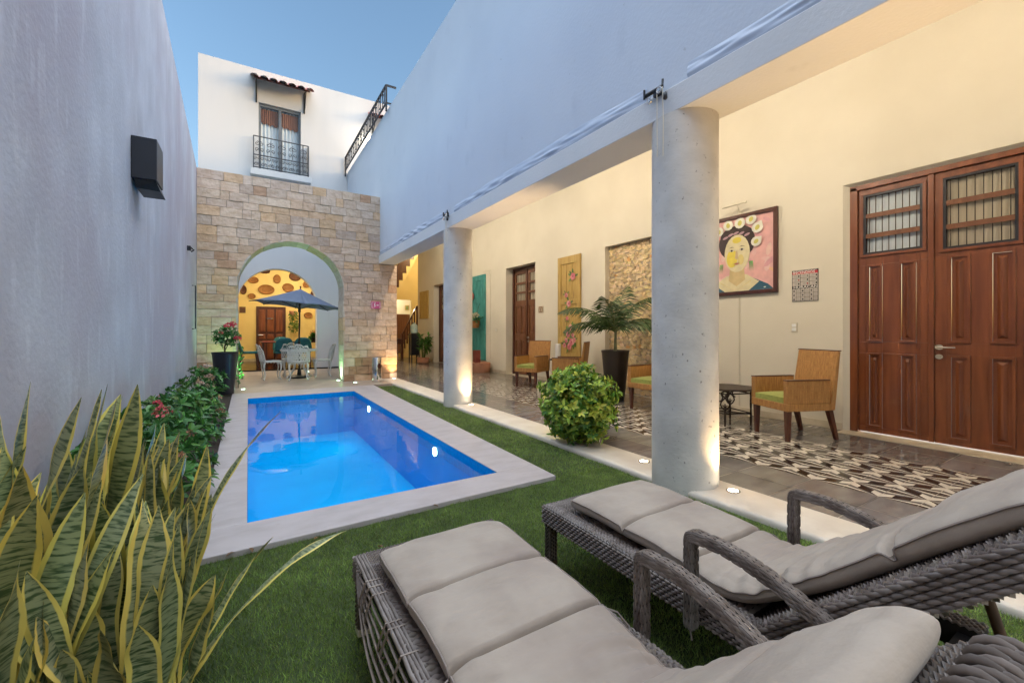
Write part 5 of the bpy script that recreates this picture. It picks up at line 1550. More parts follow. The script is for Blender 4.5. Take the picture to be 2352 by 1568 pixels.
# round yellow-green bush on the kerb
bx, by, bz = 2.93, 3.40, 0.39
t = thing("round_bush", "round yellow green variegated bush on the kerb between the columns", "bush", (bx, by, 0))
b = MB()
for i in range(9):
    d = rdir(rf); b.tube([(bx, by, 0.0), (bx + d.x * .12, by + d.y * .12, .2), (bx + d.x * .3, by + d.y * .3, .39 + d.z * .3)], [.012, .008, .004], 5)
b.build("branches", M["stem"], t)
b = MB()
YG = [(0.17, 0.31, 0.04), (0.27, 0.40, 0.05), (0.42, 0.48, 0.07), (0.085, 0.21, 0.03), (0.06, 0.15, 0.025), (0.50, 0.52, 0.09)]
YW = [4, 5, 3.6, 3, 2, 2]
for i in range(900):
    d = rdir(rf)
    lump = 1 + 0.20 * noise.noise(d * 2.1 + Vector((3, 0, 0))) + 0.14 * noise.noise(d * 5)
    rr_ = rf.uniform(0.62, 1.03) * lump
    if noise.noise(d * 4.5 + Vector((9, 2, 1))) > 0.34 and rr_ > .8: continue
    p = Vector((bx + d.x * .385 * rr_, by + d.y * .385 * rr_, bz + d.z * .385 * rr_))
    if p.z < 0.02: continue
    ax = d + rdir(rf) * 0.5 + Vector((0, 0, .25))
    cset = rf.choices(YG, YW, k=3)
    whorl(b, p, ax, 6, 0.067, 0.033, cset, rf)
b.build("foliage", M["leaf"], t, fixn=False)

# potted palm
PX, PY = 5.18, 5.10
t = thing("plant_pot", "tall tapered dark brown pot in front of the stone niche", "plant pot", (PX, PY, 0))
b = MB(); b.lathe([(0.142, 0.001), (0.15, 0.02), (0.222, 0.79), (0.228, 0.80), (0.228, 0.83), (0.208, 0.83), (0.20, 0.76), (0.0005, 0.76)], (PX, PY, 0), 36)
b.build("body", M["pot_brown"], t, smooth=40)
t = thing("potted_palm", "palm with arching feathery fronds in the tall dark brown pot", "palm", (PX, PY, 0.76))
b = MB(); b.tube([(PX, PY, 0.75), (PX + .005, PY, 0.95), (PX, PY - .01, 1.17)], [.032, .024, .019], 8); b.build("stem", mat("palm_stem", (0.16, 0.17, 0.07), (0.10, 0.10, 0.05), rough=.6, scale=9), t, smooth=60)
rp = random.Random(3)
right = Vector((math.cos(YAW), -math.sin(YAW), 0)); away = Vector((math.sin(YAW), math.cos(YAW), 0))
FR = [(-1.0, -0.1, 0.95, 0.95, 1.35), (-0.85, 0.3, 1.15, 0.55, 1.55), (-0.35, -0.5, 0.85, 0.30, 1.1), (0.75, 0.15, 1.05, 0.40, 1.15), (1.0, -0.2, 0.85, 0.75, 1.5), (0.35, 0.3, 0.9, 0.12, 0.7), (0.9, -0.5, 0.8, 0.9, 1.4), (-0.6, -0.6, 0.8, 0.75, 1.3), (0.15, 0.5, 0.8, 0.3, .9)]
for (r0, a0, L, e0, curl) in FR:
    b = MB()
    d = (right * r0 + away * a0); d.z = 0; d.normalize()
    p = Vector((PX, PY, 1.13)); path = []; n = 26
    for i in range(n):
        f = i / (n - 1); ang = e0 + curl * f ** 1.3
        tg = Vector((0, 0, math.cos(ang))) + d * math.sin(ang)
        if i: p = p + tg * (L / (n - 1))
        path.append((p.copy(), tg))
    if any(q.x > 5.80 for q, _ in path):
        path = [(Vector((min(q.x, 5.80 + (q.x - 5.8) * .05), q.y, q.z)), tg) for q, tg in path]
    b.tube([q for q, _ in path], [.011 * (1 - .8 * i / n) + .002 for i in range(n)], 5, col=(.10, .12, .035))
    side = d.cross(Vector((0, 0, 1)))
    for i in range(3, int(n * 1.5)):
        f = i / (n * 1.5); q, tg = path[min(int(f * (n - 1)), n - 1)]
        q = q + tg * ((f * (n - 1)) % 1) * (L / (n - 1))
        for s_ in (-1, 1):
            ll = 0.36 * math.sin(math.pi * min(1, 0.22 + f * 0.75)) * rp.uniform(.85, 1.1)
            dr = (side * s_ * 0.8 + tg * 0.75 + Vector((0, 0, -0.25 - .3 * rp.random()))).normalized()
            k = rp.uniform(.7, 1.3); c = rp.choice([(.035, .075, .020), (.05, .10, .028), (.028, .06, .018), (.075, .12, .035)])
            nn_ = tg.cross(dr)
            w = 0.0105
            m1 = q + dr * ll * .5 + Vector((0, 0, -.004)); e_ = q + dr * ll + Vector((0, 0, -ll * .28))
            up = dr.cross(side).normalized() if dr.cross(side).length > 1e-3 else Vector((0, 0, 1))
            wv = tg * w
            b.add([q - wv * .5, q + wv * .5, m1 + wv, m1 - wv, e_], [(0, 1, 2, 3), (3, 2, 4)], 0, (c[0] * k, c[1] * k, c[2] * k))
    b.build("frond", M["palm"], t, fixn=False)

# corner plant in a terracotta pot
CX2, CY2 = 5.30, 14.55
t = thing("plant_pot", "round terracotta bowl pot by the far wall", "plant pot", (CX2, CY2, 0))
b = MB(); b.lathe([(0.16, 0.001), (0.21, 0.05), (0.215, 0.17), (0.225, 0.18), (0.225, 0.21), (0.20, 0.21), (0.19, 0.17), (0.0005, 0.17)], (CX2, CY2, 0), 28); b.build("body", M["terracotta"], t, smooth=40)
t = thing("potted_plant", "leafy green plant in the terracotta bowl at the far wall", "plant", (CX2, CY2, 0.17))
b = MB(); r_ = random.Random(5)
for i in range(16):
    d = rdir(r_); top = Vector((CX2 + d.x * .26, CY2 + d.y * .2, .75 + d.z * .3))
    b.tube([(CX2 + d.x * .05, CY2 + d.y * .05, .17), (CX2 + d.x * .12, CY2 + d.y * .1, .5), tuple(top)], .008, 4, col=(.06, .12, .03))
    for k in range(9):
        q = Vector((CX2, CY2, .3)).lerp(top, r_.uniform(.45, 1.05)); c = r_.choice(GREENS)
        leaf_card(b, q, rdir(r_) + Vector((d.x, d.y, .1)), Vector((0, 0, 1)), .20, .075, (c[0] * 1.2, c[1] * 1.1, c[2]))
b.build("foliage", M["leaf"], t, fixn=False)
# pink shallow pot on the floor below the teal shutter
t = thing("plant_pot", "wide shallow pink terracotta pot below the teal shutter", "plant pot", (5.50, 10.55, 0))
b = MB(); b.lathe([(0.26, 0.001), (0.275, 0.02), (0.29, 0.27), (0.275, 0.275), (0.25, 0.25), (0.0005, 0.20)], (5.50, 10.55, 0), 32); b.build("body", M["terracotta"], t, smooth=40)
t = thing("stoneware_box", "small red brown box standing in the shallow pink pot", "box", (5.52, 10.8, 0.2))
b = MB(); b.box(5.44, 5.60, 10.72, 10.90, 0.201, 0.60); b.build("body", mat("red_brown", (.16, .03, .02), (.20, .045, .03), rough=.5, scale=9), t, bevel=.006)
b = MB(); b.box(5.455, 5.585, 10.735, 10.885, 0.601, 0.612); b.build("lid", M["dark_wood"], t, bevel=.003)

# a few dry leaves blown against the pool edge
for k, (x, y, a) in enumerate(((-0.10, 2.66, .3), (0.02, 2.64, 1.9), (0.34, 2.63, 4.0), (1.08, 2.67, 2.4), (0.60, 2.35, 5.1))):
    t = thing("fallen_leaf", "small dry fallen leaf on the lawn by the near pool coping", "leaf", (x, y, -0.02), group="dry leaves by the pool coping")
    b = MB(); leaf_card(b, Vector((x, y, -0.022)), Vector((math.cos(a), math.sin(a), .35)), Vector((.2, .1, 1)), .045, .02, (.20, .11, .05), .4)
    b.build("blade", M["leaf"], t, fixn=False)
# ================================================================ CANE ARMCHAIRS (front faces local -Y)
def make_armchair():
    t = thing("armchair", "cane armchair", "armchair", (0, 0, 0), group="cane armchairs in the gallery")
    W2, DF, DB = 0.262, -0.275, 0.235
    b = MB()
    b.box(-W2, W2, DF, DB, 0.315, 0.395)
    b.build("seat_frame", M["raffia"], t, bevel=0.008)
    for sx in (-1, 1):
        b = MB(); b.box(min(sx * W2, sx * (W2 - .055)), max(sx * W2, sx * (W2 - .055)), DF, DB - 0.002, 0.3955, 0.63)
        a = b.build("arm", M["raffia"], t, bevel=0.008)
        b = MB(); b.box(min(sx * (W2 + .003), sx * (W2 - .058)), max(sx * (W2 + .003), sx * (W2 - .058)), DF - .003, DB - .003, 0.6305, 0.642); b.build("arm_cap", M["chair_leg"], a, bevel=0.003)
    b = MB()
    b.hexa([(-W2, DB, 0.315), (W2, DB, 0.315), (W2, DB + 0.06, 0.315), (-W2, DB + 0.06, 0.315),
            (-W2 + .008, DB + 0.095, 0.935), (W2 - .008, DB + 0.095, 0.935), (W2 - .008, DB + 0.135, 0.935), (-W2 + .008, DB + 0.135, 0.935)])
    bk = b.build("backrest", M["raffia"], t, bevel=0.012)
    b = MB(); b.box(-W2 + .004, W2 - .004, DB + 0.093, DB + 0.138, 0.9352, 0.946); b.build("back_cap", M["chair_leg"], bk, bevel=0.004)
    b = MB()
    n = 16
    def cf(u, v):
        x = (u - .5) * 2; y = (v - .5) * 2
        e = max(abs(x), abs(y)); 
        return (x * 0.2, -0.025 + y * 0.245, 0.455 + 0.022 * (1 - abs(x) ** 4) * (1 - abs(y) ** 4))
    b.grid(n, n, cf)
    b.add([(-.2, -.27, .396), (.2, -.27, .396), (.2, .22, .396), (-.2, .22, .396), (-.2, -.27, .455), (.2, -.27, .455), (.2, .22, .455), (-.2, .22, .455)], [(0, 1, 5, 4), (1, 2, 6, 5), (2, 3, 7, 6), (3, 0, 4, 7)])
    b.build("seat_cushion", M["green_fabric"], t, smooth=60, bevel=0.0)
    for (x, y, dx, dy) in ((-W2 + .04, DF + .04, 0, 0), (W2 - .04, DF + .04, 0, 0), (-W2 + .04, DB + .02, -.005, .085), (W2 - .04, DB + .02, .005, .085)):
        b = MB()
        b.hexa([(x + dx - .018, y + dy - .018, 0.001), (x + dx + .018, y + dy - .018, 0.001), (x + dx + .018, y + dy + .018, 0.001), (x + dx - .018, y + dy + .018, 0.001),
                (x - .027, y - .027, .3145), (x + .027, y - .027, .3145), (x + .027, y + .027, .3145), (x - .027, y + .027, .3145)])
        b.build("leg", M["chair_leg"], t, bevel=0.003)
    return t
ac = make_armchair()
def face(dx, dy): return math.atan2(dx, -dy)       # turn local -Y towards (dx,dy)
place_copy(ac, True, (5.07, 2.36, 0), face(-0.92, 0.39), "cane armchair nearest the big double door, right of the wrought iron table")
place_copy(ac, False, (5.08, 4.22, 0), face(-0.97, -0.05), "cane armchair half hidden behind the nearest column, right of the potted palm")
place_copy(ac, False, (5.03, 7.32, 0), face(-0.88, -0.42), "cane armchair with its seat facing the pool, in front of the narrow double door")
place_copy(ac, False, (5.28, 6.42, 0), face(-0.62, 0.78), "cane armchair turned sideways behind the round bush, below the yellow painted shutter")

# ---- wrought iron side table
tx, ty = 5.13, 3.12
t = thing("side_table", "low dark table on scrolled wrought iron legs beside the cane armchair", "table", (tx, ty, 0))
b = MB()
oct_ = []
for i in range(8):
    a = math.pi / 8 + i * math.pi / 4; oct_.append((tx + 0.34 * math.cos(a), ty + 0.34 * math.sin(a)))
b.prism(oct_, lambda a, c, d: (a, c, 0.43 + d), 0.022)
b.build("table_top", M["bronze"], t, bevel=0.008)
for k in range(4):
    a = math.radians(205 + 90 * k); d = Vector((math.cos(a), math.sin(a), 0)); s = Vector((-d.y, d.x, 0))
    o = Vector((tx, ty, 0)) + d * 0.255
    b = MB()
    def P_(l, z): return o + s * l + Vector((0, 0, z))
    for m in (-1, 1):
        b.tube([P_(0, .42), P_(m * .035, .405), P_(m * .042, .38), P_(m * .025, .345), P_(m * .035, .31), P_(m * .055, .295), P_(m * .062, .30)], .009, 6)
        b.tube([P_(m * .02, .40), P_(m * .028, .37), P_(m * -.01, .33), P_(m * -.042, .29), P_(m * -.05, .255), P_(m * -.03, .215), P_(m * .0, .19)], .009, 6)
        b.tube([P_(0, .225), P_(m * .02, .245), P_(m * .026, .25)], .006, 5)
    b.tube([P_(0, .27), P_(0, .17), P_(0, .09), P_(0, .001)], [.006, .011, .015, .010], 8)
    b.build("leg", M["bronze"], t, smooth=50)
b = MB()
for k in range(4):
    a0, a1 = math.radians(205 + 90 * k), math.radians(295 + 90 * k)
    p0 = Vector((tx + .255 * math.cos(a0), ty + .255 * math.sin(a0), .145)); p1 = Vector((tx + .255 * math.cos(a1), ty + .255 * math.sin(a1), .145))
    b.tube([p0, p1], .008, 6); b.tube([p0 + Vector((0, 0, .24)), p1 + Vector((0, 0, .24))], .008, 6)
b.tube([(tx + .25 * math.cos(math.radians(205)), ty + .25 * math.sin(math.radians(205)), .14), (tx - .25 * math.cos(math.radians(205)), ty - .25 * math.sin(math.radians(205)), .14)], .008, 6)
b.tube([(tx + .25 * math.cos(math.radians(295)), ty + .25 * math.sin(math.radians(295)), .135), (tx - .25 * math.cos(math.radians(295)), ty - .25 * math.sin(math.radians(295)), .135)], .008, 6)
b.build("stretcher", M["bronze"], t, smooth=50)
# small table with a white vase between the two far chairs
t = thing("side_table", "small round dark table between the two far cane armchairs", "table", (5.45, 6.95, 0))
b = MB(); b.lathe([(0.2, .55), (0.2, .575)], (5.45, 6.95, 0), 24); b.build("table_top", M["bronze"], t)
b = MB(); b.lathe([(0.13, .001), (0.13, .015), (.02, .04), (.02, .549)], (5.45, 6.95, 0), 16); b.build("pedestal", M["bronze"], t, smooth=40)
t = thing("vase", "plain white cylindrical vase between the two far cane armchairs", "vase", (5.45, 6.98, .576))
b = MB(); b.lathe([(0.055, 0), (0.060, .02), (0.060, .30), (.05, .31), (.045, .27), (.0005, .27)], (5.45, 6.98, .5755), 20); b.build("body", M["white_paint"], t, smooth=40)

# ================================================================ THINGS ON THE CREAM WALL
def wallbox(b, a0, a1, c0, c1, d0, d1, mi=0, col=None): b.box(XW - d1, XW - d0, a0, a1, c0, c1, mi, col)
# ---- painting (a plain stand-in portrait)
py0, py1, pz0, pz1 = 2.87, 3.80, 1.655, 2.772
t = thing("painting", "framed portrait of a woman with white flowers on a pink ground", "painting", (XW, (py0 + py1) / 2, pz0))
b = MB()
fw = 0.05
for (a0, a1, c0, c1) in ((py0, py0 + fw, pz0, pz1), (py1 - fw, py1, pz0, pz1), (py0 + fw, py1 - fw, pz0, pz0 + fw), (py0 + fw, py1 - fw, pz1 - fw, pz1)): wallbox(b, a0, a1, c0, c1, 0.0005, 0.045)
b.build("frame", M["dark_wood"], t, bevel=0.005)
b = MB()
wallbox(b, py0 + fw, py1 - fw, pz0 + fw, pz1 - fw, 0.001, 0.020, 0, (0.70, 0.38, 0.36))
# paint layers as thin relief; a = towards the right in the photo (-Y)
cy, cz, PS = 3.42, 2.245, 1.42
lay = [0.0205]
def shape(pts, col, step=0.0007):
    lay[0] += step
    poly = [(min(max(cy - a * PS, py0 + fw + .002), py1 - fw - .002), min(max(cz + c * PS, pz0 + fw + .002), pz1 - fw - .002)) for a, c in pts]
    b.sheet(poly, lambda a, c, d: (XW - d, a, c), lay[0], 0, col)
def ell(x, y, rx, ry, n=22, rot=0.0):
    return [(x + rx * math.cos(6.283 * i / n) * math.cos(rot) - ry * math.sin(6.283 * i / n) * math.sin(rot), y + rx * math.cos(6.283 * i / n) * math.sin(rot) + ry * math.sin(6.283 * i / n) * math.cos(rot)) for i in range(n)]
r_ = random.Random(17)
for i in range(70):
    x, y = r_.uniform(-.3, .6), r_.uniform(-.5, .5)
    c = r_.choice([(0.70, 0.42, 0.40), (0.72, 0.44, 0.26), (0.66, 0.33, 0.35), (0.72, 0.48, 0.42), (0.72, 0.46, 0.22)] if x > .3 else [(0.70, 0.42, 0.40), (0.66, 0.34, 0.36), (0.72, 0.48, 0.45)])
    shape(ell(x, y, r_.uniform(.03, .08), r_.uniform(.012, .03), 8, r_.uniform(0, 3)), c, 0.00001)
SK, SKY_ = (0.66, 0.58, 0.36), (0.68, 0.55, 0.08)
shape([(-.33, -.52), (-.33, -.33), (-.12, -.24), (.12, -.24), (.30, -.33), (.40, -.52)], (0.03, 0.10, 0.16))
shape([(-.24, -.30), (-.10, -.22), (.10, -.22), (.22, -.30), (.12, -.44), (0, -.50), (-.12, -.44)], SK)
shape([(-.065, -.14), (.075, -.14), (.085, -.27), (0, -.33), (-.08, -.27)], (0.58, 0.44, 0.22))
shape(ell(0, .10, .185, .17), (0.035, 0.018, 0.018))
shape(ell(.0, .16, .17, .11), (0.035, 0.018, 0.018))
shape(ell(.005, -.005, .128, .185), SK)
shape(ell(-.045, -.05, .055, .09), SKY_)
shape(ell(.005, .125, .045, .03), SKY_)
shape(ell(.045, -.07, .03, .05), (0.64, 0.52, 0.2))
for s_ in (-1, 1):
    shape(ell(.005 + s_ * .052, .028, .026, .011), (0.55, 0.50, 0.42)); shape(ell(.005 + s_ * .052, .028, .011, .010), (0.03, 0.02, 0.02))
    shape([(.005 + s_ * .024, .056), (.005 + s_ * .05, .066), (.005 + s_ * .085, .055), (.005 + s_ * .05, .059)], (0.04, 0.025, 0.02))
shape([(-.003, .02), (.012, .02), (.022, -.055), (.005, -.065), (-.012, -.055)], (0.56, 0.42, 0.25))
shape([(-.03, -.105), (.005, -.097), (.04, -.105), (.005, -.118)], (0.50, 0.18, 0.15))
for k in range(5):      # plaits
    shape(ell(-.11 + k * .055, .165 + .03 * math.sin(k * .8), .030, .012, 12, .3), (0.42, 0.26, 0.30))
for (x, y, r2_, rot) in ((-.18, .24, .058, .5), (-.08, .285, .058, .2), (.04, .285, .060, -.2), (.15, .30, .058, -.5), (.21, .21, .060, -.6), (.20, .08, .055, -.9), (-.23, .16, .05, .8)):
    shape([(x + r2_ * math.cos(a + rot) * (1.15 if i == 0 else .9), y + r2_ * math.sin(a + rot) * (1.25 if i == 0 else .85)) for i, a in enumerate([1.57 + 6.283 * k / 12 for k in range(12)])], (0.72, 0.70, 0.60))
    shape(ell(x, y, r2_ * .35, r2_ * .45, 12, rot), (0.55, 0.50, 0.12))
for s_ in (-1, 1):
    for k in range(4): shape([(s_ * .135 + k * .009 * s_, -.10), (s_ * .135 + .008 + k * .009 * s_, -.10), (s_ * .14 + k * .012 * s_, -.20)], (0.06, 0.30 + .05 * k, 0.07))
for i in range(46):
    x = r_.uniform(-.32, .36); y = r_.uniform(-.5, -.36)
    if abs(x) > .10 + (y + .5) * .6: shape(ell(x, y, .012, .006, 6, r_.uniform(0, 3)), r_.choice([(0.6, 0.62, 0.55), (0.05, 0.22, 0.34)]), 0.00001)
shape([(-.16, -.28), (0, -.40), (.16, -.28), (.15, -.29), (0, -.425), (-.15, -.29)], (0.60, 0.44, 0.08))
b.build("canvas", M["attr"], t, fixn=False)
def picture_light(y0, y1, z, label, cable_to):
    t = thing("picture_lamp", label, "lamp", (XW, (y0 + y1) / 2, z))
    ym = (y0 + y1) / 2
    b = MB(); b.tube([(XW - .13, y0, z), (XW - .13, y1, z)], .014, 10); b.build("shade", M["cream_plastic"], t, smooth=50)
    b = MB(); b.tube([(XW - .001, ym, z - .10), (XW - .03, ym, z - .06), (XW - .05, ym, z + .02), (XW - .10, ym, z + .03), (XW - .13, ym, z + .012)], .006, 6); b.box(XW - .012, XW - .001, ym - .03, ym + .03, z - .14, z - .07); b.build("arm", M["cream_plastic"], t, smooth=50)
    b = MB()
    for (za, zb_) in cable_to: b.box(XW - .009, XW - .0008, ym - .007, ym + .007, za, zb_)
    b.build("conduit", M["cream_plastic"], t)
picture_light(3.22, 3.56, 2.895, "slim picture lamp above the framed portrait, conduit running to the floor", [(0.10, 1.65), (2.775, 2.80)])
picture_light(10.35, 10.85, 2.845, "slim picture lamp with a long conduit right of the teal shutter", [(0.36, 2.75)])

# ---- emergency notice
t = thing("notice", "black and red emergency instruction notice on the cream wall by the big door", "sign", (XW, 2.56, 1.52))
sy0, sy1, sz0, sz1 = 2.416, 2.708, 1.520, 1.907
b = MB(); wallbox(b, sy0, sy1, sz0, sz1, 0.0005, 0.008, 0, (0.50, 0.45, 0.40)); b.build("board", M["attr"], t)
def text_mb(b, body, size, y_left, z_base, depth, col, squeeze=1.0, font_w=0.0):
    cu = bpy.data.curves.new("lettering", 'FONT'); cu.body = body; cu.size = size; cu.offset = font_w; cu.resolution_u = 2
    o = bpy.data.objects.new("lettering", cu); scene.collection.objects.link(o)
    bpy.context.view_layer.update()
    me = bpy.data.meshes.new_from_object(o.evaluated_get(bpy.context.evaluated_depsgraph_get()))
    vs = [(XW - depth, y_left - v.co.x * squeeze, z_base + v.co.y) for v in me.vertices]
    b.add(vs, [tuple(p.vertices) for p in me.polygons], 0, col)
    wd = max(v.co.x for v in me.vertices) * squeeze
    bpy.data.objects.remove(o); bpy.data.curves.remove(cu); bpy.data.meshes.remove(me)
    return wd
b = MB()
BLK, REDC, WHT = (0.02, 0.017, 0.017), (0.50, 0.03, 0.04), (0.75, 0.70, 0.66)
D1, D2 = 0.0085, 0.0092
def sq(a0, a1, c0, c1, col, d=D1): b.sheet([(a0, c0), (a1, c0), (a1, c1), (a0, c1)], lambda a, c, dd: (XW - dd, a, c), d, 0, col)
h = sz1 - sz0; w_ = sy1 - sy0
sq(sy0, sy1, sz0 + h * .955, sz1, BLK); sq(sy0, sy1, sz0 + h * .87, sz0 + h * .955, REDC); sq(sy0, sy1, sz0 + h * .40, sz0 + h * .50, BLK)
for f in (0, 1): sq(sy0 + (w_ - .006) * f, sy0 + .006 + (w_ - .006) * f, sz0, sz1, BLK, 0.0087)
sq(sy0, sy1, sz0, sz0 + .005, BLK, 0.0088)
for k in range(1, 3):
    yl = sy0 + w_ * k / 3; sq(yl - .0025, yl + .0025, sz0 + h * .5, sz0 + h * .87, BLK)
    zl_ = sz0 + h * (.5 + .37 * k / 3); sq(sy0, sy1, zl_ - .002, zl_ + .002, BLK, 0.00855)
for k in range(1, 6):
    yl = sy0 + w_ * k / 6; sq(yl - .002, yl + .002, sz0, sz0 + h * .4, BLK)
for k in range(1, 3):
    zl_ = sz0 + h * .4 * k / 3; sq(sy0, sy1, zl_ - .002, zl_ + .002, BLK, 0.00855)
r_ = random.Random(2)
for i in range(3):
    for j in range(3):
        y_ = sy1 - w_ * (i + .80) / 3; z_ = sz0 + h * (.5 + .37 * (j + .5) / 3)
        b.sheet(ell(0, 0, 1, 1, 7), lambda a, c, dd: (XW - dd, y_ + a * .010, z_ + c * .012), D2, 0, r_.choice([BLK, BLK, (0.35, 0.06, 0.06), (.2, .18, .16)]))
        for k in range(3): sq(y_ + .018, y_ + .018 + r_.uniform(.025, .045), z_ - .010 + k * .009, z_ - .006 + k * .009, (.30, .27, .25), D2)
for i in range(6):
    for j in range(3):
        y_ = sy1 - w_ * (i + .5) / 6; z_ = sz0 + h * .4 * (j + .5) / 3
        if i % 2 == 0: b.sheet(ell(0, 0, 1, 1, 6, r_.uniform(0, 2)), lambda a, c, dd: (XW - dd, y_ + a * .012, z_ + c * .011), D2, 0, r_.choice([BLK, (.06, .05, .05), (.4, .08, .07)]))
        else:
            for k in range(4): sq(y_ - .015, y_ + .015, z_ - .014 + k * .008, z_ - .011 + k * .008, (.30, .27, .25), D2)
text_mb(b, "INCENDIOS", 0.044, sy1 - .012, sz0 + h * .885, D2, WHT, 1.05, 0.0006)
text_mb(b, "HURACAN", 0.046, sy1 - .016, sz0 + h * .413, D2, WHT, 1.22, 0.0008)
for k in range(16): sq(sy0 + .02 + k * .0165, sy0 + .03 + k * .0165, sz0 + h * .968, sz0 + h * .985, WHT, D2)
b.build("print", M["attr"], t, fixn=False)
# light switch, sockets, number plaque
t = thing("light_switch", "cream light switch plate below the emergency notice", "switch", (XW, 2.68, 1.19))
b = MB(); wallbox(b, 2.645, 2.725, 1.135, 1.255, .0005, .008); b.build("plate", M["cream_plastic"], t, bevel=.003)
b = MB()
for k in range(2): wallbox(b, 2.66, 2.71, 1.15 + k * .05, 1.19 + k * .05, .0082, .013)
b.build("rocker", M["white_paint"], t, bevel=.002)
t = thing("light_switch", "small cream switch plate left of the narrow double door", "switch", (XW, 10.27, 1.17))
b = MB(); wallbox(b, 10.22, 10.32, 1.12, 1.23, .0005, .008); b.build("plate", M["cream_plastic"], t, bevel=.003)
b = MB(); wallbox(b, 10.25, 10.29, 1.145, 1.205, .0082, .013); b.build("rocker", M["white_paint"], t, bevel=.002)
t = thing("room_plaque", "small square patterned room plaque right of the narrow double door", "plaque", (XW, 8.15, 1.65))
b = MB(); wallbox(b, 8.055, 8.246, 1.577, 1.73, .0005, .012, 0, (0.50, 0.40, 0.28)); b.build("tile", M["attr"], t, bevel=.002)
b = MB()
def wsheet(pts, col, d): b.sheet(pts, lambda a, c, dd: (XW - dd, a, c), d, 0, col)
for (yy, zz, ry_, rz2) in ((8.15, 1.71, .08, .012), (8.15, 1.597, .07, .010), (8.08, 1.655, .010, .05), (8.22, 1.655, .010, .05), (8.15, 1.67, .022, .016), (8.15, 1.632, .026, .018), (8.19, 1.68, .012, .012), (8.11, 1.68, .012, .012)):
    wsheet([(yy + ry_ * math.cos(6.283 * i / 12), zz + rz2 * math.sin(6.283 * i / 12)) for i in range(12)], (0.20, 0.10, 0.06), .0125)
b.build("ornament", M["attr"], t, fixn=False)

# ---- painted shutters hung on the wall
def shutter(y0, y1, z0, z1, m, label, name="decorative_shutter", deco=None, th=.045, splits=(.40, .74)):
    t = thing(name, label, "shutter", (XW, (y0 + y1) / 2, z0))
    b = MB(); fw = min(.10, (y1 - y0) * .16)
    H = z1 - z0
    wallbox(b, y0, y0 + fw, z0, z1, .001, th); wallbox(b, y1 - fw, y1, z0, z1, .001, th)
    zs = [z0] + [z0 + H * f for f in splits] + [z1]
    rails = [(z0, z0 + .07)] + [(z - .06, z + .06) for z in zs[1:-1]] + [(z1 - .16, z1)]
    for (c0, c1) in rails: wallbox(b, y0 + fw, y1 - fw, c0, c1, .001, th - .002)
    wallbox(b, y0 + fw - .004, y1 - fw + .004, z0 + .01, z1 - .02, .0008, th - .022)
    ym = (y0 + y1) / 2
    nb = 3
    for k in range(1, nb):
        yk = y0 + fw + (y1 - y0 - 2 * fw) * k / nb
        for i in range(len(rails) - 1): wallbox(b, yk - .008, yk + .008, rails[i][1] + .002, rails[i + 1][0] - .002, th - .0215, th - .012)
    b.build("boards", m, t, bevel=.004)
    if deco: deco(t, th)
    return t
def flowers_on(pts, seed):
    def f(t, th):
        r_ = random.Random(seed)
        for (yy, zz, r0) in pts:
            b = MB()
            for k in range(5):
                a = r_.uniform(0, 6.28); q = r0 * 1.25
                c, s_ = math.cos(a), math.sin(a)
                ly, lz = yy + q * c, zz + q * s_
                wsheet2 = [(ly + (r0 * .75 * math.cos(x) * c - r0 * .28 * math.sin(x) * s_), lz + (r0 * .75 * math.cos(x) * s_ + r0 * .28 * math.sin(x) * c)) for x in [6.283 * i / 10 for i in range(10)]]
                b.sheet(wsheet2, lambda a_, c_, dd: (XW - dd, a_, c_), th + .0012 + k * .0001, 0, r_.choice([(.10, .20, .05), (.14, .24, .06), (.07, .14, .04)]))
            for k in range(5):
                a = 6.283 * k / 5 + r_.uniform(-.2, .2)
                ly, lz = yy + r0 * .5 * math.cos(a), zz + r0 * .5 * math.sin(a)
                b.sheet([(ly + r0 * .48 * math.cos(6.283 * i / 10), lz + r0 * .48 * math.sin(6.283 * i / 10)) for i in range(10)], lambda a_, c_, dd: (XW - dd, a_, c_), th + .002 + k * .0001, 0, r_.choice([(.62, .22, .24), (.66, .30, .30), (.55, .14, .18)]))
            b.sheet([(yy + r0 * .22 * math.cos(6.283 * i / 8), zz + r0 * .22 * math.sin(6.283 * i / 8)) for i in range(8)], lambda a_, c_, dd: (XW - dd, a_, c_), th + .003, 0, (.35, .05, .08))
            b.build("painted_flower", M["attr"], t, fixn=False)
    return f
FL = [(6.94, 2.30, .085), (7.16, 1.92, .06), (7.08, 1.73, .075), (7.13, 1.42, .05), (7.02, 1.22, .08), (7.10, 1.08, .075), (7.16, .95, .06), (6.98, .92, .085), (7.06, .82, .08), (6.90, .96, .06), (7.22, .84, .06), (6.94, 1.06, .05), (7.08, .50, .075), (7.05, .36, .05)]
shutter(6.72, 7.46, 0.20, 2.75, M["yellow_wood"], "weathered yellow wooden shutter painted with pink flowers", deco=flowers_on(FL, 3), splits=(.16, .30, .62))
shutter(10.88, 11.75, 0.30, 2.80, M["teal_wood"], "weathered teal wooden shutter carrying a small flower basket", splits=(.38, .52, .70))
shutter(15.47, 16.39, 1.63, 2.70, M["yellow_wood"], "small weathered yellow shutter on the wall near the staircase", splits=(.5,))
t = thing("flower_basket", "small brown basket of white flowers hanging on the teal shutter", "basket", (XW - .12, 11.2, 1.30))
b = MB(); b.lathe([(.12, 0), (.16, .20), (.165, .21), (.15, .21), (.0005, .17)], (XW - .21, 11.2, 1.24), 18); b.build("basket", M["basket"], t, smooth=40)
b = MB(); b.tube([(XW - .21, 11.05, 1.45), (XW - .15, 11.12, 1.75), (XW - .06, 11.18, 1.95)], .006, 5); b.build("hanger", M["pot_brown"], t)
r_ = random.Random(9)
b = MB()
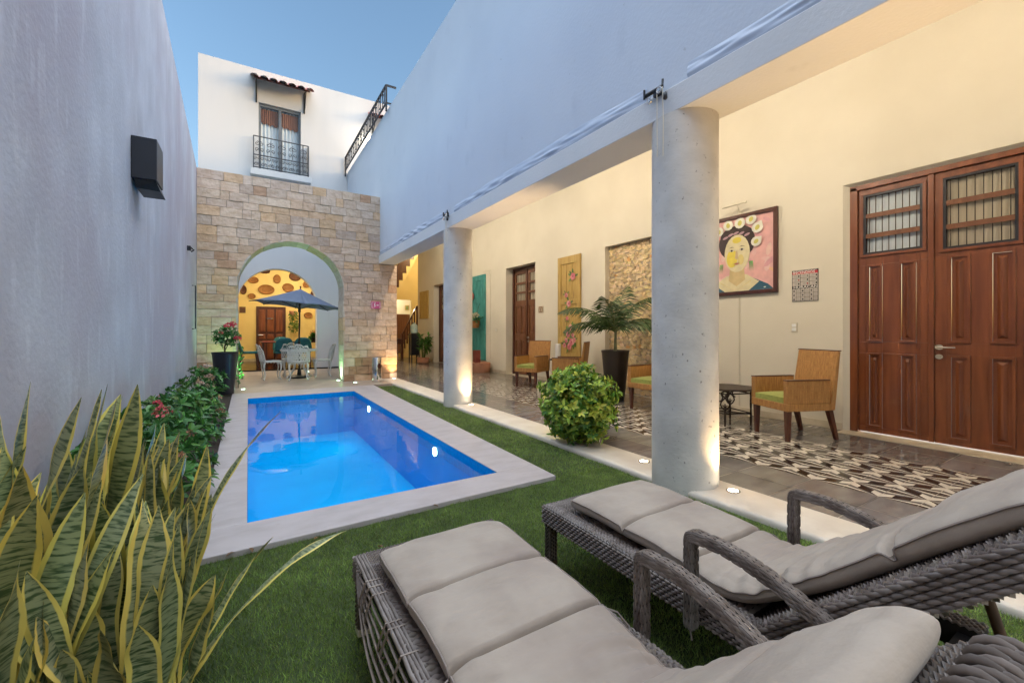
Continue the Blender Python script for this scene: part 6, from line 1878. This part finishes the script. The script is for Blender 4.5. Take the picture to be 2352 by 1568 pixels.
for i in range(40): leaf_card(b, Vector((XW - .21 + r_.uniform(-.12, .12), 11.2 + r_.uniform(-.3, .22), 1.5 + r_.uniform(-.06, .1))), rdir(r_), Vector((-1, 0, 0)), .12, .05, r_.choice(GREENS))
b.build("leaves", M["leaf"], t, fixn=False)
for (yy, zz, q) in ((11.38, 1.62, .085), (11.02, 1.58, .08), (11.30, 1.52, .08), (11.40, 1.50, .06)):
    b = MB(); flower_head(b, Vector((XW - .26, yy, zz)), q, (.75, .72, .55), r_, 60); flower_head(b, Vector((XW - .26, yy, zz - .02)), q * .8, (.70, .66, .50), r_, 40); b.build("flower_cluster", M["petal"], t, fixn=False)
t = thing("wall_ornament", "round red ornament hanging on the upper part of the teal shutter", "ornament", (XW - .06, 11.66, 2.2))
b = MB(); b.lathe([(.12, 0), (.13, .02), (.11, .05), (.05, .06), (.0005, .065)], (0, 0, 0), 20)
o = b.build("disc", mat("red_paint", (.42, .05, .04), (.5, .1, .07), rough=.5, scale=12), t, smooth=50); o.rotation_euler = (0, R(-90), 0)
o.data.transform(Matrix.Translation((XW - .06, 11.66, 2.2))); o.scale = (1, 1.0, 1)

# ================================================================ SMALL THINGS ON THE STONE AND GREY WALLS
t = thing("exit_sign", "small pink and white pictogram sign on the right pier of the stone arch", "sign", (2.585, YS - .03, 1.69))
b = MB(); b.box(2.472, 2.698, YS - .036, YS - .028, 1.68, 1.848, 0, (.62, .10, .25)); b.build("board", M["attr"], t)
b = MB()
def ss(pts, col=(.8, .74, .76), d=0.0365): b.sheet(pts, lambda a, c, dd: (a, YS - dd, c), d, 0, col)
ss([(2.488, 1.70), (2.53, 1.70), (2.53, 1.712), (2.50, 1.712), (2.50, 1.82), (2.53, 1.82), (2.53, 1.83), (2.488, 1.83)])
ss([(2.545, 1.72), (2.557, 1.715), (2.562, 1.76), (2.573, 1.73), (2.585, 1.732), (2.568, 1.79), (2.58, 1.81), (2.562, 1.815), (2.545, 1.79)])
ss([(2.565 + .010 * math.cos(6.283 * i / 10), 1.828 + .010 * math.sin(6.283 * i / 10)) for i in range(10)])
ss([(2.60, 1.755), (2.63, 1.755), (2.63, 1.74), (2.655, 1.765), (2.63, 1.79), (2.63, 1.775), (2.60, 1.775)])
ss([(2.665, 1.70), (2.688, 1.70), (2.688, 1.83), (2.665, 1.83), (2.665, 1.82), (2.677, 1.82), (2.677, 1.71), (2.665, 1.71)])
b.build("pictogram", M["attr"], t, fixn=False)
t = thing("litter_bin", "slim polished steel litter bin with a dark opening beside the right pier", "bin", (2.49, 9.87, -.012))
b = MB(); b.lathe([(.105, 0), (.108, .02), (.108, .54), (.10, .56), (.085, .56), (.08, .53), (.0005, .53)], (2.49, 9.87, -.012), 28); b.build("body", M["chrome"], t, smooth=40)
b = MB(); n = 16
def bo(u, v):
    a = 6.283 * v; rr_ = .055 * u
    x = 2.53 + rr_ * math.cos(a); z = .36 + rr_ * 1.1 * math.sin(a)
    return (x, 9.87 - math.sqrt(max(.0, .113 ** 2 - (x - 2.49) ** 2)) , z)
b.grid(4, n + 1, bo); b.build("opening", M["dark_wood"], t, smooth=50, fixn=False)
t = thing("wall_fixture", "black box shaped fixture high on the streaky grey wall", "fixture", (XL, 5.0, 2.6))
b = MB(); b.box(XL + .0005, XL + .176, 4.84, 5.16, 2.475, 2.84); b.build("housing", M["pot_black"], t, bevel=.006)
b = MB(); b.hexa([(XL + .03, 4.88, 2.40), (XL + .19, 4.92, 2.40), (XL + .19, 5.2, 2.40), (XL + .03, 5.2, 2.40), (XL + .02, 4.86, 2.474), (XL + .165, 4.86, 2.474), (XL + .165, 5.14, 2.474), (XL + .02, 5.14, 2.474)]); b.build("louvre", M["black_metal"], t)
t = thing("wall_bracket", "tiny black bracket on the grey wall near the stone wall", "bracket", (XL, 8.85, 2.52))
b = MB(); b.box(XL + .0005, XL + .05, 8.80, 8.90, 2.49, 2.56); b.tube([(XL + .05, 8.85, 2.54), (XL + .09, 8.85, 2.50), (XL + .05, 8.85, 2.47)], .012, 6); b.build("hook", M["black_metal"], t)
t = thing("wall_rail", "thin vertical metal rail on the grey wall by the stone arch wall", "rail", (XL, 9.55, 1.6))
b = MB(); b.tube([(XL + .001, 9.55, 1.97), (XL + .05, 9.55, 1.97), (XL + .05, 9.55, 1.19), (XL + .001, 9.55, 1.19)], .010, 8); b.build("bar", M["iron_grey"], t, smooth=50)

# ================================================================ TARP AND PULLEYS ON THE BEAM
t = thing("folded_tarp", "long pale blue tarpaulin folded along the ledge above the beam", "tarp", (2.66, 4, 2.95))
b = MB()
segs = ((-3.6, 1.93), (2.30, 5.98), (6.36, 10.30))
for (y0, y1) in segs:
    nu, nv = int((y1 - y0) * 26), 12
    def tf(u, v):
        y = y0 + (y1 - y0) * u
        end = min(1, min(u, 1 - u) * 9)
        H = 0.125 + 0.03 * math.sin(math.pi * u) + 0.014 * noise.noise(Vector((y * 1.1, 0, 0)))
        D = 0.020 + 0.010 * noise.noise(Vector((y * 2, 4, 0)))
        z = 2.9500 + H * v
        f = math.sin(math.pi * min(1, v * 1.02)) ** .5
        w = noise.noise(Vector((y * 2.6 + v * 3.0, v * 6 - y * 2.2, 2))) * .026 + math.sin(y * 16 - v * 9 + 5 * noise.noise(Vector((y * .8, 1, 1)))) * .010 * (.4 + noise.noise(Vector((y * .7, 8, 1))))
        x = XB - 0.002 - max(0, (D + w) * f) * (1 - .75 * v)
        return (x, y, z)
    b.grid(nu, nv, tf)
b.build("cloth", M["tarp"], t, smooth=80, fixn=False)
def pulley(y, label):
    t = thing("pulley_set", label, "pulley", (2.63, y, 3.0))
    b = MB()
    b.box(2.625, 2.654, y - .03, y + .03, 2.93, 2.99); b.tube([(2.63, y - .05, 2.975), (2.63, y + .11, 2.975)], .016, 10)
    b.tube([(2.62, y - .06, 2.99), (2.61, y - .07, 3.01), (2.60, y - .075, 2.96)], .009, 8); b.tube([(2.62, y + .11, 2.95), (2.62, y + .11, 3.02)], .009, 8)
    b.build("bracket", M["black_metal"], t, smooth=50)
    for (yy, zz) in ((y - .05, 2.94), (y + .04, 2.90)):
        b = MB(); b.tube([(2.595, yy + .020 * math.cos(6.283 * i / 14), zz + .020 * math.sin(6.283 * i / 14)) for i in range(14)], .007, 6, closed=True); b.tube([(2.588, yy, zz), (2.612, yy, zz)], .012, 10); b.build("wheel", M["steel"], t, smooth=50)
    b = MB(); b.tube([(2.595, y - .08, 2.95), (2.598, y - .085, 2.7), (2.60, y - .08, 2.44)], .0035, 5); b.tube([(2.595, y - .03, 2.93), (2.60, y - .028, 2.45)], .003, 5)
    b.build("cord", M["cream_plastic"], t)
    b = MB(); b.lathe([(.004, .03), (.014, .02), (.016, -.02), (.004, -.03)], (2.595, y - .105, 2.87), 10); b.build("weight", M["pot_black"], t, smooth=60)
pulley(2.16, "metal pulleys and hanging cord above the nearest column")
pulley(6.17, "metal pulleys and hanging cord above the far column")

# ================================================================ PATIO: parasol, white garden furniture
UX, UY = 1.085, 11.85
t = thing("parasol", "open teal garden parasol tilted slightly over the white patio table", "parasol", (UX, UY, 0))
b = MB()
apex = Vector((UX + .03, UY, 2.20)); RAD_U = 1.085
def rim(i):
    a = 6.2832 * i / 8
    x, y = math.cos(a), math.sin(a)
    return Vector((UX + .01 + RAD_U * x, UY + RAD_U * 1.0 * y, 1.775 - 0.09 * x))
N8 = 8
vs = []; fs = []
nr = 7
for i in range(N8):
    a, c = rim(i), rim((i + 1) % N8)
    for s_ in range(7):
        q = a.lerp(c, s_ / 6) + Vector((0, 0, .03 * math.sin(math.pi * s_ / 6)))
        qc = q + (Vector((UX, UY, q.z)) - q) * .03 * math.sin(math.pi * s_ / 6)
        for r_ in range(nr):
            f = r_ / (nr - 1)
            p = apex.lerp(qc, f); p.z -= 0.05 * math.sin(math.pi * f) * (0.35 + math.sin(math.pi * s_ / 6) * .65)
            vs.append(p)
    for s_ in range(6):
        for r_ in range(nr - 1):
            k = (i * 7 + s_) * nr + r_
            fs.append((k, k + 1, k + nr + 1, k + nr))
b.add(vs, fs)
o = b.build("canopy", M["parasol"], t, smooth=25, fixn=False)
sm = o.modifiers.new("cloth", 'SOLIDIFY'); sm.thickness = .006
b = MB(); b.tube([(UX, UY, 0.06), (UX, UY, 1.0), (UX + .02, UY, 2.18)], .020, 10); b.tube([(UX + .03, UY, 2.19), (UX + .03, UY, 2.27)], [.012, .018], 8); b.build("pole", M["black_metal"], t, smooth=50)
for i in range(8):
    b = MB(); b.tube([(UX + .02, UY, 2.13), tuple(rim(i) - Vector((0, 0, .012)))], .008, 5); b.tube([(UX + .01, UY, 1.70), tuple(apex.lerp(rim(i), .55) - Vector((0, 0, .06)))], .007, 5); b.build("rib", M["iron_grey"], t)
b = MB(); b.tube([(UX + .006, UY, 1.62), (UX + .008, UY, 1.74)], .034, 10); b.tube([(UX, UY, .80), (UX, UY, .88)], .032, 10); b.tube([(UX, UY, .84), (UX - .08, UY - .03, .84)], .010, 6); b.build("hub", M["black_metal"], t)
b = MB(); b.lathe([(.24, 0.001), (.24, .03), (.20, .055), (.05, .07), (.035, .22), (.0005, .22)], (UX, UY, -.012), 24); b.build("base", M["black_metal"], t, smooth=40)

t = thing("patio_table", "round white cast metal lattice table under the parasol", "table", (UX, UY, 0))
b = MB()
for r_ in (.41, .33, .25, .17): b.tube([(UX + r_ * math.cos(6.283 * i / 36), UY + r_ * math.sin(6.283 * i / 36), .69) for i in range(36)], .011, 5, closed=True)
for i in range(20):
    a = 6.283 * i / 20; b.tube([(UX + .08 * math.cos(a), UY + .08 * math.sin(a), .69), (UX + .41 * math.cos(a), UY + .41 * math.sin(a), .69)], .009, 4)
b.tube([(UX + .41 * math.cos(6.283 * i / 36), UY + .41 * math.sin(6.283 * i / 36), .67) for i in range(36)], .018, 5, closed=True)
b.build("table_top", M["white_metal"], t)
for k in range(4):
    a = .6 + k * 1.5708; c, s_ = math.cos(a), math.sin(a)
    b = MB(); b.tube([(UX + q * c, UY + q * s_, z) for q, z in ((.28, .67), (.30, .52), (.16, .35), (.14, .25), (.24, .10), (.33, .03), (.36, -.008))], [.018, .022, .016, .014, .016, .014, .016], 6); b.build("leg", M["white_metal"], t, smooth=60)
def make_garden_chair():
    t = thing("garden_chair", "white chair", "chair", (0, 0, 0), group="white cast metal garden chairs")
    r_ = random.Random(3)
    b = MB()
    # pierced rounded back: a frame with a lobed top and rows of rings, curving round the sitter
    def bp(l, z):
        a = l / .30
        return (.27 * math.sin(a), .215 - .10 * (1 - math.cos(a)) * 1.6 + (z - .42) * .20, z)
    top = [bp(-.31 + .62 * i / 30, .80 + .045 * abs(math.sin(math.pi * 3 * i / 30)) - .13 * abs(-1 + 2 * i / 30) ** 2.2) for i in range(31)]
    b.tube(top, .013, 5); b.tube([bp(-.31 + .62 * i / 20, .45) for i in range(21)], .011, 5)
    for s_ in (-1, 1): b.tube([bp(s_ * .31, .45), bp(s_ * .31, .58), bp(s_ * .31, .69)], .012, 5)
    for j in range(6):
        for i in range(9):
            l = -.27 + .54 * (i + (.5 if j % 2 else 0)) / 8.5; z = .485 + j * .053
            if z > .77 - .15 * (abs(l) / .31) ** 2.2: continue
            rr_ = .027
            b.tube([bp(l + rr_ * math.cos(6.283 * k / 8), z + rr_ * math.sin(6.283 * k / 8)) for k in range(8)], .0085, 4, closed=True)
    for i in range(3):
        l = -.2 + .2 * i
        for s_ in (-1, 1): b.tube([bp(l + x, .795 + z) for x, z in scroll(s_ * .028, 0, .030, 1.1, 9, 1.57, s_)], .009, 4)
    b.build("backrest", M["white_metal"], t)
    b = MB()
    b.tube([(.235 * math.cos(6.283 * i / 24), -.02 + .225 * math.sin(6.283 * i / 24), .43) for i in range(24)], .016, 5, closed=True)
    for i in range(-4, 5):
        for j in range(-4, 5):
            x, y = i * .05 + (.025 if j % 2 else 0), j * .05
            if x * x + y * y < .045: b.tube([(x + .022 * math.cos(6.283 * k / 7), -.02 + y + .022 * math.sin(6.283 * k / 7), .432) for k in range(7)], .008, 4, closed=True)
    for i in range(16):
        a = 3.6 + 5.2 * i / 16
        b.tube([(.225 * math.cos(a) + .02 * math.cos(6.283 * k / 7) * -math.sin(a), -.02 + .225 * math.sin(a) + .02 * math.cos(6.283 * k / 7) * math.cos(a), .395 + .02 * math.sin(6.283 * k / 7)) for k in range(7)], .007, 4, closed=True)
    b.build("seat", M["white_metal"], t)
    for (x, y) in ((-.17, -.17), (.17, -.17), (-.17, .14), (.17, .14)):
        d = Vector((x, y, 0)).normalized(); b = MB()
        b.tube([Vector((x, y, .42)), Vector((x, y, .36)) + d * .035, Vector((x, y, .26)) + d * .035, Vector((x, y, .13)) - d * .004, Vector((x, y, .04)) + d * .012, Vector((x, y, .006)) + d * .05], [.022, .024, .017, .012, .012, .018], 6)
        b.build("leg", M["white_metal"], t, smooth=60)
    return t
gc = make_garden_chair()
place_copy(gc, True, (1.02, 11.28, -.012), face(0.08, 1), "white lattice garden chair nearest the pool, its back to the pool")
place_copy(gc, False, (0.46, 11.78, -.012), face(1, 0.1), "white lattice garden chair on the left of the parasol pole, seen from the side")
place_copy(gc, False, (1.64, 11.86, -.012), face(-1, 0.05), "white lattice garden chair on the right of the parasol pole, against the pale wall")
place_copy(gc, False, (0.98, 12.50, -.012), face(0, -1), "white lattice garden chair on the far side of the patio table, facing the pool")

# ================================================================ DINING ROOM FURNITURE (seen through the arches)
def make_teal_chair():
    t = thing("dining_chair", "teal chair", "chair", (0, 0, 0), group="teal dining chairs")
    b = MB(); b.box(-.24, .24, -.24, .24, .40, .47); b.build("seat", M["teal"], t, bevel=.02)
    b = MB()
    def f(u, v):
        x = (u - .5) * .50; z = .47 + v * .44 * (1 - .35 * abs(2 * u - 1) ** 4)
        return (x, .22 + .10 * v - .12 * abs(2 * u - 1) ** 2 * .6, z)
    b.grid(13, 7, f)
    o = b.build("backrest", M["teal"], t, smooth=60, fixn=False); s = o.modifiers.new("pad", 'SOLIDIFY'); s.thickness = .05
    for (x, y) in ((-.2, -.2), (.2, -.2), (-.2, .2), (.2, .2)):
        b = MB(); b.bar((x, y, .40), (x * 1.15, y * 1.25, .001), .045, .045, w2=.028, h2=.028, up=(0, 1, 0)); b.build("leg", M["chair_leg"], t)
    return t
tc = make_teal_chair()
place_copy(tc, True, (0.95, 15.6, .03), face(-0.1, 1), "teal dining chair with a rounded back in the middle of the dining table's near side")
place_copy(tc, False, (0.02, 16.0, .03), face(1, 0.05), "teal dining chair in profile at the left end of the dining table")
place_copy(tc, False, (1.55, 15.7, .03), face(0.1, 1), "teal dining chair right of the parasol pole with a narrow upright back")
place_copy(tc, False, (1.0, 17.0, .03), face(0, -1), "teal dining chair on the far side of the table before the room door")
t = thing("dining_table", "long dark dining table in the yellow room", "table", (1.1, 16.3, .03))
b = MB(); b.box(.35, 2.2, 16.0, 16.62, .755, .79); b.build("table_top", M["dark_wood"], t, bevel=.006)
for (x, y) in ((.42, 16.06), (2.13, 16.06), (.42, 16.56), (2.13, 16.56)):
    b = MB(); b.box(x - .03, x + .03, y - .03, y + .03, .031, .7545); b.build("leg", M["dark_wood"], t)
t = thing("table_runner", "red folded runner lying on the left end of the dining table", "cloth", (.55, 16.3, .79))
b = MB(); b.box(.40, .78, 16.05, 16.5, .7905, .806); b.build("cloth", mat("runner", (.42, .07, .04), (.5, .12, .07), rough=.9, scale=14), t, bevel=.004)
t = thing("folded_napkin", "white folded napkin standing on the dining table", "napkin", (.9, 16.2, .79))
b = MB(); b.add([(.80, 16.15, .7905), (1.0, 16.15, .7905), (1.0, 16.28, .7905), (.80, 16.28, .7905), (.90, 16.21, .93)], [(0, 1, 4), (1, 2, 4), (2, 3, 4), (3, 0, 4)]); b.build("cloth", M["white_paint"], t)
t = thing("hanging_planter", "terracotta wall planter with trailing green plant right of the room door", "planter", (1.46, RY1, 1.85))
b = MB(); b.lathe([(.06, -.1), (.12, 0), (.14, .09), (.12, .09), (.0005, .05)], (1.46, RY1 - .15, 1.82), 18); b.build("pot", M["terracotta"], t, smooth=40)
b = MB(); r_ = random.Random(6)
for i in range(110):
    f = r_.random(); leaf_card(b, Vector((1.46 + r_.uniform(-.11, .14), RY1 - .22 + r_.uniform(-.05, .05), 1.90 - f * .75)), rdir(r_) + Vector((0, 0, -.8)), Vector((0, -1, 0)), .12, .04, r_.choice([(.12, .20, .04), (.16, .24, .05), (.08, .16, .03)]))
b.build("foliage", M["leaf"], t, fixn=False)
t = thing("potted_plant", "small green plant with an orange bloom at the right end of the dining table", "plant", (2.0, 16.3, .79))
b = MB(); b.lathe([(.07, 0), (.10, .10), (.10, .12), (.0005, .1)], (1.92, 16.2, .7905), 14); b.build("pot", M["pot_brown"], t)
b = MB()
for i in range(50): leaf_card(b, Vector((1.92, 16.2, .92)), rdir(r_) + Vector((0, 0, .5)), Vector((0, -1, 0)), .2, .05, r_.choice(GREENS))
flower_head(b, Vector((1.90, 16.15, 1.08)), .08, (.5, .2, .08), r_)
b.build("foliage", M["leaf"], t, fixn=False)
